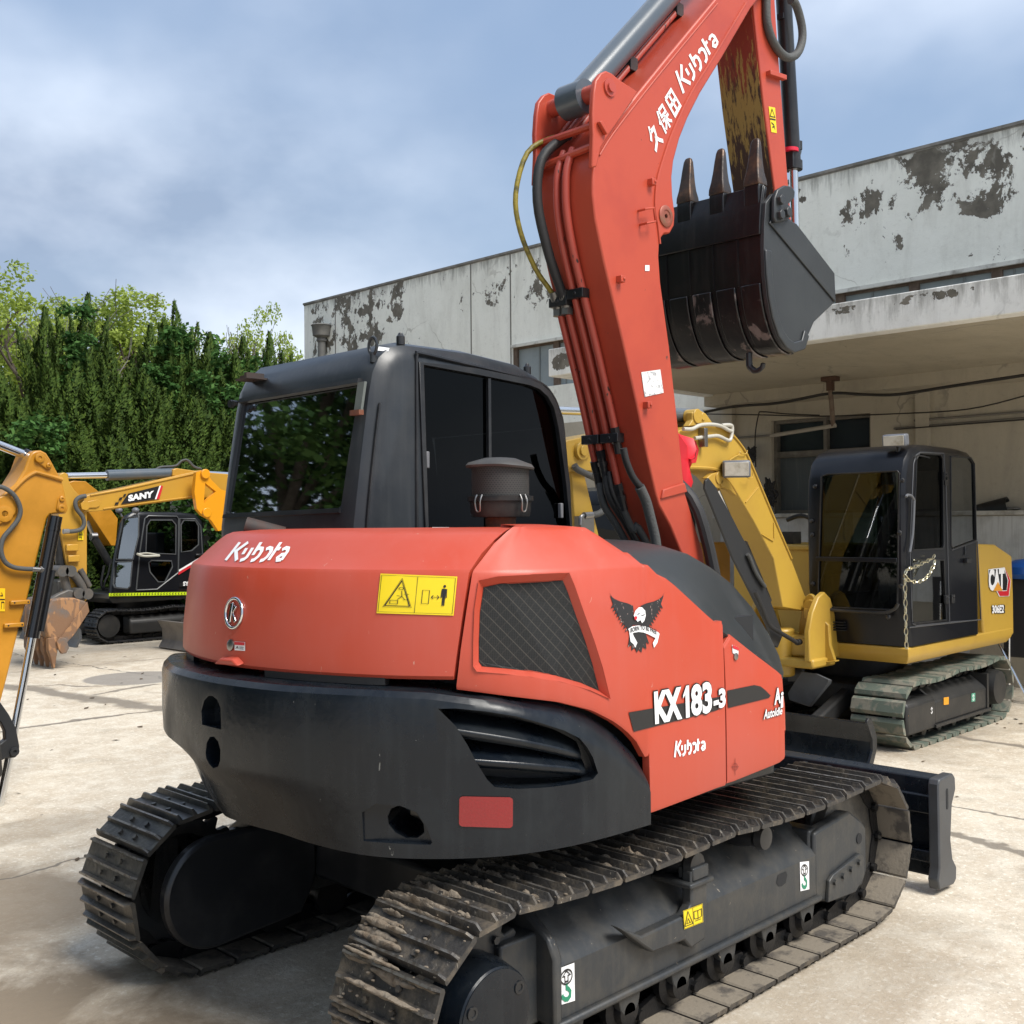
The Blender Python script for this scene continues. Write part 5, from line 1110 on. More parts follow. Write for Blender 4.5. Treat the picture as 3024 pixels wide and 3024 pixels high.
mb = MB(); a = PX(1446, 1117, y=-.004); b = PX(1453, 1590, y=-.004); mb.box(a.x-.008, a.x+.008, -.004, .012, b.z, a.z); part('meeting_rail', mb, BLACK, SWo)
for x, y in ((1262, 1358), (1658, 1508)):
    mb = MB(); p = PX(x, y, y=-.004); mb.box(p.x-.009, p.x+.009, -.010, .012, p.z-.035, p.z+.035); part('window_latch', mb, mat('latch_grey', (.14, .14, .15), .5), SWo, bev=.004)
# hood rim of the door opening
mb = MB(); q = [V(x, CB0-.0, z) for x, z in [(-.70, 2.49), (-.62, 2.53), (-.5, 2.545), (-.2, 2.548), (.08, 2.53), (.21, 2.49), (.30, 2.43), (.35, 2.34), (.385, 2.2)]]
mb.tube([p+V(0, .012, -.035) for p in q], .014, n=8); None
# pressed seam beside the rear corner post
mb = MB(); P = [PX(x, y, y=-.001) for x, y in [(1083, 1570), (1088, 1500), (1100, 1380), (1112, 1270), (1122, 1190)]]; mb.tube(P, .006, n=6); part('corner_seam', mb, BLACK, CAB)
mb = MB(); a = rearplane(1070, 1128, .012); b = rearplane(1058, 1216, .012); mb.loft([[p+V(-.006, y, 0) for y in (-.022, .022)]+[p+V(.006, y, 0) for y in (.022, -.022)] for p in (a, b)]); br = part('hinge_bracket', mb, mat('grey_green_metal', (.12, .135, .125), .5, bump=.05), CAB)
mb = MB(); mb.box(b.x-.02, b.x+.004, b.y-.03, b.y+.03, b.z-.014, b.z+.006); part('bracket_tab', mb, RUST, br)
# rear overhang lip above window and panel below it
mb = MB(); a = [rearplane(x, y, 0) for x, y in [(712, 1186), (1066, 1126)]]; mb.loft([[p+V(-.012, 0, .012), p+V(-.018, 0, -.006), p+V(.004, 0, -.012), p+V(.01, 0, .012)] for p in a]); part('window_drip_rail', mb, BLACK, CAB)
mb = MB(); a = [rearplane(x, y, 0) for x, y in [(664, 1522), (1008, 1505)]]; mb.loft([[p+V(-.01, 0, .004), p+V(-.014, 0, -.012), p+V(.004, 0, -.014), p+V(.01, 0, .004)] for p in a]); part('window_sill_rail', mb, BLACK, CAB)
# roof fittings
mb = MB(); c = V(-.70, .055, 2.535); mb.tube([c+V(0, .0+.026*math.sin(a), .0+.034*(1-math.cos(a))-.008) for a in [2*math.pi*i/20 for i in range(21)]], .0065, n=8, sm=1); mb.cyl(c+V(0, 0, -.04), c, .012); part('lifting_eye', mb, CABM, CAB)
for x, y, z in ((-.56, .05, 2.595), (.20, .06, 2.545)):
    mb = MB(); mb.lathe((x, y, z-.015), (0, 0, 1), [(0, .018), (.035, .018), (.038, .014), (.05, .008), (.052, 0)], 14); part('roof_bolt', mb, BLACK, CAB)
mb = put(MB(), rect(), [(1119, 1025), (1150, 1029), (1146, 1039), (1116, 1037)], on(bvh(CAB)), .003); o = part('maker_plate', mb, WHT, CAB, sm=0)
mb = MB(); c = rearplane(800, 1086, .0); c = V(-.70, .80, 2.50); mb.box(-.80, -.70, .80, .92, 2.497, 2.505); mb.box(-.83, -.74, .78, .80, 2.495, 2.52); mb.box(-.79, -.71, .84, .90, 2.505, 2.518); part('lamp_bracket', mb, mat('dark_rust', (.05, .03, .024), .7, col2=(.03, .03, .03), nsc=20), CAB)
mb = MB(); c = V(-.775, .98, 2.40); mb.cyl(c, c-V(.02, 0, 0), .018, n=10); mb.cyl(c+V(0, -.03, 0), c+V(-.02, -.03, 0), .012, n=8); part('cable_plug', mb, BLACK, CAB)
mb = MB(); mb.box(-.62, -.5, CB1-.01, CB1+.05, 1.9, 2.2); part('side_mirror_arm', mb, CABM, CAB, bev=.01) if 0 else None
# interior: seat, console, floor
mb = MB(); mb.box(-.5, .0, .3, .8, 1.15, 1.45); mb.box(-.58, -.42, .28, .82, 1.45, 2.05); mb.box(-.55, -.45, .42, .68, 2.08, 2.28); SE = part('seat', mb, mat('seat_cloth', (.035, .04, .055), .8), CAB, bev=.04)
mb = MB(); mb.box(-.45, .1, .12, .26, 1.2, 1.62); mb.box(-.45, .1, .84, .96, 1.2, 1.62); part('side_console', mb, INTER, CAB, bev=.02)
mb = MB(); mb.box(-.75, .44, .06, .98, 1.0, 1.03); part('cab_floor', mb, INTER, CAB)
# small labels at window foot
mb = put(MB(), rect(), [(1276, 1557), (1326, 1557), (1326, 1564), (1276, 1564)], onplane(y=-.004), .004); part('window_sticker', mb, WHT, SWo, sm=0)

# ---- pre-cleaner on the hood
pc = PX(1478, 1500, y=-.50); pcx, pcy = pc.x, pc.y
def pz(py): return PX(1478, py, y=pcy).z
RP = .118
AC = MB(); AC.lathe((pcx, pcy, 1.80), (0, 0, 1), [(0, .055), (pz(1525)-1.80, .058)], 32); pcl = part('intake_neck', AC, RUST, EX, sm=40)
z0, z1, z2, z3 = pz(1528), pz(1466), pz(1378), pz(1366)
mb = MB(); mb.lathe((pcx, pcy, z0), (0, 0, 1), [(0, .06), (.002, .108), (.02, .113), (z1-z0-.02, .116), (z1-z0-.018, .124), (z1-z0, .124), (z1-z0+.004, .10)], 40); B0 = part('precleaner_bowl', mb, mat('weathered_black_plastic', (.011, .012, .013), .5, spec=.3, col2=(.04, .035, .03), nsc=7, bump=.1), pcl, sm=40)
def perf():
    m = bpy.data.materials.new('perforated_plate'); m.use_nodes = True; t = m.node_tree; b = t.nodes['Principled BSDF']; L = t.links.new; b.inputs['Roughness'].default_value = .6
    u = N(t, 'ShaderNodeUVMap'); mp = N(t, 'ShaderNodeMapping'); mp.inputs['Scale'].default_value = (58, 15, 1)
    sp = N(t, 'ShaderNodeSeparateXYZ'); L(u.outputs[0], mp.inputs[0]); L(mp.outputs[0], sp.inputs[0])
    def M(op, a, b_=None, c=None):
        n = N(t, 'ShaderNodeMath', operation=op)
        for i, q in enumerate((a, b_, c)):
            if q is None: continue
            if isinstance(q, (int, float)): n.inputs[i].default_value = q
            else: L(q, n.inputs[i])
        return n.outputs[0]
    row = M('FLOOR', sp.outputs[1]); odd = M('MODULO', row, 2.0); x = M('ADD', sp.outputs[0], M('MULTIPLY', odd, .5))
    fx = M('SUBTRACT', M('FRACT', x), .5); fy = M('SUBTRACT', M('FRACT', sp.outputs[1]), .5)
    d = M('SQRT', M('ADD', M('MULTIPLY', fx, fx), M('MULTIPLY', fy, fy))); h = M('LESS_THAN', d, .30)
    mx = N(t, 'ShaderNodeMix', data_type='RGBA'); mx.inputs['A'].default_value = (.036, .034, .032, 1); mx.inputs['B'].default_value = (.006, .006, .006, 1); L(h, mx.inputs['Factor']); L(mx.outputs['Result'], b.inputs['Base Color']); return m
mb = MB(); n = 48; rows = [[V(pcx+math.cos(2*math.pi*i/n)*r, pcy+math.sin(2*math.pi*i/n)*r, z) for i in range(n+1)] for z, r in ((z1, .108), (z2, .108))]; mb.grid(rows)
pf = part('perforated_screen', mb, perf(), pcl, sm=60); uv = pf.data.uv_layers.new(name='UVMap')
for pl in pf.data.polygons:
    for li in pl.loop_indices:
        v = pf.data.vertices[pf.data.loops[li].vertex_index].co; a = math.atan2(v.y-pcy, v.x-pcx)/(2*math.pi)
        if a < 0: a += 1
        c = (pl.center.y-pcy, pl.center.x-pcx); ca = (math.atan2(*c)/(2*math.pi)) % 1
        if a < .1 and ca > .9: a += 1
        if a > .9 and ca < .1: a -= 1
        uv.data[li].uv = (a, (v.z-z1)/(z2-z1))
mb = MB(); rg = []
for dz, rr in ((-.012, .126), (-.004, .130), (.006, .120), (.018, .06), (.020, 0.001)):
    rg.append([V(pcx+math.cos(a)*rr*(1+.02*math.sin(3*a)), pcy+math.sin(a)*rr, z3+dz-.018*(rr/.13)**2*(.4+.6*max(0, math.sin(a+2.4)))) for a in [2*math.pi*i/40 for i in range(40)]])
mb.loft(rg); part('rain_cap', mb, mat('sun_bleached_cap', (.05, .048, .045), .55, col2=(.085, .078, .07), nsc=5), pcl, sm=60)
for da in (-1.9, -.55, 2.6):
    mb = MB(); a = math.radians(-135)+da+1.25; c = V(pcx+math.cos(a)*.126, pcy+math.sin(a)*.126, 0); s_ = V(-math.sin(a), math.cos(a), 0)
    mb.tube([c+s_*.012+V(0, 0, z1+.004), c+s_*.012+V(math.cos(a)*.012, math.sin(a)*.012, z1-.02), c+s_*.008+V(math.cos(a)*.008, math.sin(a)*.008, z1-.055), c-s_*.008+V(math.cos(a)*.008, math.sin(a)*.008, z1-.055), c-s_*.012+V(math.cos(a)*.012, math.sin(a)*.012, z1-.02), c-s_*.012+V(0, 0, z1+.004)], .0028, n=6); part('wire_clip', mb, BOLT, pcl)
# exhaust stub
mb = MB(); e = PX(725, 1552, x=-1.0); mb.lathe(e, (.80, -.60, -.28), [(0, .030), (.0, .037), (.16, .037), (.16, .0), (.155, .0), (.03, .0), (.03, .030), (.0, .030)][:3]+[(.16, .02)], 24); mb.lathe(e+V(.004, -.003, 0), (.80, -.60, -.28), [(0, .030), (.001, 0)], 24); part('exhaust_pipe', mb, mat('dark_rust', (.05, .03, .024), .7, col2=(.03, .03, .03), nsc=20), EX, sm=40)

# ---- boom
YR, YL = -.30, .04
outer = [(1.17, 1.02), (1.02, 1.30), (.90, 1.68), (.80, 1.83), (.715, 1.925), (.690, 1.98), (.624, 2.164), (.556, 2.379), (.45, 2.68), (.326, 3.008), (.268, 3.19), (.252, 3.30), (.256, 3.40), (.275, 3.49), (.369, 3.607), (.57, 3.823), (.817, 4.078), (1.213, 4.48), (2.0, 5.28)]
innr = [(2.30, 5.16), (1.97, 4.96), (1.554, 4.552), (1.273, 4.2), (1.082, 3.97), (.975, 3.82), (.905, 3.70), (.855, 3.58), (.84, 3.50), (.845, 3.41), (.862, 3.33), (.855, 3.27), (.82, 3.225), (.775, 3.215), (.738, 3.18), (.730, 3.10), (.742, 2.98), (.807, 2.68), (.872, 2.30), (.908, 2.06), (.925, 1.98), (1.0, 1.83), (1.067, 1.70), (1.10, 1.50), (1.32, 1.15), (1.30, 1.02)]
mb = MB().pxz(outer+innr, YR, YL); BOOM = part('boom', mb, REDD, EX, bev=.008)
bb = bvh(BOOM); bs = onplane(y=YR)
# flange edge bead along side plate and weld lines
mb = MB(); mb.tube([V(x, YR-.003, z) for x, z in [(.735, 3.16), (.722, 3.24), (.70, 3.33), (.715, 3.45), (.77, 3.58), (.85, 3.73), (1.0, 3.95), (1.2, 4.19), (1.5, 4.56)]], .006, n=6); mb.tube([V(x+.022, YR-.003, z-.012) for x, z in outer[13:18]], .005, n=6); part('weld_bead', mb, REDD, BOOM)
mb = MB(); mb.pxz([(.72, 1.955), (.735, 2.0), (.905, 2.035), (.925, 1.99)], YR-.012, YL+.012); part('boom_collar', mb, REDD, BOOM, bev=.005)
# lugs for the arm cylinder
F = lambda l: [(1600+x/3.22, y/3.22) for x, y in l]
lug = [PX(x, y, y=YR) for x, y in F([(435, 1605), (448, 1300), (440, 1100), (452, 900), (470, 780), (520, 710), (570, 688), (620, 710), (700, 775), (870, 885), (800, 1000), (700, 1150), (600, 1290), (520, 1420), (480, 1600)])]
mb = MB().prism(lug, (0, -.026, 0)); part('cylinder_lug', mb, REDD, BOOM, bev=.006)
mb = MB().prism([V(p.x, YL-.022, p.z) for p in lug], (0, .026, 0)); LG = part('cylinder_lug', mb, REDD, BOOM, bev=.006)
pin = PX(1786, 264, y=YR); mb = MB(); mb.cyl((pin.x, YR-.034, pin.z), (pin.x, YL+.034, pin.z), .040, n=28); mb.cyl((pin.x, YR-.044, pin.z), (pin.x, YR-.03, pin.z), .022, n=20); part('cylinder_pin', mb, REDP, BOOM, sm=40)
mb = MB(); mb.tube([V(pin.x-.055, YR+.0, pin.z-.17), V(pin.x-.075, YL, pin.z-.18)], .017, n=8, sm=1); mb.tube([V(pin.x-.075, YR+.0, pin.z-.27), V(pin.x-.095, YL, pin.z-.30)], .017, n=8, sm=1); part('lug_brace', mb, REDD, BOOM)
mb = MB(); q = [PX(x, y, y=YR-.028) for x, y in F([(520, 1165), (545, 1155), (605, 1275), (590, 1290)])]; mb.prism(q, (0, -.02, 0)); part('hose_bracket', mb, REDD, BOOM, bev=.003)
cyc = (YR+YL)/2
mb = MB(); mb.cyl((pin.x, cyc-.065, pin.z), (pin.x, cyc+.065, pin.z), .078, n=32); bar0 = V(pin.x, cyc, pin.z); far = PX(1962, 0, y=cyc); dr = (far-bar0).normalized()
mb.cyl(bar0+dr*.04, bar0+dr*1.55, .064, n=32); mb.cyl(bar0+dr*1.5, bar0+dr*1.58, .072, n=32)
AR = part('arm_cylinder', mb, mat('cylinder_grey_paint', (.075, .095, .115), .28, coat=.2, col2=(.10, .11, .12), nsc=3), EX, sm=40)
mb = MB(); mb.cyl(bar0+dr*1.5, bar0+dr*2.2, .034, n=24); part('cylinder_rod', mb, CHROME, AR, sm=40)
# steel lines down the back of the boom
bo = lambda z: interp(z, [(q[1], q[0]) for q in outer])
def back(z, y, o=.022):
    x0 = bo(z); x1 = bo(z+.05); t = Vector((x1-x0, .05)).normalized(); return V(x0-t.y*o, y, z+t.x*o)
for k, y in enumerate((.005, -.045, -.105, -.16)):
    z0 = 2.13+.05*k if k != 2 else 2.02; mb = MB(); r_ = .0165 if k < 3 else .0185
    mb.tube([back(z, y, .024) for z in ((z0, 2.2, 2.4, 2.6, 2.8, 2.86) if k < 2 else (z0, 2.4, 2.7, 3.0, 3.15, 3.26, 3.36, 3.44, 3.52))], r_, n=10, sm=3); pp = part('hydraulic_pipe', mb, REDP, BOOM, sm=60)
    mb = MB(); a = back(z0+.02, y, .024); b = back(z0-.10, y, .03); mb.cyl(a, a.lerp(b, .3), .024, n=6); mb.cyl(a.lerp(b, .3), b, .02, n=12); mb.cyl(a.lerp(b, .45), a.lerp(b, .6), .025, n=8); part('pipe_fitting', mb, BLACK, pp)
for z, a, b in ((2.25, -.07, .035), (2.25, -.19, -.085), (2.88, -.075, .035), (2.90, -.18, -.085)):
    mb = MB(); p = back(z, 0, .024); mb.box(p.x-.03, p.x+.02, a, b, p.z-.022, p.z+.022); mb.cyl((p.x-.034, (a+b)/2, p.z), (p.x-.028, (a+b)/2, p.z), .01, n=6); part('pipe_clamp', mb, BLACK, BOOM, bev=.004)
for k, (y, z0, xe) in enumerate(((-.0, 2.05, 0), (-.05, 2.08, .02), (-.10, 1.94, .03), (-.075, 2.1, .0))):
    mb = MB(); mb.tube([back(z0, y, .03), back(z0-.1, y-.01, .05), V(bo(1.9)+.00+xe, y-.03, 1.82), V(bo(1.8)+.05+xe, y-.05, 1.60), V(.80+xe, y-.06, 1.35)], .019 if k < 3 else .012, n=10); part('boom_hose', mb, RUB if k % 2 else RUBS, BOOM, sm=60)
mb = MB(); hp = [PX(x, y, y=YR+.03) for x, y in [(1857, 1325), (1866, 1365), (1885, 1410), (1908, 1440)]]; hp = [p-V(.04, 0, 0) for p in hp]; mb.tube(hp, .017); part('boom_hose', mb, RUB, BOOM, sm=60)
mb = MB(); hp = [PX(x, y, y=YR+.03)-V(.045, 0, 0) for x, y in [(1906, 1438), (1925, 1480), (1938, 1530), (1952, 1590), (1958, 1640)]]; mb.tube(hp, .024, n=12); part('hose_sleeve', mb, RUBS, BOOM, sm=60)
# black and yellow hoses to the top cylinder
dl = lambda l, y: [PX(1500+a/1.268, b/1.268, y=y) for a, b in l]
mb = MB(); mb.tube([V(pin.x-.02, -.10, pin.z-.16), back(3.58, -.075, .05), back(3.46, -.05, .085), back(3.30, -.04, .08), back(3.12, -.045, .065), back(2.98, -.046, .045), back(2.90, -.045, .03)], .023, n=12); part('cylinder_hose', mb, RUB, BOOM, sm=60)
mb = MB(); mb.tube([V(pin.x-.05, -.06, pin.z-.17), back(3.58, -.01, .07), back(3.48, .03, .11), back(3.34, .05, .13), back(3.2, .052, .115), back(3.05, .04, .08), back(2.95, .02, .04), back(2.90, .006, .028)], .012, n=10); part('cylinder_hose', mb, mat('yellow_sleeved_hose', (.28, .22, .03), .5, col2=(.05, .05, .02), nsc=20, bump=.2), BOOM, sm=60)
for y in (-.045, .006):
    mb = MB(); p, q = back(2.93, y, .028), back(2.85, y, .026); mb.cyl(p, q, .026, n=12); mb.cyl(q, q+V(0, 0, -.03), .03, n=6); part('hose_ferrule', mb, mat('grey_ferrule', (.2, .2, .19), .4, metal=.8), BOOM, sm=40)
# pipes on top side of the upper boom, clamps
for k, y in enumerate((-.09, -.03, .02)):
    P = []
    for x, z in outer[14:18]:
        P.append(V(x-.022, y-.02, z+.022))
    mb = MB(); mb.tube(P, .016, n=8, sm=2); part('upper_pipe', mb, REDP, BOOM, sm=60)
for t in (.35, .95):
    mb = MB(); a, b = Vector(outer[15]), Vector(outer[17]); q = a.lerp(b, t); mb.box(q.x-.05, q.x+.01, -.13, .05, q.y-.01, q.y+.06); part('pipe_clamp', mb, BLACK, BOOM, bev=.004)
mb = MB(); mb.tube(dl([(425, 320), (462, 265), (478, 205)], -.05), .012, n=8); part('cylinder_hose', mb, MATS['yellow_sleeved_hose'], BOOM)
# side details: boss, step loop, small blocks, plates
p = PX(1965, 639, y=YR); mb = MB(); mb.lathe((p.x, YR+.002, p.z), (0, -1, 0), [(0, .052), (.008, .052), (.012, .046), (.012, .03), (.008, .028), (.008, .012), (.002, .010), (.002, 0)], 28); part('boom_pin_boss', mb, mat('worn_boss', (.30, .09, .06), .5, metal=.3, col2=(.2, .12, .07), nsc=20), BOOM, sm=40)
q = [PX(1500+a/1.268, b/1.268, y=YR) for a, b in [(487, 790), (520, 785), (527, 835), (493, 842)]]; mb = MB(); mb.tube([q[0], q[0]-V(0, .04, 0), q[1]-V(0, .04, 0), q[2]-V(0, .04, 0), q[3]-V(0, .04, 0), q[3]], .006, n=6, sm=1); part('step_loop', mb, REDD, BOOM)
for a, b in ((1918, 540), (1826, 826), (1905, 1197)):
    p = PX(a, b, y=YR); mb = MB(); mb.box(p.x-.016, p.x+.016, YR-.03, YR+.002, p.z-.015, p.z+.015); mb.cyl((p.x+.005, YR-.03, p.z), (p.x+.005, YR-.036, p.z), .007, n=8); part('pipe_stop_block', mb, REDD, BOOM, bev=.003)
mb = put(MB(), rect(), [(1894, 1099), (1950, 1091), (1960, 1160), (1904, 1172)], bs, .003); o = part('spec_plate', mb, mat('worn_white_plate', (.72, .72, .71), .5, col2=(.35, .35, .36), nsc=40, lo=.55, hi=.62), BOOM, sm=0)
mb = put(MB(), rect(), [(1905, 783), (1918, 783), (1918, 800), (1905, 800)], bs, .003); part('small_label', mb, WHT, BOOM, sm=0)
mb = MB(); q = [PX(1500+a/1.268, b/1.268, y=YR) for a, b in [(385, 300), (378, 345), (412, 440)]]
# boom lettering
S2 = lambda l: [(1600+x/3.22, y/3.22) for x, y in l]
mb = put(MB(), wm(shear=.0, w=.043), S2([(1255, 700), (1615, 260), (1690, 400), (1350, 885)]), bs, .003); part('boom_lettering', mb, WHT, BOOM, sm=0)
HAN = {'jiu': [[(.34, .98), (.24, .70), (.04, .46)], [(.26, .74), (.74, .76), (.64, .50), (.42, .22), (.06, .02)], [(.50, .48), (.70, .22), (.96, .02)]],
       'bao': [[(.26, .98), (.16, .66), (.02, .48)], [(.17, .68), (.17, .0)], [(.40, .94), (.88, .94), (.88, .64), (.40, .64), (.40, .94)], [(.64, .62), (.64, .0)], [(.32, .46), (.98, .46)], [(.60, .44), (.46, .22), (.30, .10)], [(.68, .44), (.82, .22), (.98, .10)]],
       'tian': [[(.08, .94), (.92, .94), (.92, .04), (.08, .04), (.08, .94)], [(.5, .94), (.5, .04)], [(.08, .49), (.92, .49)]]}
for k, qd in (('jiu', [(992, 1225), (1060, 1145), (1160, 1340), (1080, 1450)]), ('bao', [(1075, 1080), (1150, 975), (1250, 1165), (1170, 1290)]), ('tian', [(1165, 940), (1230, 835), (1325, 1000), (1265, 1115)])):
    mb = put(MB(), strokes(HAN[k], .17 if k != 'bao' else .13), S2(qd), bs, .003); part('boom_lettering', mb, WHT, BOOM, sm=0)
# swing post at the foot
mb = MB(); mb.pxz([(.95, .62), (.95, 1.0), (1.1, 1.2), (1.42, 1.2), (1.5, 1.0), (1.45, .62)], -.26, 0); mb.cyl((1.2, -.13, .58), (1.2, -.13, 1.25), .12); part('swing_post', mb, REDD, EX, bev=.02)
mb = MB(); mb.box(.5, 1.05, -.35, .1, .80, 1.0); part('swing_bracket', mb, BLACK, EX, bev=.02)
mb = MB(); mb.tube([V(1.12, -.40, 1.05), V(1.10, -.36, 1.5), V(1.0, -.32, 1.9), V(.98, -.2, 2.05)], .03); part('boom_hose', mb, RUB, BOOM)

# ---- arm
AYR, AYL = -.24, .0
a_l = [PX(x, y, y=AYR) for x, y in [(2216, -60), (2224, 6), (2255, 298), (2289, 559), (2310, 720)]]
a_r = [PX(x, y, y=AYR) for x, y in [(2345, 760), (2338, 660), (2329, 559), (2308, 280), (2292, 60), (2286, -40)]]
top = [(1.95, 5.25), (1.72, 5.25), (1.60, 4.98)]
mb = MB().pxz([(p.x, p.z) for p in a_l[:1]]+[(p.x, p.z) for p in a_l[1:]]+[(p.x, p.z) for p in a_r]+[(2.05, 5.2), (1.7, 5.3)], AYR, AYL)
ARM = part('arm', mb, REDD, EX, bev=.006)
wear = mat('worn_brown_plate', (.06, .03, .022), .6, bump=.1, bsc=30); t = wear.node_tree; tcw = N(t, 'ShaderNodeTexCoord'); vw = tcw.outputs['Object']
sw_ = N(t, 'ShaderNodeSeparateXYZ'); t.links.new(vw, sw_.inputs[0]); nw = noisef(t, vw, 5, 8, .7, .3, (1, 2.6, .5)); n2w = noisef(t, vw, 20, 6, .7, .2, (1, 2.6, .4))
cw_ = mixc(t, (.055, .028, .02), ramp(t, M_(t, 'ADD', sw_.outputs[2], M_(t, 'MULTIPLY', M_(t, 'SUBTRACT', nw, .5), 1.3)), 4.20, 4.35), (.24, .035, .022))
ew = ramp(t, M_(t, 'ABSOLUTE', M_(t, 'SUBTRACT', sw_.outputs[2], 4.12)), 0, .36, 1, 0); cw_ = mixc(t, cw_, ramp(t, M_(t, 'ADD', n2w, M_(t, 'MULTIPLY', ew, .22)), .60, .66, 0, .9), (.34, .23, .065))
t.links.new(cw_, t.nodes['Principled BSDF'].inputs['Base Color'])
rr = [(p.x-.004, p.z) for p in a_l[1:]]
mb = MB(); mb.loft([[V(x, AYR+.012, z), V(x, AYL+.02, z), V(x+.004, AYL+.02, z), V(x+.004, AYR+.012, z)] for x, z in rr]); part('wear_plate', mb, wear, ARM)
p = [PX(x, y, y=AYR) for x, y in [(2262, 210), (2310, 226), (2310, 240), (2262, 224)]]; mb = MB().prism(p, (0, -.03, 0)); part('arm_bracket', mb, REDD, ARM, bev=.003)
aq = [(2270, 314), (2289, 318), (2294, 393), (2278, 390)]; ap = onplane(y=AYR)
mb = put(MB(), rect(), aq, ap, .003); o = part('warning_sticker', mb, STK, ARM, sm=0)
mb = put(MB(), strokes([[(.5, .92), (.1, .62), (.9, .62), (.5, .92), (.1, .62)], [(.05, .52), (.95, .52)], [(.2, .38), (.6, .3), (.75, .12)], [(.3, .2), (.7, .25)]], .06), aq, ap, .005); part('warning_drawing', mb, INK, o, sm=0)
# bucket cylinder in front of the arm
yc = (AYR+AYL)/2; p0 = PX(2306, -60, y=yc); p1 = PX(2338, 500, y=yc); p2 = PX(2345, 760, y=yc); o_ = V(.02, 0, 0)
mb = MB(); mb.cyl(p0+o_, p1+o_, .045, n=24); mb.cyl(p1+o_+V(0, 0, .05), p1+o_, .052, n=24); BC = part('bucket_cylinder', mb, BLACK, EX, sm=40)
mb = MB(); mb.cyl(p1+o_, p2+o_, .026, n=20); part('cylinder_rod', mb, CHROME, BC, sm=40)
t2 = lambda l, y=yc: [PX(2000+a/1.61, b/1.61, y=y) for a, b in l]
mb = MB(); mb.tube(t2([(425, -60), (424, 40), (430, 120), (452, 190), (490, 250), (530, 274), (570, 255), (592, 200), (594, 140), (580, 70), (560, 15), (540, 0)], -.26), .0235, n=12); part('arm_hose', mb, RUBS, BC, sm=60)
mb = MB(); mb.tube(t2([(512, 0), (522, 100), (540, 250), (552, 430), (565, 600), (570, 700)]), .015, n=10); part('arm_pipe', mb, BLACK, BC, sm=60)
mb = MB(); a, b = t2([(572, 690), (540, 745)]); mb.tube([a, a+V(0, 0, -.05), b], .020, n=10); mb.cyl(a+V(0, 0, .02), a-V(0, 0, .03), .028, n=6); mb.box(b.x-.03, b.x+.03, b.y-.03, b.y+.03, b.z-.07, b.z+.03); part('pipe_elbow', mb, BLACK, BC, sm=40)
mb = MB(); a = t2([(510, 85)])[0]; mb.box(a.x-.05, a.x+.03, a.y-.02, a.y+.02, a.z-.02, a.z+.01); part('pipe_clamp', mb, BLACK, BC)
mb = MB(); a, b = t2([(567, 745), (564, 820)]); mb.cyl(a, b, .018, .012, n=10); a = t2([(535, 717)])[0]; mb.cyl(a+V(0, 0, .01), a-V(0, 0, .01), .05, n=16); part('red_tape', mb, mat('red_plastic', (.62, .01, .04), .4), BC, sm=50)

# ---- bucket
BYR, BYL = -.50, .27
sp = [(1.375, 3.535), (1.352, 3.44), (1.338, 3.32), (1.336, 3.20), (1.343, 3.08), (1.360, 2.97), (1.395, 2.87), (1.45, 2.785), (1.52, 2.735), (1.60, 2.718), (1.70, 2.744), (1.748, 2.815), (1.816, 2.90), (2.034, 3.032), (2.06, 3.12)]
spv = catmull([Vector(p) for p in sp[:10]], 3)
th = .024
def off(pl, d):
    o = []
    for i, p in enumerate(pl):
        t = (pl[min(i+1, len(pl)-1)]-pl[max(i-1, 0)]).normalized(); o.append(p+Vector((-t.y, t.x))*d)
    return o
full = spv+[Vector(p) for p in sp[10:]]
ins_ = off(full, th)
ins_ = ins_ if ins_[5].x > full[5].x else off(full, -th)
BKM = mat('worn_black_bucket', (.005, .005, .006), .34, col2=(.016, .014, .014), nsc=6, lo=.5, hi=.8, streak=(.04, .037, .035, .4), coat=.1, bump=.08, bsc=30)
BKS = mat('dark_grey_bucket_side', (.028, .031, .034), .42, col2=(.036, .04, .043), nsc=3, fleck=(.2, .2, .2), flsc=20, flth=.82, bump=.04, bsc=40)
mb = MB().pxz([tuple(p) for p in full+ins_[::-1]], BYR+.02, BYL-.02); BK = part('bucket', mb, BKM, EX, sm=40, bev=.004)
side = sp[1:-1]+[(2.034, 3.032), (2.03, 3.19), (1.95, 3.235), (1.80, 3.30), (1.632, 3.375), (1.52, 3.42), (1.43, 3.50)]
side = [(1.352, 3.44), (1.335, 3.32), (1.330, 3.20), (1.337, 3.08), (1.355, 2.97), (1.389, 2.868), (1.447, 2.779), (1.52, 2.729), (1.60, 2.712), (1.705, 2.742), (1.748, 2.815), (1.816, 2.90), (2.036, 3.032), (2.028, 3.19), (1.632, 3.385), (1.50, 3.43), (1.42, 3.50)]
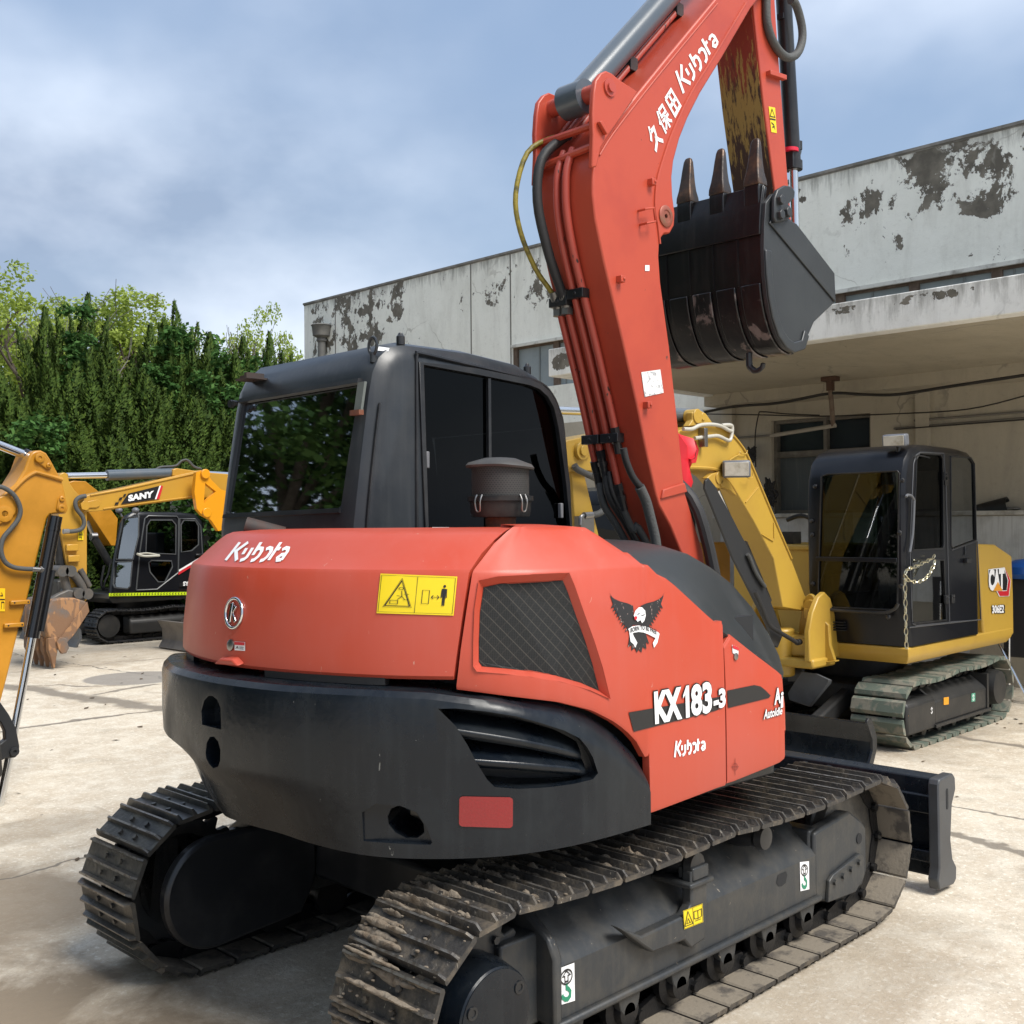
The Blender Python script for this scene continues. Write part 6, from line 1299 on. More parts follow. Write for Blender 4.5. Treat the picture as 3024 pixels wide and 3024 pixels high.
for y0, y1 in ((BYR, BYR+.022), (BYL-.022, BYL)):
    mb = MB().pxz(side, y0, y1); sp_ = part('bucket_side', mb, BKS, BK, bev=.003)
    if y0 == BYR:
        mb = MB().pxz([(1.34, 3.355), (1.395, 3.375), (2.03, 3.085), (2.036, 3.032), (1.99, 3.005), (1.40, 3.29)][0:0]+[(1.37, 3.34), (1.43, 3.40), (1.632, 3.385), (2.028, 3.19), (2.036, 3.035)], y0-.010, y0); part('side_cutting_edge', mb, BKS, sp_, bev=.004)
        # curved heel band
        a = [Vector(p) for p in side[2:11]]; b = off(a, .055); b = b if b[3].x > a[3].x else off(a, -.055)
        mb = MB().pxz([tuple(p) for p in a+b[::-1]], y0-.012, y0); part('heel_band', mb, BKS, sp_, bev=.006)
        # side cutter with two bolts
        q = [PX(2000+x/1.61, y/1.61, y=y0-.01) for x, y in [(452, 1062), (444, 1040), (446, 945), (460, 905), (495, 885), (528, 890), (543, 915), (540, 945), (512, 975), (530, 1000), (532, 1030), (505, 1052)]]
        mb = MB().prism(q, (0, -.022, 0)); scut = part('side_cutter', mb, BKS, sp_, bev=.006)
        for x, y in ((483, 952), (515, 1010), (483, 1022)):
            c = PX(2000+x/1.61, y/1.61, y=y0-.03); mb = MB(); mb.cyl((c.x, c.y-.024, c.z), (c.x, c.y, c.z), .026, n=6); part('cutter_bolt', mb, BKS, scut, bev=.003)
mb = MB(); P = [spv[i] for i in range(0, 8)]; o2 = off(P, .014); o2 = o2 if o2[3].x < P[3].x else off(P, -.014); mb.pxz([tuple(p) for p in P+o2[::-1]], BYR+.02, BYL-.02); part('bucket_lip', mb, BKM, BK, bev=.004)
for k in range(5):                       # wear straps over the heel
    y0 = BYR+.03+k*.148; P = spv[13:]+[Vector((1.66, 2.727))]; o2 = off(P, .012); o2 = o2 if o2[2].x < P[2].x else off(P, -.012)
    mb = MB().pxz([tuple(p) for p in P+o2[::-1]], y0, y0+.115); part('wear_strap', mb, mat('bucket_strap_steel', (.005, .005, .006), .34, col2=(.17, .14, .13), nsc=6.5, lo=.555, hi=.60, dist=.4, stretch=(1, 1.2, .8), streak=(.03, .028, .026, .5), bump=.1), BK, bev=.006)
for k in range(5):
    y0 = BYR+.03+k*.148; P = spv[6:14]; o2 = off(P, .006); o2 = o2 if o2[2].x < P[2].x else off(P, -.006)
    mb = MB().pxz([tuple(p) for p in P+o2[::-1]], y0+.125, y0+.135); part('weld_rib', mb, BKM, BK)
for k, yt in enumerate((-.425, -.215, -.01, .195)):
    mb = MB(); yt_ = yt
    sec = lambda z, x, wy, wx: [V(x-wx, yt_-wy, z), V(x-wx, yt_+wy, z), V(x+wx, yt_+wy, z), V(x+wx, yt_-wy, z)]
    mb.loft([sec(3.54, 1.376, .047, .042), sec(3.57, 1.375, .045, .04), sec(3.61, 1.375, .037, .032), sec(3.66, 1.378, .031, .026), sec(3.72, 1.382, .027, .020), sec(3.765, 1.386, .023, .015), sec(3.782, 1.388, .018, .011), sec(3.790, 1.388, .009, .006)])
    th_ = part('tooth', mb, mat('tooth_steel', (.06, .05, .045), .4, metal=.5, col2=(.17, .10, .06), nsc=9, bump=.15), BK, bev=.008)
    mb = MB(); mb.pxz([(1.34, 3.38), (1.335, 3.52), (1.345, 3.56), (1.40, 3.56), (1.37, 3.38)], yt-.045, yt+.045); part('tooth_adapter', mb, BKM, BK, bev=.006)
mb = MB(); h = V(1.50, -.30, 2.725); mb.tube([h, h+V(0, 0, -.04), h+V(0, -.005, -.075), h+V(0, -.04, -.098), h+V(0, -.075, -.085), h+V(0, -.085, -.06)], [.018]*12+[.014]*8+[.006], n=8); part('lifting_hook', mb, BLACK, BK, sm=50)
mb = MB(); mb.pxz([(1.88, 3.02), (1.80, 3.2), (1.95, 3.42), (2.08, 3.42), (2.1, 3.1)], -.24, -.20); mb.pxz([(1.88, 3.02), (1.80, 3.2), (1.95, 3.42), (2.08, 3.42), (2.1, 3.1)], -.04, .0); part('bucket_hinge', mb, BKS, BK, bev=.01)

# ================================================================= THE YELLOW EXCAVATOR UNDER THE CANOPY
CT = thing('excavator', 'matte yellow and black excavator with a chain on its cab door, standing under the canopy', 'excavator', (6.1, 1.45, 0), 'excavators parked in the yard')
cZ = lambda l, **k: [PX(2250+a/2.496, 1750+b/2.496, **k) for a, b in l]
cY = lambda l, **k: [PX(2250+a/2.76, 1250+b/2.76, **k) for a, b in l]
cT = lambda l, **k: [PX(2000+a/3.864, 1150+b/3.864, **k) for a, b in l]
c1 = lambda l, **k: [PX(2624+a/1.932, 1300+b/1.932, **k) for a, b in l]
CAMO = mat('camouflage_rubber_pad', (.10, .125, .10), .75, col2=(.20, .19, .15), nsc=7, lo=.48, hi=.56, dist=.5, bump=.2, bsc=80)
DARK = mat('matte_black_steel', (.020, .020, .020), .5, col2=(.035, .033, .03), nsc=6, bump=.08)
CKB = mat('satin_black_cab', (.006, .007, .010), .28, spec=.35, col2=(.010, .011, .014), nsc=3, coat=.0, bump=.02)
YS = .47
for ya, yb in ((YS, YS+.44), (2.0, 2.44)):
    tr, _, _ = build_track(CT, ya, yb, 5.14, 6.93, .275, .30, .245, .265, 34, CAMO, each=(ya == YS), kind='pad', name='crawler_track')
    s = 1 if ya == YS else -1; yo = ya if s == 1 else yb
    mb = MB(); mb.loft([[V(x, yo+s*y, z) for y, z in ((.02, .15), (.02, .33), (.05, .36), (.16, .44), (.35, .44), (.35, .15))] for x in (5.52, 6.62)]); fr = part('track_frame', mb, DARK, CT, bev=.01)
    mb = MB(); mb.box(5.50, 6.66, *sorted((yo+s*.0, yo+s*.1)), .125, .15); mb.box(6.60, 6.64, *sorted((yo+s*.01, yo+s*.35)), .13, .46); part('frame_flange', mb, DARK, fr)
    mb = MB(); mb.loft([[V(x, yo+s*y, z) for y, z in ((.015, .12), (.015, .36), (.05, .39), (.30, .39), (.30, .12))] for x in (5.0, 5.53)]); part('idler_guard', mb, DARK, fr, bev=.02)
    mb = MB(); mb.lathe((6.93, yo+s*.12, .30), (0, -s, 0), [(0, .17), (.0, .17), (.10, .15), (.105, .12), (.11, 0)], 30); part('drive_motor_cover', mb, DARK, CT, sm=40)
    mb = MB(); mb.lathe((5.14, yo+s*.1, .275), (0, s, 0), [(0, .08), (.02, .19), (.2, .19), (.22, .05)], 30); part('idler_wheel', mb, DARK, CT, sm=40)
    for i in range(5):
        mb = MB(); mb.lathe((5.42+i*.30, yo+s*.06, .115), (0, s, 0), [(0, .02), (.01, .05), (.2, .05)], 16); part('bottom_roller', mb, LINK, CT, sm=40)
    if s == 1:
        pl = onplane(y=YS+.018)
        mb = put(MB(), poly([(0, .45), (.22, .85), (.22, .62), (.80, .72), (.92, 1), (1, .98), (.95, .60), (1, .15), (.92, .1), (.80, .35), (.22, .30), (.22, .05)]), [(2682, 2098), (2719, 2098), (2719, 2127), (2682, 2127)], pl, .003); part('travel_arrow', mb, mat('orange_sticker', (.75, .32, .01), .4), fr, sm=0)
        for q in ([(2746, 2086), (2757, 2083), (2757, 2110), (2746, 2112)], [(2869, 2048), (2880, 2046), (2880, 2071), (2869, 2073)]):
            mb = put(MB(), rect(), q, pl, .003); o = part('lifting_point_sticker', mb, mat('green_sticker', (.10, .35, .24), .4), fr, sm=0)
            mb = put(MB(), strokes([[(.5, .85), (.3, .65), (.7, .65), (.5, .85)], [(.5, .5), (.7, .3), (.5, .15), (.3, .3)]], .1), q, pl, .005); part('sticker_drawing', mb, WHT, o, sm=0)
        q = [(2787, 2060), (2802, 2058), (2802, 2080), (2787, 2082)]; mb = put(MB(), rect(), q, pl, .003); part('warning_sticker', mb, MATS['orange_sticker'], fr, sm=0)
mb = MB(); mb.box(5.3, 6.8, .85, 2.1, .22, .45); mb.cyl((6.1, 1.45, .42), (6.1, 1.45, .68), .42, n=36); part('car_body', mb, DARK, CT, bev=.02)
# blade
bx = 4.27
mb = MB(); mb.loft([[V(bx+dx, y, z) for dx, z in ((0, .0), (.03, .0), (.10, .09), (.12, .18), (.08, .28), (.02, .335), (-.01, .33), (.03, .27), (.07, .18), (.05, .09))] for y in (.46, 2.44)]); CB = part('dozer_blade', mb, CHAR, CT, bev=.004, sm=50)
for y in (.45, 2.43):
    mb = MB(); mb.pxz([(bx-.03, .34), (bx+.0, .37), (bx+.05, .36), (bx+.13, .22), (bx+.13, .12), (bx+.06, .0), (bx-.02, .0), (bx+.06, .12), (bx+.06, .2)], y, y+.02); part('blade_end_plate', mb, CHAR, CB, bev=.003)
for y in (1.0, 1.85):
    mb = MB(); mb.loft([[V(bx+.08, y-.05, .12), V(bx+.08, y+.05, .12), V(bx+.08, y+.05, .26), V(bx+.08, y-.05, .26)], [V(5.4, y*.6+.6-.05, .26), V(5.4, y*.6+.6+.05, .26), V(5.4, y*.6+.6+.05, .42), V(5.4, y*.6+.6-.05, .42)]]); part('blade_arm', mb, DARK, CB, bev=.02)
mb = MB(); q = cZ([(290, 580), (395, 595), (495, 640), (490, 665), (345, 840), (200, 790), (190, 740)], x=4.75); mb.prism(q, (.05, 0, -.01)); part('cylinder_guard_plate', mb, mat('worn_grey_plate', (.09, .095, .10), .4, col2=(.06, .06, .06), nsc=5, bump=.1), CB, bev=.005)
q = cZ([(205, 560), (300, 565), (290, 650), (190, 655)], x=4.85); mb = MB().prism(q, (.04, 0, 0)); part('hose_guard_plate', mb, MATS['worn_grey_plate'], CB, bev=.005)
# house skirt
def skirt(out, z0, z1, ins, mt, par, nm):
    c = sum((Vector(p) for p in out), Vector((0, 0)))/len(out); a = [Vector(p) for p in out]; b = [p+(c-p)*ins for p in a]
    mb = MB(); mb.loft([[V(*p, z0) for p in b], [V(*(p+(c-p)*.008), z0+(z1-z0)*.35) for p in a], [V(*p, z0+(z1-z0)*.55) for p in a], [V(*p, z1-.01) for p in a], [V(*(p+(c-p)*.01), z1) for p in a]]); return part(nm, mb, mt, par, bev=.006)
SK = skirt([(5.06, .50), (5.07, 1.2), (4.98, 1.22), (4.98, 1.68), (5.1, 1.75), (5.35, 2.42), (7.0, 2.42), (7.34, 2.1), (7.45, 1.5), (7.44, .9), (7.36, .58), (7.30, .51)], .685, .825, .045, YELC, CT, 'house_skirt')
# engine cover
q = c1([(545, 1130), (728, 1108), (722, 880), (705, 660), (610, 595), (512, 592)], y=.515)
mb = MB().prism([V(min(p.x, 7.36), .515, p.z) for p in q], (0, 1.85, 0)); ENG = part('engine_cover', mb, YELC, CT, bev=.02)
mb = MB(); mb.box(5.40, 6.60, 1.55, 2.36, .825, 1.60); mb.box(5.38, 6.6, 1.53, 2.38, 1.585, 1.635); part('tank_cover', mb, YELC, CT, bev=.015)
mb = MB(); mb.box(5.7, 5.85, 1.9, 2.1, 1.63, 1.75); mb.tube([V(5.6, 1.62, 1.63), V(5.62, 1.64, 1.83), V(5.6, 1.75, 1.9), V(5.6, 1.9, 1.86)], .02, n=8); part('filler_and_hose', mb, BLACK, CT)
es = onplane(y=.515)
hx = c1([(566, 730), (660, 726), (700, 800), (690, 892), (630, 893), (566, 830)], y=.51)
def pp(l, o=.0): return [(2624+a/1.932, 1300+b/1.932) for a, b in l]
def fpoly(pts, surf, off, mt, nm, par):
    mb = MB(); P = [surf(x, y, off) for x, y in pts]; mb.add(P, [tuple(range(len(P)))]); return part(nm, mb, mt, par, sm=0)
es2 = onplane(y=.510)
b0 = fpoly(pp([(570, 736), (662, 726), (698, 800), (688, 890), (632, 892), (616, 862), (572, 838)]), es2, .001, WHT, 'badge_border', ENG)
fpoly(pp([(664, 730), (696, 800), (686, 888), (636, 889), (622, 862), (676, 860), (684, 800)]), es2, .004, REDI, 'badge_red_edge', b0)
fpoly(pp([(574, 740), (660, 731), (680, 800), (674, 856), (600, 858), (576, 834)]), es2, .004, INK, 'badge_black_field', b0)
mb = put(MB(), text2d('CAT', .055, 0, .92), pp([(570, 736), (662, 730), (662, 850), (573, 862)]), es2, .008); part('badge_letters', mb, WHT, b0, sm=0)
fpoly(pp([(598, 860), (624, 808), (652, 858)]), es2, .011, mat('badge_orange', (.70, .30, .03), .4), 'badge_triangle', b0)
mb = put(MB(), text2d('306E2', .10, 0, .98), pp([(588, 938), (668, 934), (664, 988), (590, 992)]), es2, .003); o = part('model_number_outline', mb, INK, ENG, sm=0)
mb = put(MB(), text2d('306E2', .04, 0, 1.0), pp([(591, 941), (660, 938), (658, 985), (592, 989)]), es2, .006); part('model_number', mb, WHT, o, sm=0)
# cab
pf_ = [(6.50, .83), (6.49, 1.9), (6.47, 2.25), (6.42, 2.38), (6.32, 2.455), (6.1, 2.475), (5.5, 2.478), (5.30, 2.47), (5.14, 2.43), (5.04, 2.34), (4.99, 2.20), (4.975, 2.0), (4.975, 1.3), (5.03, 1.0), (5.06, .83)]
CC = part('cab', cabloft(pf_, .49, 1.36, .07, 5.8, 1.6), CKB, CT, sm=35)
icab = cabloft([(x+(.05 if x < 5.6 else -.05), .9 if z < 1 else z-.05) for x, z in pf_], .54, 1.31, .05, 5.8, 1.6)
fwin = cY([(490, 435), (530, 422), (1105, 395), (1112, 410), (1098, 1480), (1060, 1515), (560, 1495), (500, 1470), (462, 1420)], x=4.975)
dwin = cY([(1262, 300), (1285, 250), (1455, 262), (1470, 290), (1478, 1000), (1470, 1015), (1235, 1030)], y=.49)
rwin = cY([(1540, 270), (1700, 285), (1730, 330), (1745, 950), (1560, 1020), (1545, 1000)], y=.49)
dlow = cY([(1225, 1110), (1480, 1120), (1500, 1600), (1240, 1625), (1222, 1600)], y=.49)
boolean(CC, [icab, MB().prism([p-V(.1, 0, 0) for p in fwin], (.3, 0, 0)), MB().prism([p-V(0, .05, 0) for p in dwin], (0, .2, 0)), MB().prism([p-V(0, .05, 0) for p in rwin], (0, .2, 0)), MB().prism([p-V(0, .05, 0) for p in dlow], (0, .2, 0)), MB().prism([V(5.2, 1.2, 1.2), V(6.3, 1.2, 1.2), V(6.3, 1.2, 2.3), V(5.2, 1.2, 2.3)], (0, .3, 0)), MB().prism([V(6.3, .6, 1.5), V(6.3, 1.25, 1.5), V(6.3, 1.25, 2.3), V(6.3, .6, 2.3)], (.4, 0, 0))])
for nm, P, o_, g_ in (('windscreen', fwin, V(.012, 0, 0), GLC), ('door_window', dwin, V(0, .012, 0), GLB), ('rear_side_window', rwin, V(0, .012, 0), GLB), ('door_lower_pane', dlow, V(0, .012, 0), GLB)):
    mb = MB(); mb.add([p+o_ for p in P], [tuple(range(len(P)))]); g0 = part(nm, mb, g_, CC, sm=0)
    part('window_seal', ringframe(P, .012, V(1, 0, 0) if nm == 'windscreen' else V(0, 1, 0), .006), BLACK, g0, bev=.002)
mb = MB(); mb.add([V(5.2, 1.355, 1.2), V(6.3, 1.355, 1.2), V(6.3, 1.355, 2.3), V(5.2, 1.355, 2.3)], [(0, 1, 2, 3)]); part('far_side_window', mb, GLC, CC, sm=0)
a, b_ = cY([(440, 1105), (1102, 1110)], x=4.965); mb = MB(); mb.box(4.955, 4.985, b_.y, a.y, a.z-.018, a.z+.018); part('windscreen_rail', mb, CKB, CC, bev=.004)
P = cY([(460, 1420), (475, 1455), (520, 1500), (580, 1522), (760, 1535), (960, 1545), (1040, 1535), (1090, 1505), (1110, 1470)], x=4.955); mb = MB(); mb.tube(P, .014, n=8); part('bottom_guard_bar', mb, BLACK, CC)
# panel seams on cab side
for l in ([(1225, 1620), (1205, 1000), (1235, 330), (1255, 262), (1290, 238), (1480, 246), (1500, 500), (1530, 1620), (1260, 1650), (1225, 1630)], [(1545, 1035), (1755, 962), (1784, 1600), (1535, 1620)], [(1200, 1665), (1780, 1600)]):
    mb = MB(); mb.tube(cY(l, y=.488), .006, n=5, sm=1); part('panel_seam', mb, mat('seam_edge_highlight', (.06, .063, .07), .4), CC)
for x, y in ((1490, 430), (1500, 1435), (1550, 1430), (1495, 470)):
    q, = cY([(x, y)], y=.485); mb = MB(); mb.box(q.x-.03, q.x+.03, .472, .49, q.z-.035, q.z+.035); mb.ball((q.x, .470, q.z+.015), .009, n=6); part('door_hinge', mb, BLACK, CC, bev=.004)
mb = MB(); mb.tube(cY([(1175, 600), (1185, 585), (1215, 590), (1238, 620), (1240, 660), (1228, 900), (1205, 1050)], y=.455), .011, n=8); part('grab_rail', mb, mat('grey_rail', (.12, .125, .135), .35), CC)
q, = cY([(1670, 1120)], y=.48); mb = MB(); mb.box(q.x-.05, q.x+.05, .455, .49, q.z-.02, q.z+.02); mb.box(q.x-.03, q.x-.02, .48, .49, q.z+.05, q.z+.13); part('door_handle', mb, BLACK, CC, bev=.01)
for l, x in (([(428, 515), (400, 795), (405, 908), (410, 1310)], 4.96), ([(1140, 466), (1118, 893), (1128, 1328), (1025, 1580), (520, 1565)], 4.96)):
    for q in cY(l, x=x): mb = MB(); mb.lathe(q+V(.01, 0, 0), (-1, 0, 0), [(0, .02), (.012, .016), (.018, 0)], 12); part('cover_screw', mb, BLACK, CC, sm=50)
a, = cY([(640, 1755)], x=5.03)
for k in range(4): mb = MB(); mb.box(4.99, 5.06, a.y-.05, a.y+.05, .93+k*.022, .938+k*.022); part('vent_slot', mb, INTER, CC)
# cab interior
mb = MB(); mb.box(5.85, 6.2, .7, 1.15, 1.1, 1.35); mb.box(6.1, 6.25, .7, 1.15, 1.35, 1.95); SE2 = part('seat', mb, mat('seat_cloth', (.035, .04, .055), .8), CC, bev=.04)
for y in (.82, .98): mb = MB(); mb.tube([V(5.45, y, .95), V(5.40, y, 1.25), V(5.36, y, 1.42)], .010); mb.box(5.36, 5.48, y-.05, y+.05, .94, .98); part('travel_lever', mb, BLACK, CC)
# chain looped through the door and hanging
def chain(P, s, nm, lbl):
    mb = MB(); P = catmull([Vector(p) for p in P], 12); d = 0; last = P[0]; k = 0
    for p in P:
        if (p-last).length >= s:
            t = (p-last).normalized(); n = V(0, 1, 0) if k % 2 else t.cross(V(0, 1, 0)).normalized(); m_ = (p+last)/2; h = s*.62; w_ = s*.26
            pts = [m_+t*h*math.cos(a)*.95+n*w_*math.sin(a) for a in [2*math.pi*i/10 for i in range(11)]]; mb.tube(pts, s*.10, n=5, sm=1); last = p; k += 1
    return tag(part(nm, mb, mat('bright_zinc_chain', (.62, .58, .42), .3, metal=.9), sm=60), lbl, 'chain')
ch = chain(cY([(1410, 1075), (1390, 1100), (1330, 1130), (1235, 1175)], y=.45)+cY([(1190, 1190), (1165, 1225), (1160, 1262), (1200, 1280), (1260, 1295), (1310, 1280), (1350, 1250), (1385, 1190), (1410, 1130), (1408, 1085)], y=.44), .05, 'chain', 'bright zinc chain looped through the black cab door and hanging down its corner')
mb = MB(); P = cY([(1165, 1262), (1168, 1400), (1172, 1600), (1176, 1750), (1180, 1850)], y=.44)
c2 = chain(P, .05, 'hanging_chain', 'x'); c2.parent = ch; del c2['label']; del c2['category']; c2.name = 'hanging_end'
# lamps
def lamp(c, ax, w_, h_, dpt, par):
    M = Matrix.Translation(c) @ ax.to_track_quat('-X', 'Z').to_matrix().to_4x4()
    mb = MB(); mb.box(0, dpt, -w_/2, w_/2, -h_/2, h_/2, M); L0 = part('work_lamp', mb, mat('lamp_housing', (.13, .14, .16), .4), par, bev=.015)
    mb = MB(); mb.box(-.006, .0, -w_*.43, w_*.43, -h_*.4, h_*.4, M); part('lamp_lens', mb, mat('lamp_lens_glass', (.5, .47, .40), .12, coat=.6, col2=(.3, .27, .2), nsc=12), L0, bev=.005); return L0
q, = cY([(1100, 145)], x=5.1); lamp(q-V(.06, 0, 0), V(-1, -.15, -.12).normalized(), .19, .10, .11, CC)
mb = MB(); q2 = q+V(.02, -.03, -.07); mb.tube([q2, q2+V(0, .02, -.05), q2+V(.02, -.04, -.07), q2+V(.1, -.1, -.05), q2+V(.3, -.1, -.06)], .006, n=5); mb.cyl(q+V(.03, 0, -.1), q+V(.03, 0, -.04), .02); part('lamp_cable', mb, BLACK, CC)
# front bracket and swing post
y0, y1 = 1.12, 1.66
br_ = cY([(300, 1932), (545, 1932), (548, 1640), (500, 1590), (450, 1480), (425, 1420), (400, 1392), (375, 1400), (350, 1440), (320, 1560), (302, 1760)], x=4.80)
mb = MB().prism(br_, (-.05, -.0, 0)); mb = MB(); pz_ = [(4.60, .70), (4.60, .95), (4.66, 1.10), (4.76, 1.22), (4.86, 1.26), (4.96, 1.20), (5.06, 1.0), (5.10, .86), (5.10, .70)]
mb.pxz(pz_, 1.12, 1.17); BK_ = part('boom_bracket', mb, YELC, CT, bev=.01)
mb = MB(); mb.pxz(pz_, 1.66, 1.71); part('boom_bracket', mb, YELC, CT, bev=.01)
mb = MB(); mb.box(4.62, 5.0, 1.1, 1.75, .64, .72); mb.box(4.70, 4.98, 1.17, 1.66, .72, .90); mb.cyl((4.72, 1.45, .55), (4.72, 1.45, .95), .11, n=24); part('swing_post', mb, YELC, CT, bev=.02)
# wide face plate seen under the cab
q = cZ([(265, 545), (535, 500), (500, 385), (490, 240), (440, 190), (405, 90), (375, 20), (350, 8), (325, 25), (300, 90), (275, 240)], x=4.86); mb = MB().prism(q, (.04, 0, 0)); part('boom_bracket_plate', mb, YELC, BK_, bev=.006)
q = cZ([(250, 548), (540, 512), (540, 500), (268, 530)], x=4.83); mb = MB().prism(q, (.07, 0, 0)); part('bracket_foot', mb, YELC, BK_, bev=.004)
q = [(2250+a/2.496, 1750+b/2.496) for a, b in [(343, 262), (406, 255), (406, 360), (345, 366)]]; sp4 = onplane(x=4.858)
mb = put(MB(), rect(1, 1, 0, .5, 1, 1), q, sp4, .003); o = part('serial_plate', mb, INK, BK_, sm=0); mb = put(MB(), rect(1, 1, 0, 0, 1, .5), q, sp4, .003); part('serial_plate_lower', mb, mat('silver_plate', (.55, .56, .58), .4), o, sm=0)
mb = put(MB(), strokes([[(.1, .92), (.5, .92)], [(.1, .84), (.8, .84)], [(.1, .56), (.9, .56)]], .04), q, sp4, .005); part('serial_plate_text', mb, WHT, o, sm=0)
c_, = cZ([(362, 100)], x=4.85); mb = MB(); mb.cyl(c_+V(.02, 0, 0), c_-V(.03, 0, 0), .055, n=20); mb.box(4.80, 4.83, c_.y-.02, c_.y+.04, c_.z-.10, c_.z-.02); part('bracket_pin', mb, YELC, BK_, bev=.004)
# boom
ybm = 1.32
bt = cT([(20, 470), (110, 430), (300, 395), (440, 405), (530, 440), (605, 495), (700, 600), (775, 710), (840, 850), (905, 1000), (1085, 1430), (1300, 1932)], y=ybm)+cY([(350, 1400), (395, 1440), (390, 1500), (330, 1530), (170, 1500)], y=ybm)
bl_ = cT([(1100, 1932), (870, 1500), (700, 1215), (650, 1130), (600, 1060), (540, 990), (480, 945), (400, 925), (250, 920), (110, 905), (20, 910)], y=ybm)
lft = [PX(x, y, y=ybm) for x, y in [(1780, 1392), (1690, 1392), (1650, 1352), (1672, 1300), (1720, 1290), (1830, 1270)]]
mb = MB().pxz([(p.x, p.z) for p in bt+bl_+lft], ybm, ybm+.26); BM = part('boom', mb, YELC, CT, bev=.008)
# underside lugs and flange edges
mb = MB(); mb.tube([p+V(0, -.004, 0) for p in bt[3:12]], .010, n=6); mb.tube([p+V(0, -.004, 0) for p in cT([(110, 890), (250, 893), (400, 905), (480, 935), (560, 985)], y=ybm)], .012, n=6); mb.tube([p+V(0, -.004, 0) for p in cT([(775, 1290), (920, 1115)], y=ybm)], .006, n=5, sm=1); mb.tube([p+V(0, -.004, 0) for p in cT([(960, 1655), (1085, 1730), (1100, 1700), (1095, 1520)], y=ybm)], .006, n=5, sm=1); part('weld_edge', mb, YELC, BM)
q = cT([(340, 1010), (400, 960), (470, 945), (600, 1060), (690, 1220), (600, 1150), (540, 1120), (470, 1130), (400, 1110)], y=ybm-.02); mb = MB().prism(q, (0, .05, 0)); part('cylinder_lug', mb, YELC, BM, bev=.006)
q = cT([(130, 420), (175, 350), (175, 260), (215, 238), (270, 240), (330, 275), (370, 330), (420, 400)], y=ybm-.01)
for dy in (0, .2): mb = MB().prism([p+V(0, dy, 0) for p in q], (0, .06, 0)); part('cylinder_lug', mb, YELC, BM, bev=.008)
for q_, yo_, l_, r_ in (((240, 305), .02, .1, .055), ((305, 310), .02, .1, .03), ((490, 1010), .03, .05, .05), ((525, 1075), .03, .05, .03)): a, = cT([q_], y=ybm-yo_); mb = MB(); mb.cyl(a, a+V(0, l_, 0), r_, n=20); part('pin_cap', mb, YELC, BM, bev=.004)
# badge half hidden on boom
T3 = lambda l: [(2000+a/3.864, 1150+b/3.864) for a, b in l]
bmS = onplane(y=ybm); b1 = fpoly(T3([(165, 575), (210, 585), (248, 690), (215, 835), (120, 850), (80, 790), (160, 700)]), bmS, .002, REDI, 'badge_red_edge', BM)
fpoly(T3([(170, 585), (200, 600), (222, 690), (205, 785), (110, 800), (100, 740), (150, 660)]), bmS, .004, INK, 'badge_black_field', b1)
fpoly(T3([(130, 660), (150, 650), (165, 775), (120, 740)]), bmS, .006, WHT, 'badge_letters', b1)
# steel lines on the boom
for k, l in enumerate(([(30, 455), (130, 455), (200, 420), (270, 405), (380, 405), (470, 425), (540, 465), (580, 480)], [(470, 415), (560, 410), (590, 440), (575, 560), (540, 585), (430, 535), (330, 540), (160, 560)])):
    mb = MB(); mb.tube([p-V(0, .03, 0) for p in cT(l, y=ybm)], .015, n=8, sm=3); part('steel_pipe', mb, mat('cream_pipe', (.55, .53, .46), .35, metal=.2), BM, sm=60)
a, = cT([(295, 550)], y=ybm-.03); mb = MB(); mb.box(a.x-.02, a.x+.02, a.y-.03, a.y+.03, a.z-.07, a.z+.07); part('pipe_clamp', mb, BOLT, BM, bev=.003)
q, = cT([(655, 915)], y=ybm-.10); lamp(q-V(.05, .05, 0), V(-1, -.7, -.1).normalized(), .21, .13, .12, BM)
mb = MB(); mb.tube([p-V(0, .02, 0) for p in cT([(570, 810), (630, 770), (680, 745), (690, 715), (710, 735), (760, 735), (775, 695)], y=ybm)], .005, n=5); mb.tube([p-V(0, .05, 0) for p in cT([(710, 985), (760, 1020), (795, 1000), (800, 950)], y=ybm)], .004, n=5); part('lamp_wire', mb, YELC, BM)
# boom cylinder with black guard, rod, hoses
gq = cT([(325, 1040), (360, 1010), (455, 1130), (470, 1170), (640, 1480), (720, 1640), (880, 1932)], y=ybm-.06)+cY([(130, 1600), (175, 1720), (130, 1830), (95, 1810), (40, 1640), (-40, 1480)], y=ybm-.06)+cT([(640, 1932), (315, 1130)], y=ybm-.06)
mb = MB().prism(gq, (0, .02, 0)); GC = part('cylinder_guard', mb, mat('black_guard', (.028, .029, .031), .4, bump=.03), CT, bev=.004)
a, b_ = cT([(455, 1150), (730, 1780)], y=ybm+.02); mb = MB(); mb.cyl(a, b_, .022, n=16); part('cylinder_rod', mb, CHROME, GC, sm=40)
c_, d_ = cT([(735, 1770), (1010, 2420)], y=ybm+.02); mb = MB(); mb.cyl(c_, d_, .05, n=20); part('cylinder_barrel', mb, BLACK, GC, sm=40)
mb = MB(); mb.tube(cY([(-60, 1370), (0, 1500), (60, 1640), (140, 1700), (240, 1760), (290, 1790)], y=ybm-.10), .018, n=8); a, = cY([(285, 1785)], y=ybm-.1); mb.cyl(a, a+V(.05, 0, 0), .026, n=8); part('boom_hose', mb, RUB, GC, sm=60)
mb = MB(); mb.tube(cT([(800, 1880), (830, 1932), (900, 2100), (1000, 2250)], y=ybm-.08), .016, n=8); part('boom_hose', mb, RUBS, GC)
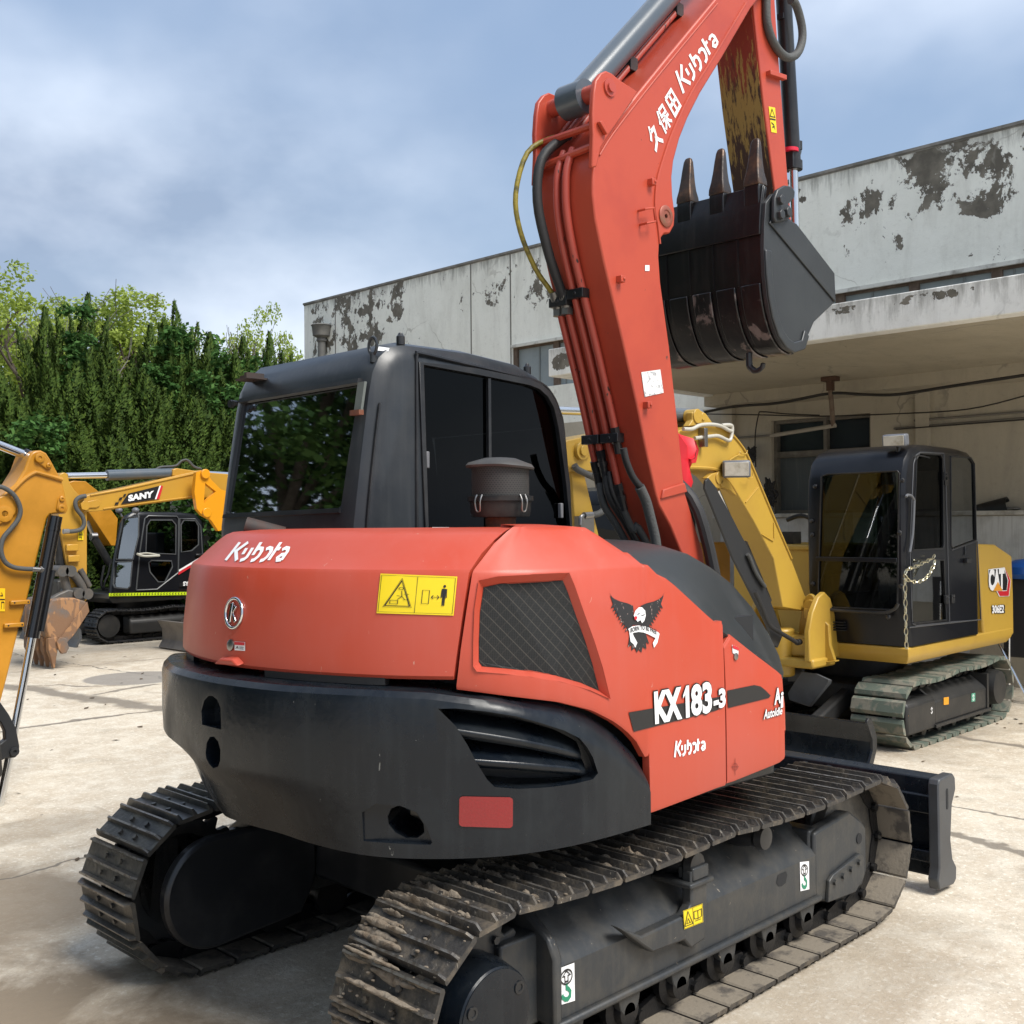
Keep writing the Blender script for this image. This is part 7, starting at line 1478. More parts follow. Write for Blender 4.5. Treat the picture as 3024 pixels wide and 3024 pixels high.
# arm cylinder on top of the boom
yc_ = ybm+.13; a, = cT([(250, 300)], y=yc_); b_ = PX(1640, 1212, y=yc_); dd = (b_-a).normalized(); mb = MB(); mb.cyl(a, a+dd*.62, .052, n=20); AC_ = part('arm_cylinder', mb, MATS['cylinder_grey_paint'], CT, sm=40)
mb = MB(); mb.cyl(a+dd*.5, a+dd*1.9, .027, n=16); part('cylinder_rod', mb, CHROME, AC_, sm=40)
cg = lambda l, **k: [PX(1600+x/3.22, 1200+y/3.22, **k) for x, y in l]
ar = cg([(285, 360), (300, 320), (380, 310), (470, 300), (700, 300), (700, 520), (560, 545), (430, 545), (395, 550), (590, 1300), (640, 1600), (700, 2100), (400, 2100), (310, 900), (300, 520), (270, 430)], y=ybm+.02)
ar = cg([(275, 400), (300, 350), (330, 500), (400, 560), (430, 700), (560, 1250), (660, 1700), (420, 1700), (330, 1200), (300, 700), (280, 560)], y=ybm+.03)
mb = MB().pxz([(p.x, p.z) for p in ar], ybm+.04, ybm+.22); A_ = part('arm', mb, YELC, CT, bev=.008)
a, b_ = cg([(360, 425), (415, 430)], y=ybm-.0); mb = MB(); mb.cyl(a, a-V(0, .03, 0), .06, n=22); mb.cyl(a, a-V(0, .045, 0), .035, n=22); mb.cyl(b_, b_-V(0, .03, 0), .03, n=14); part('arm_pivot_cap', mb, YELC, BM, bev=.003)
mb = MB(); mb.tube(cg([(310, 560), (340, 600), (420, 640), (500, 680), (570, 720)], y=ybm-.03), .022, n=10); mb.tube(cg([(610, 900), (590, 980), (540, 1020), (470, 1035), (400, 1040)], y=ybm-.03), .022, n=10); part('sleeved_hose', mb, RUBS, A_, sm=60)
mb = MB(); a, b_ = cg([(475, 1035), (400, 1040)], y=ybm-.03); mb.cyl(a, b_, .024, n=10); mb.tube([b_, b_+V(-.03, 0, -.01), b_+V(-.04, 0, -.06)], .014); q, = cg([(410, 1130)], y=ybm-.02); mb.box(q.x-.06, q.x+.07, q.y-.02, q.y+.04, q.z-.06, q.z+.06); part('hose_fitting', mb, BOLT, A_)
# dozer-side bucket resting behind the blade of the red excavator
mb = MB(); mb.pxz([(2.55, 1.1), (2.75, 1.0), (2.95, .6), (2.9, .25), (2.6, .08), (2.35, .15), (2.3, .3), (2.45, .35)], 1.15, 1.75); part('bucket', mb, DARK, CT, bev=.02)

# ---- red cloth hung on the yellow boom
P = [PX(x, y, y=1.22) for x, y in [(1996, 1278), (2020, 1283), (2041, 1296), (2040, 1320), (2030, 1340), (2020, 1350), (2028, 1375), (2033, 1400), (2034, 1470), (2020, 1475), (1990, 1480), (1985, 1350)]]
c_ = sum(P, V(0, 0, 0))/len(P); mb = MB(); rr_ = random.Random(8); n = len(P)
ringA = [p+V(0, rr_.uniform(-.03, .03), 0) for p in P]; ringB = [c_+(p-c_)*.55+V(0, -.05+rr_.uniform(-.03, .03), 0) for p in P]; ringC = [p+V(0, .06, 0) for p in P]
mb.loft([ringC, ringA, ringB, [c_+(p-c_)*.1+V(0, -.04, 0) for p in P]]); o = part('red_cloth', mb, mat('red_cloth', (.60, .012, .025), .5, bump=.2, bsc=8), sm=50); tag(o, 'crumpled red cloth hanging on the yellow boom beside the red boom', 'cloth')

# ================================================================= DARK CAB BETWEEN THE BOOMS
DE = thing('excavator', 'dark excavator cab glimpsed between the red boom and the far cab', 'excavator', (6.6, 5.3, 0), 'excavators parked in the yard')
ya = PX(1860, 1500, x=6.2).y; 
mb = cabloft([(7.5, .9), (7.5, 2.0), (7.4, 2.2), (7.1, 2.27), (6.5, 2.27), (6.3, 2.22), (6.2, 2.05), (6.18, .9)], ya, ya+1.0, .06, 6.8, 1.5); E1 = part('cab', mb, CKB, DE, sm=35)
mb = MB(); mb.box(6.165, 6.18, ya+.12, ya+.88, 1.2, 2.05); part('windscreen', mb, GLK, E1); mb = MB(); mb.box(6.4, 7.2, ya-.012, ya, 1.35, 2.05); part('side_window', mb, GLK, E1)
mb = MB(); mb.box(6.1, 8.2, ya-.1, ya+2, .65, .9); mb.box(7.55, 8.2, ya, ya+2, .9, 1.6); part('house_body', mb, YELO, DE, bev=.02)
mb = MB(); mb.loft([[V(x, y, z) for x, z in ((6.1, .0), (5.95, .2), (5.95, .4), (6.1, .58), (8.1, .58), (8.25, .4), (8.25, .2), (8.1, 0))] for y in (ya-.1, ya+.35)]); part('crawler_track', mb, DARK, DE, bev=.02)
mb = MB(); mb.loft([[V(x, y, z) for x, z in ((6.1, .0), (5.95, .2), (5.95, .4), (6.1, .58), (8.1, .58), (8.25, .4), (8.25, .2), (8.1, 0))] for y in (ya+1.5, ya+1.95)]); part('crawler_track', mb, DARK, DE, bev=.02)

# ================================================================= NEAR YELLOW ARM AT THE LEFT EDGE
def L5(l, **k): return [PX(x/2.76, 1300+y/2.76, **k) for x, y in l]
L5p = lambda l: [(x/2.76, 1300+y/2.76) for x, y in l]
YA = 4.15
EA = thing('excavator', 'orange yellow excavator at the left edge, only its arm and bucket cylinder in view', 'excavator', (-1.6, 4.3, 0), 'excavators parked in the yard')
ap_ = L5([(232, 150), (250, 108), (285, 84), (335, 82), (380, 105), (415, 160), (470, 262), (505, 320), (530, 420), (548, 520), (545, 580), (520, 602), (450, 600), (408, 606), (385, 640), (345, 790), (280, 1060), (225, 1290), (165, 1500), (60, 1932), (0, 2160), (-90, 2500), (-190, 2500), (-190, 520), (-60, 500), (40, 430), (130, 350), (200, 240)], y=YA)
mb = MB().pxz([(p.x, p.z) for p in ap_], YA, YA+.26); AA = part('arm', mb, YELO, EA, bev=.012)
mb = MB(); mb.tube([p-V(0, .006, 0) for p in L5([(-60, 560), (100, 410), (190, 320), (270, 268), (320, 268), (505, 322)], y=YA)], .014, n=8); part('arm_flange', mb, YELO, AA)
for l in ([(280, 150), (300, 115), (340, 108), (360, 130), (420, 200), (410, 235), (380, 240), (320, 195)], [(455, 560), (470, 480), (500, 450), (530, 470), (548, 560), (530, 598), (480, 600)]):
    mb = MB().prism(L5(l, y=YA), (0, -.014, 0)); part('pin_retainer', mb, YELO, AA, bev=.006)
for x, y, r_ in ((322, 145, .032), (395, 205, .016), (503, 478, .018), (500, 555, .026), (35, 600, .055)):
    c_, = L5([(x, y)], y=YA-.012); mb = MB(); mb.lathe(c_, (0, -1, 0), [(0, r_), (.012, r_), (.014, r_*.8), (.014, r_*.4), (.008, r_*.35), (.008, 0)], 20); part('pin_cap', mb, YELO, AA, sm=40)
for x, y in ((155, 1325), (105, 1510)):
    c_, = L5([(x, y)], y=YA); mb = MB(); mb.box(c_.x-.065, c_.x+.065, YA-.03, YA+.01, c_.z-.012, c_.z+.018); o = part('hose_clip_block', mb, YELO, AA, bev=.006)
    for d in (-.04, .05): mb = MB(); mb.cyl((c_.x+d, YA-.031, c_.z+.003), (c_.x+d, YA-.028, c_.z+.003), .006, n=8); part('screw_hole', mb, INTER, o)
bs_ = L5([(-60, 480), (20, 450), (70, 440), (120, 480), (150, 540), (130, 600), (90, 640), (0, 690), (-60, 700)], y=YA-.02); mb = MB().prism(bs_, (0, .02, 0)); part('boom_end_plate', mb, YELO, EA, bev=.01)
cA_ = L5([(452, 620), (262, 1610)], y=YA-.02); d = (cA_[1]-cA_[0]).normalized(); mb = MB(); mb.cyl(cA_[0], cA_[1], .047, n=28); mb.cyl(cA_[0]+d*.08, cA_[0]+d*.10, .051, n=28); CA = part('bucket_cylinder', mb, mat('gloss_black', (.008, .008, .009), .15, coat=.5), EA, sm=40)
mb = MB(); mb.tube([cA_[0].lerp(cA_[1], t)+V(.045, -.035, 0) for t in (.45, .7, .92, .95)], .014, n=8); part('cylinder_pipe', mb, BLACK, CA, sm=60)
mb = MB(); mb.cyl(cA_[1], cA_[1]+d*1.15, .027, n=24); part('cylinder_rod', mb, CHROME, CA, sm=40)
mb = MB(); mb.tube(L5([(-60, 400), (0, 380), (70, 410), (130, 470), (165, 560), (150, 640), (90, 720), (25, 800), (8, 900), (40, 990), (110, 1035), (200, 1048), (265, 1050)], y=YA-.04), .016, n=10); HZ = part('arm_hose', mb, RUBS, EA, sm=60)
a, b_, c_ = L5([(262, 1050), (325, 1055), (410, 1062)], y=YA-.04); mb = MB(); mb.cyl(a, b_, .017, n=12); mb.cyl(b_, b_.lerp(c_, .3), .024, n=6); mb.cyl(b_.lerp(c_, .3), c_, .014, n=10); part('hose_fitting', mb, BOLT, HZ, sm=40)
a, b_ = L5([(-60, 20), (225, 130)], y=YA+.12); mb = MB(); mb.cyl(a, b_, .030, n=20); AC2 = part('arm_cylinder_rod', mb, CHROME, EA, sm=40); mb = MB(); mb.cyl(b_-(b_-a).normalized()*.03, b_+(b_-a).normalized()*.04, .045, n=20); part('rod_end', mb, BLACK, AC2)
q = L5p([(-30, 1205), (42, 1208), (40, 1395), (-30, 1395)]); sA = onplane(y=YA); mb = put(MB(), rect(), q, sA, .003); o = part('warning_sticker', mb, mat('amber_sticker', (.85, .50, .01), .4), AA, sm=0)
mb = put(MB(), strokes([[(.45, .68), (.75, .68), (.6, .82)], [(.4, .52), (.98, .52)], [(.6, .1), (.6, .4), (.9, .4), (.9, .1)]], .05), q, sA, .005); part('warning_drawing', mb, INK, o, sm=0)
l6 = lambda l, **k: [PX(x/3.22, 1700+y/3.22, **k) for x, y in l]
q = l6([(-60, 1150), (10, 1210), (90, 1325), (155, 1450), (188, 1620), (186, 1690), (150, 1730), (95, 1738), (50, 1742), (-60, 1800), (-60, 1640), (0, 1600), (55, 1560), (50, 1480), (10, 1400), (-60, 1330)], y=YA-.05); mb = MB().prism(q, (0, .06, 0)); LK = part('bucket_link', mb, mat('matte_black_link', (.022, .023, .025), .4, bump=.03), EA, bev=.008)
c_, = l6([(135, 1672)], y=YA-.055); mb = MB(); mb.lathe(c_, (0, -1, 0), [(0, .03), (.012, .03), (.014, .012), (.004, .01), (.004, 0)], 20); part('link_pin', mb, MATS['matte_black_link'], LK, sm=40)
mb = MB(); mb.pxz([(-1.4, .1), (-.95, .05), (-.7, .25), (-.72, .55), (-.9, .62), (-1.4, .6)], YA-.25, YA+.45); part('bucket', mb, DARK, EA, bev=.02)

# ================================================================= EXCAVATOR WITH THE LETTERED BOOM (behind the red one)
YB = 11.1
EB = thing('excavator', 'yellow excavator with lettered boom and rusty bucket resting on its teeth', 'excavator', (6.3, 11.2, 0), 'excavators parked in the yard')
q = L5([(640, 520), (660, 475), (720, 445), (1000, 388), (1600, 252), (1640, 243), (1690, 262), (1850, 275), (2400, 420), (2400, 640), (1900, 470), (1600, 470), (1200, 522), (850, 575), (690, 585), (650, 565)], y=YB)
mb = MB().pxz([(p.x, p.z) for p in q], YB, YB+.3); B1 = part('boom', mb, YEL, EB, bev=.008)
mb = MB(); mb.tube([p-V(0, .005, 0) for p in L5([(735, 450), (1000, 402), (1600, 268)], y=YB)], .012, n=6, sm=1); mb.tube([p-V(0, .005, 0) for p in L5([(840, 560), (1200, 508), (1590, 458)], y=YB)], .012, n=6, sm=1); part('boom_flange', mb, YEL, B1)
mb = MB().prism(L5([(690, 505), (790, 483), (815, 500), (810, 535), (780, 550), (680, 552)], y=YB), (0, -.02, 0)); a, = L5([(690, 533)], y=YB-.03); mb.cyl(a, a-V(0, .03, 0), .07, n=6); part('pin_retainer', mb, YEL, B1, bev=.004)
mb = MB(); mb.prism(L5([(1405, 290), (1410, 238), (1440, 228), (1600, 250), (1640, 262), (1500, 300)], y=YB+.05), (0, .2, 0)); part('cylinder_lug', mb, YEL, B1, bev=.01)
a, b_, c_ = L5([(545, 292), (870, 286), (1420, 268)], y=YB+.15); mb = MB(); mb.cyl(b_, c_, .075, n=20); BC2 = part('arm_cylinder', mb, MATS['cylinder_grey_paint'], EB, sm=40); mb = MB(); mb.cyl(a, b_, .045, n=20); part('cylinder_rod', mb, CHROME, BC2, sm=40)
a, b_ = L5([(1640, 275), (2100, 300)], y=YB+.15); mb = MB(); mb.cyl(a, b_, .05, n=16); part('chrome_rod', mb, CHROME, EB, sm=40)
mb = MB(); mb.tube([p for p in L5([(1270, 240), (1310, 220), (1430, 210), (1480, 170), (1530, 165), (1580, 215), (1640, 235)], y=YB+.15)], .02, n=6); part('top_hose', mb, RUBS, EB, sm=60)
# lettering panel
BSf = onplane(y=YB)
fpoly(L5p([(1045, 435), (1300, 372), (1265, 482), (985, 523)]), BSf, .012, INK, 'name_panel', B1)
fpoly(L5p([(1300, 372), (1312, 370), (1275, 480), (1262, 482)]), BSf, .014, WHT, 'name_panel_white_bar', B1); fpoly(L5p([(1312, 370), (1330, 374), (1300, 478), (1275, 482)]), BSf, .014, REDI, 'name_panel_red_bar', B1)
for l in ([(1010, 440), (1030, 436), (1022, 458), (1002, 462)], [(975, 468), (1000, 463), (992, 486), (966, 491)], [(940, 508), (970, 503), (964, 524), (934, 528)]): fpoly(L5p(l), BSf, .012, INK, 'name_panel_chip', B1)
mb = put(MB(), text2d('SANY', .06, 0, 1.02), L5p([(1045, 448), (1255, 410), (1250, 465), (1045, 500)]), BSf, .02); part('boom_lettering', mb, WHT, B1, sm=0)
# arm
q = L5([(478, 300), (490, 275), (520, 262), (550, 272), (566, 345), (610, 410), (668, 470), (710, 560), (710, 1300), (690, 1325), (600, 1290), (545, 1020), (505, 800), (470, 560), (430, 420)], y=YB+.03)
mb = MB().pxz([(p.x, p.z) for p in q], YB+.03, YB+.27); B2 = part('arm', mb, YEL, EB, bev=.01)
for x, y in ((585, 875), (598, 965)): c_, = L5([(x, y)], y=YB); mb = MB(); mb.box(c_.x-.08, c_.x+.08, YB-.03, YB+.03, c_.z-.045, c_.z+.045); part('hose_clip_block', mb, YEL, B2, bev=.01)
q = L5p([(635, 735), (680, 730), (680, 812), (636, 815)]); s_b = onplane(y=YB+.03); mb = put(MB(), rect(), q, s_b, .01); o = part('warning_sticker', mb, STK, B2, sm=0); mb = put(MB(), strokes([[(.5, .92), (.2, .6), (.8, .6), (.5, .92)], [(.1, .5), (.9, .5)], [(.2, .3), (.7, .3), (.7, .1)]], .07), q, s_b, .016); part('warning_drawing', mb, INK, o, sm=0)
mb = MB(); mb.tube(L5([(700, 455), (650, 465), (615, 500), (625, 560), (670, 620), (685, 680), (660, 725), (600, 742), (530, 745)], y=YB-.05), .03, n=8); part('arm_hose', mb, RUBS, B2, sm=60)
mb = MB(); a, b_ = L5([(560, 742), (515, 744)], y=YB-.05); mb.cyl(a, b_, .035, n=10); part('hose_fitting', mb, BOLT, B2)
a, b_ = L5([(475, 700), (500, 1040)], y=YB+.15); mb = MB(); mb.cyl(a, b_, .07, n=18); CYB = part('bucket_cylinder', mb, BLACK, EB, sm=40)
mb = MB(); mb.tube(L5([(520, 1060), (570, 1070), (630, 1130), (670, 1200), (680, 1250)], y=YB-.02), [.06]*17, n=8); LKB = part('bucket_link', mb, mat('dull_grey_steel', (.07, .068, .065), .5, col2=(.12, .1, .08), nsc=6, bump=.1), EB, sm=60)
mb = MB(); a, b_ = L5([(505, 1060), (550, 1230)], y=YB-.02); mb.tube([a, b_], .06, n=8, sm=1); mb.tube([a+V(.25, 0, 0), b_+V(.3, 0, .05)], .04, n=8, sm=1)
for x, y in ((480, 1065), (545, 1065), (610, 1245), (680, 1250)): c_, = L5([(x, y)], y=YB); mb.cyl(c_-V(0, .14, 0), c_+V(0, .3, 0), .075, n=14)
part('bucket_link', mb, MATS['dull_grey_steel'], LKB, sm=50)
mb = MB().prism(L5([(400, 1300), (480, 1250), (560, 1215), (640, 1230), (700, 1290), (690, 1320), (430, 1320)], y=YB-.1), (0, .1, 0)); part('bucket_ear', mb, MATS['dull_grey_steel'], EB, bev=.02)
RB_ = mat('rusty_mud_bucket', (.20, .11, .06), .8, col2=(.13, .115, .105), nsc=3, lo=.45, hi=.6, bump=.3, bsc=30, fleck=(.32, .17, .08), flsc=7, flth=.55)
yb0, yb1 = YB-.25, YB+.55
pr = L5([(425, 1300), (520, 1285), (610, 1285), (705, 1315), (720, 1395), (605, 1570), (545, 1640), (470, 1625), (440, 1640), (395, 1600), (365, 1500), (375, 1390)], y=yb0)
mb = MB().pxz([(p.x, p.z) for p in pr], yb0, yb1); RBK = part('bucket', mb, RB_, EB, bev=.02)
mb = MB().prism(L5([(705, 1315), (722, 1395), (605, 1575), (540, 1650), (480, 1620), (640, 1400)], y=yb0), (0, -.03, 0)); part('side_cutting_edge', mb, RB_, RBK, bev=.008)
mb = MB().prism(L5([(450, 1640), (480, 1600), (530, 1615), (552, 1690), (530, 1735), (490, 1740), (465, 1700)], y=yb0), (0, -.05, 0)); part('side_cutter', mb, RB_, RBK, bev=.01)
for k in range(5):
    yt = yb0+.04+k*.18; a, b_ = L5([(432, 1640), (440, 1830)], y=yb0); mb = MB(); w_ = .045
    mb.loft([[V(x_-dx, yt-w_*k_, z_), V(x_-dx, yt+w_*k_, z_), V(x_+dx, yt+w_*k_, z_), V(x_+dx, yt-w_*k_, z_)] for x_, z_, dx, k_ in ((a.x, a.z+.05, .06, 1.1), (a.x, a.z-.12, .06, 1.1), (a.x+.01, b_.z+.1, .04, .8), (a.x+.02, .015, .015, .5))]); part('tooth', mb, RB_, RBK, bev=.01)
# orange link with triangular window
YO = 10.85
q = L5([(1600, 262), (1650, 245), (1685, 255), (1720, 320), (1800, 400), (1860, 420), (1860, 720), (1780, 740), (1720, 650), (1650, 612), (1605, 560), (1585, 420)], y=YO); mb = MB().prism(q, (0, .08, 0)); OL = part('boom_side_link', mb, mat('orange_link_paint', (.72, .30, .012), .3, coat=.2), EB)
boolean(OL, [MB().prism([p-V(0, .1, 0) for p in L5([(1672, 348), (1760, 418), (1662, 512)], y=YO)], (0, .4, 0))])
for x, y in ((1668, 275), (1680, 590)): c_, = L5([(x, y)], y=YO); mb = MB(); mb.cyl(c_, c_-V(0, .04, 0), .07, n=18); part('link_pin', mb, MATS['orange_link_paint'], OL, bev=.006)
# lower machine, mostly hidden
xb = PX(455, 1915, z=0).x+.05
mb = MB(); mb.loft([[V(xb+dx, y, z) for dx, z in ((0, .02), (.05, 0), (.14, .14), (.14, .28), (.06, .40), (.0, .44), (-.02, .43), (.06, .30), (.07, .14))] for y in (10.0, 12.12)]); BB_ = part('dozer_blade', mb, mat('worn_brown_grey_blade', (.17, .15, .13), .6, col2=(.10, .09, .08), nsc=4, bump=.1), EB, bev=.006, sm=50)
tr, _, _ = build_track(EB, 11.6, 12.05, 5.25, 7.2, .30, .30, .27, .27, 34, mat('rusty_track', (.16, .13, .11), .6, col2=(.10, .08, .07), nsc=9, bump=.2), each=False)
tr, _, _ = build_track(EB, 10.05, 10.5, 5.25, 7.2, .30, .30, .27, .27, 34, MATS['rusty_track'], each=False)
mb = MB(); mb.box(5.2, 7.3, 10.1, 12, .7, .95); mb.box(6.9, 7.6, 10.1, 12, .95, 1.6); part('house_body', mb, YEL, EB, bev=.03)
mb = cabloft([(6.8, .95), (6.8, 1.9), (6.7, 2.05), (6.4, 2.1), (5.6, 2.1), (5.4, 2.0), (5.35, 1.8), (5.3, .95)], 10.2, 11.0, .06, 6, 1.5); part('cab', mb, CKB, EB, sm=35)

# ================================================================= BLACK CABBED YELLOW EXCAVATOR WITH CHEVRON BAND
YC = 13.2
EC = thing('excavator', 'excavator with black cab and bright yellow chevron band along its skirt, facing left', 'excavator', (5.6, 14.2, 0), 'excavators parked in the yard')
BT_ = mat('black_steel_track', (.022, .023, .026), .45, col2=(.05, .048, .045), nsc=8, bump=.2)
for ya in (YC, YC+1.75): build_track(EC, ya, ya+.42, 4.42, 6.6, .285, .285, .25, .25, 36, BT_, each=False)
mb = MB(); mb.loft([[V(x, YC+y, z) for y, z in ((.04, .13), (.04, .33), (.12, .42), (.3, .42), (.3, .13))] for x in (4.75, 6.4)]); part('track_frame', mb, DARK, EC, bev=.03)
mb = MB(); mb.lathe((4.42, YC+.06, .285), (0, 1, 0), [(0, .05), (.01, .18), (.2, .18)], 24); part('idler_wheel', mb, DARK, EC, sm=40)
mb = MB(); mb.box(4.6, 6.4, YC+.5, YC+1.6, .2, .4); mb.cyl((5.55, YC+1.05, .38), (5.55, YC+1.05, .66), .5, n=30); part('car_body', mb, DARK, EC, bev=.02)
a = PX(300, 1895, z=0); xbl = 3.82
mb = MB(); mb.loft([[V(xbl+dx, y, z) for dx, z in ((.02, .0), (.06, 0), (.13, .14), (.12, .26), (.04, .37), (.0, .37), (.06, .26), (.08, .14))] for y in (YC+.0, YC+2.17)]); part('dozer_blade', mb, mat('worn_grey_blade', (.10, .105, .11), .45, col2=(.07, .07, .07), nsc=4), EC, sm=50)
mb = MB(); mb.box(3.9, 4.8, YC+.6, YC+.72, .15, .3); mb.box(3.9, 4.8, YC+1.5, YC+1.62, .15, .3); part('blade_arm', mb, DARK, EC)
SKC = skirt([(4.39, YC), (4.33, YC+1.0), (4.5, YC+2.1), (6.6, YC+2.15), (7.3, YC+1.6), (7.35, YC+.6), (7.0, YC+.05), (6.6, YC)], .64, .805, .05, BLACK, EC, 'house_skirt')
cSf = onplane(y=YC)
fpoly(L5p([(888, 1247), (1520, 1236), (1520, 1262), (888, 1272)]), cSf, .012, mat('hi_vis_yellow', (.62, .80, .02), .4), 'chevron_band', SKC)
mb = MB()
for k in range(26):
    x0 = 900+k*24; put(mb, poly([(0, .5), (.5, 1), (.9, 1), (.4, .5), (.9, 0), (.5, 0)]), L5p([(x0, 1248-(x0-888)*.017), (x0+13, 1248-(x0-888)*.017), (x0+13, 1268-(x0-888)*.017), (x0, 1268-(x0-888)*.017)]), cSf, .02)
part('chevron', mb, INK, SKC, sm=0)
pf2 = [(6.08, .80), (6.06, 1.7), (6.02, 1.95), (5.9, 2.06), (5.6, 2.09), (5.0, 2.095), (4.80, 2.09), (4.68, 2.02), (4.62, 1.9), (4.50, 1.3), (4.43, .80)]
YW = PX(902/2.76, 1300+1000/2.76, x=4.50).y; CCc = part('cab', cabloft(pf2, YC-.01, YW, .06, 5.3, 1.5), CKB, EC, sm=35)
ic = cabloft([(x+(.05 if x < 5.2 else -.05), .86 if z < 1 else z-.05) for x, z in pf2], YC+.04, YW-.05, .05, 5.3, 1.5)
d1w = L5([(1200, 700), (1225, 655), (1400, 655), (1428, 690), (1428, 925), (1190, 915)], y=YC-.01); d2w = L5([(1478, 690), (1500, 655), (1590, 660), (1612, 700), (1612, 850), (1560, 895), (1480, 910)], y=YC-.01); d3w = L5([(1215, 1000), (1235, 985), (1395, 988), (1400, 1030), (1340, 1150), (1290, 1150), (1225, 1070)], y=YC-.01)
def fplane(l, x0, z0, x1, z1):
    o = []
    A = V(x0, 0, z0); D = V(x1-x0, 0, z1-z0); n = D.cross(V(0, 1, 0)).normalized()
    for x, y in L5p(l): r_ = ray(x, y); o.append(EYE+r_*((A-EYE).dot(n)/r_.dot(n)))
    return o
w1 = fplane([(1005, 640), (1130, 622), (1128, 780), (1085, 965), (945, 965)], 4.43, .80, 4.62, 1.9); w2 = fplane([(940, 995), (1078, 990), (1060, 1190), (1040, 1205), (935, 1195), (925, 1170)], 4.43, .80, 4.62, 1.9)
boolean(CCc, [ic]+[MB().prism([p-V(0, .05, 0) for p in P], (0, .15, 0)) for P in (d1w, d2w, d3w)]+[MB().prism([p-V(.1, 0, 0) for p in P], (.25, 0, 0)) for P in (w1, w2)]+[MB().prism([V(4.9, YW-.15, 1.2), V(5.9, YW-.15, 1.2), V(5.9, YW-.15, 1.95), V(4.9, YW-.15, 1.95)], (0, .3, 0))])
for nm, P, o_ in (('door_window', d1w, V(0, .01, 0)), ('rear_side_window', d2w, V(0, .01, 0)), ('door_lower_pane', d3w, V(0, .01, 0)), ('windscreen', w1, V(.012, 0, 0)), ('lower_windscreen', w2, V(.012, 0, 0))):
    mb = MB(); mb.add([p+o_ for p in P], [tuple(range(len(P)))]); g0 = part(nm, mb, GLD, CCc, sm=0); part('window_seal', ringframe(P, .02, V(1, 0, 0) if 'screen' in nm else V(0, 1, 0), .01), mat('seal_grey', (.07, .075, .08), .4), g0)
for l in ([(1110, 1220), (1140, 900), (1180, 640), (1210, 615), (1440, 620), (1455, 640), (1452, 1080)], [(1452, 1070), (1465, 640), (1590, 640), (1635, 700), (1650, 940)], [(1110, 1222), (1280, 1215), (1452, 1080)]):
    mb = MB(); mb.tube(L5(l, y=YC-.02), .012, n=5, sm=1); part('panel_seam', mb, MATS['seal_grey'], CCc)
mb = MB(); mb.tube(L5([(1115, 925), (1150, 940), (1200, 945), (1300, 940)], y=YC-.12), .02, n=6); mb.tube(L5([(1115, 930), (1200, 920), (1300, 938)], y=YC-.12), .012, n=6); part('mirror_rail', mb, mat('cream_rail', (.45, .44, .38), .5), CCc)
c_, = L5([(1618, 935)], y=YC-.02); mb = MB(); mb.box(c_.x-.06, c_.x+.08, YC-.05, YC, c_.z-.02, c_.z+.02); part('door_handle', mb, BLACK, CCc, bev=.01)
for x in (970, 1105): c_, = L5([(x, 572)], x=4.7); mb = MB(); mb.ball(c_, .06, n=10, sc=(1, 1, .8)); mb.cyl(c_, c_+V(.05, 0, -.1), .015); part('roof_lamp', mb, mat('lamp_housing', (.13, .14, .16), .4), CCc, sm=60)
mb = MB(); mb.box(5.1, 5.4, YC+.3, YC+.7, 1.0, 1.25); mb.box(5.35, 5.5, YC+.3, YC+.7, 1.25, 1.75); part('seat', mb, mat('seat_cloth', (.035, .04, .055), .8), CCc, bev=.03)
mb = MB(); mb.box(5.0, 5.15, YC+.1, YC+.2, .95, 1.3); part('red_seat_cover', mb, MATS['red_cloth'], CCc, bev=.02)
# house side: yellow, stripes, number
fp = L5([(1450, 1225), (1500, 1080), (1560, 1040), (1660, 930), (2100, 930), (2100, 1225)], y=YC-.0); mb = MB().prism(fp, (0, 1.9, 0)); HC = part('engine_cover', mb, YELO, EC, bev=.01)
fpoly(L5p([(1452, 1075), (1640, 965), (1640, 985), (1455, 1098)]), onplane(y=YC), .02, REDI, 'red_stripe', HC); fpoly(L5p([(1452, 1060), (1640, 948), (1640, 966), (1452, 1076)]), onplane(y=YC), .02, WHT, 'white_stripe', HC)
fpoly(L5p([(1462, 1165), (1640, 1150), (1640, 1190), (1462, 1195)]), onplane(y=YC), .02, INK, 'model_band', HC); mb = put(MB(), text2d('SY', .05), L5p([(1492, 1152), (1540, 1150), (1540, 1186), (1492, 1188)]), onplane(y=YC), .03); part('model_lettering', mb, WHT, HC, sm=0)
# boom, seen left of the cab
q = L5([(945, 862), (962, 640), (905, 565), (800, 415), (700, 335), (600, 330), (560, 345), (560, 480), (720, 585), (760, 640), (905, 860)], y=YC+1.3); mb = MB().pxz([(p.x, p.z) for p in q], YC+1.3, YC+1.6); CBm = part('boom', mb, YELO, EC, bev=.01)
a, b_, c_ = L5([(710, 660), (762, 785), (895, 1010)], y=YC+1.2); mb = MB(); mb.cyl(b_, c_, .065, n=18); CYc = part('boom_cylinder', mb, BLACK, EC, sm=40); mb = MB(); mb.cyl(a, b_, .035, n=14); mb.cyl(b_+V(-.05, 0, 0), b_+V(.05, 0, 0), .07, n=14); part('cylinder_rod', mb, BOLT, CYc, sm=40)
mb = MB(); mb.tube(L5([(850, 1020), (835, 1100), (825, 1180), (860, 1230), (900, 1245)], y=YC+.9), .02, n=6); mb.tube(L5([(900, 1000), (880, 1100), (860, 1140), (850, 1200), (890, 1220)], y=YC+.8), .016, n=6); part('front_hose', mb, RUB, EC, sm=60)
mb = MB(); mb.box(3.95, 4.5, YC+.9, YC+1.5, .6, 1.0); part('boom_bracket', mb, DARK, EC, bev=.02)

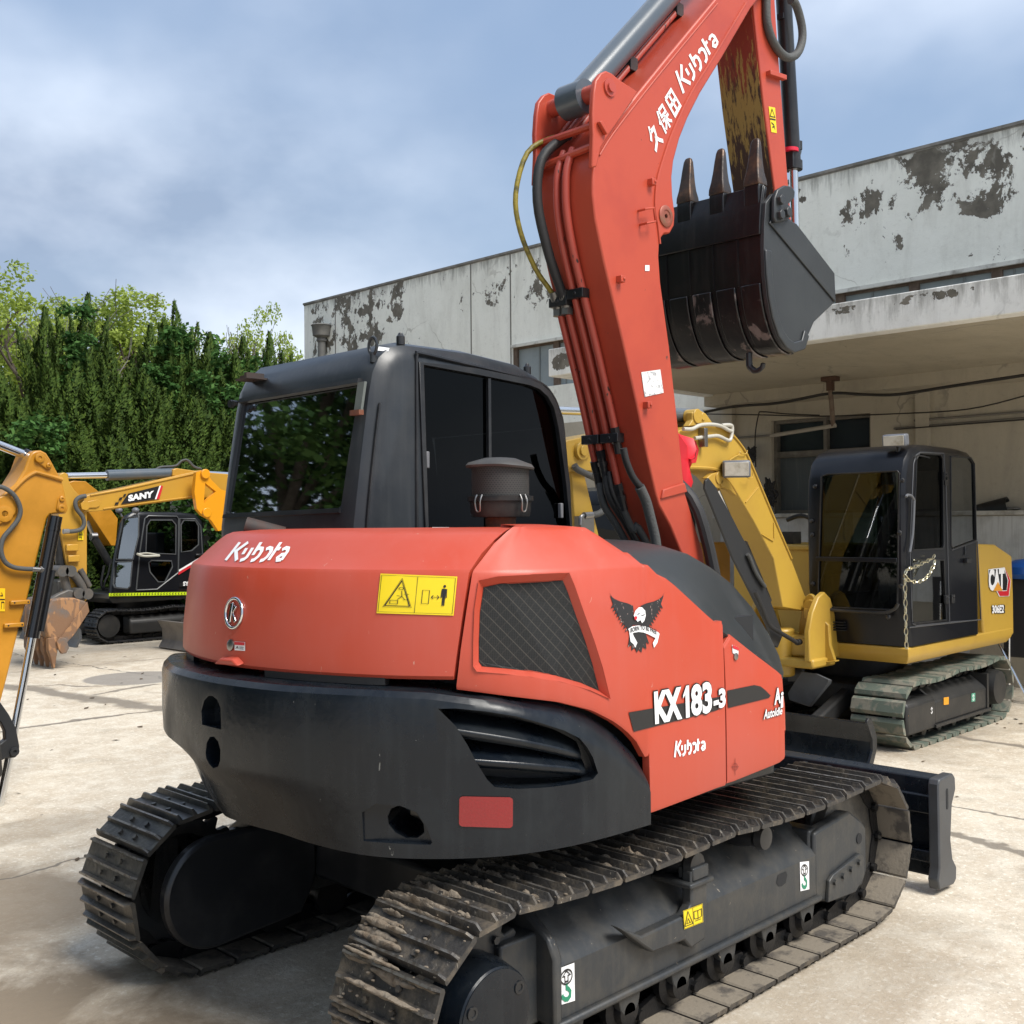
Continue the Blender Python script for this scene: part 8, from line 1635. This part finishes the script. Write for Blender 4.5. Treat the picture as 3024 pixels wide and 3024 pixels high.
# ================================================================= FARTHEST EXCAVATOR (behind the black cab)
YD = 16.4
ED = thing('excavator', 'farthest yellow and black excavator, half hidden behind the rusty bucket and the black cab', 'excavator', (6.5, 17.3, 0), 'excavators parked in the yard')
for ya in (YD, YD+1.75): build_track(ED, ya, ya+.42, 4.6, 6.9, .285, .285, .25, .25, 36, BT_, each=False)
mb = cabloft([(6.6, .85), (6.6, 1.8), (6.5, 2.02), (6.2, 2.1), (5.6, 2.1), (5.45, 2.0), (5.38, 1.8), (5.25, .85)], YD, YD+.9, .06, 5.9, 1.5); DC = part('cab', mb, CKB, ED, sm=35)
mb = MB(); q = L5([(740, 690), (840, 700), (850, 870), (800, 915), (735, 925)], y=YD-.012); mb.add(q, [tuple(range(len(q)))]); g0 = part('side_window', mb, GLC, DC, sm=0); part('window_seal', ringframe(q, .03, V(0, 1, 0), .01), MATS['seal_grey'], g0)
mb = MB(); mb.box(4.9, 7.6, YD, YD+2, .62, .85); part('house_skirt', mb, BLACK, ED, bev=.02)
q = L5([(712, 1215), (712, 1120), (800, 990), (860, 1000), (900, 1050), (905, 1215)], y=YD-.02); mb = MB().prism(q, (0, -.05, 0)); SC_ = part('side_cover', mb, YELO, ED, bev=.01)
sD = onplane(y=YD-.07)
fpoly(L5p([(712, 1215), (712, 1190), (780, 1030), (808, 1025), (740, 1200)]), sD, .02, REDI, 'red_stripe', SC_); fpoly(L5p([(712, 1185), (712, 1165), (790, 1010), (800, 1022), (775, 1040)]), sD, .02, WHT, 'white_stripe', SC_)
fpoly(L5p([(752, 1148), (895, 1148), (895, 1182), (742, 1184)]), sD, .018, INK, 'model_band', SC_); mb = put(MB(), text2d('SY75C', .05), L5p([(760, 1154), (850, 1152), (850, 1180), (760, 1180)]), sD, .03); part('model_lettering', mb, WHT, SC_, sm=0)
q = L5([(200, 1190), (260, 1150), (330, 1110), (470, 1100), (480, 1190), (300, 1230)], y=YD-.3); mb = MB().prism(q, (0, .3, 0)); part('front_step', mb, BLACK, ED, bev=.02)
mb = MB(); mb.box(4.4, 5.3, YD+.9, YD+1.5, .6, 1.2); mb.pxz([(4.7, 1.0), (4.3, 2.0), (3.4, 2.6), (3.3, 2.4), (4.0, 1.9), (4.4, 1.0)], YD+1.05, YD+1.35); part('boom', mb, YELO, ED, bev=.01)
mb = MB(); mb.box(6.6, 7.6, YD, YD+2, .85, 1.5); part('engine_cover', mb, YELO, ED, bev=.02)
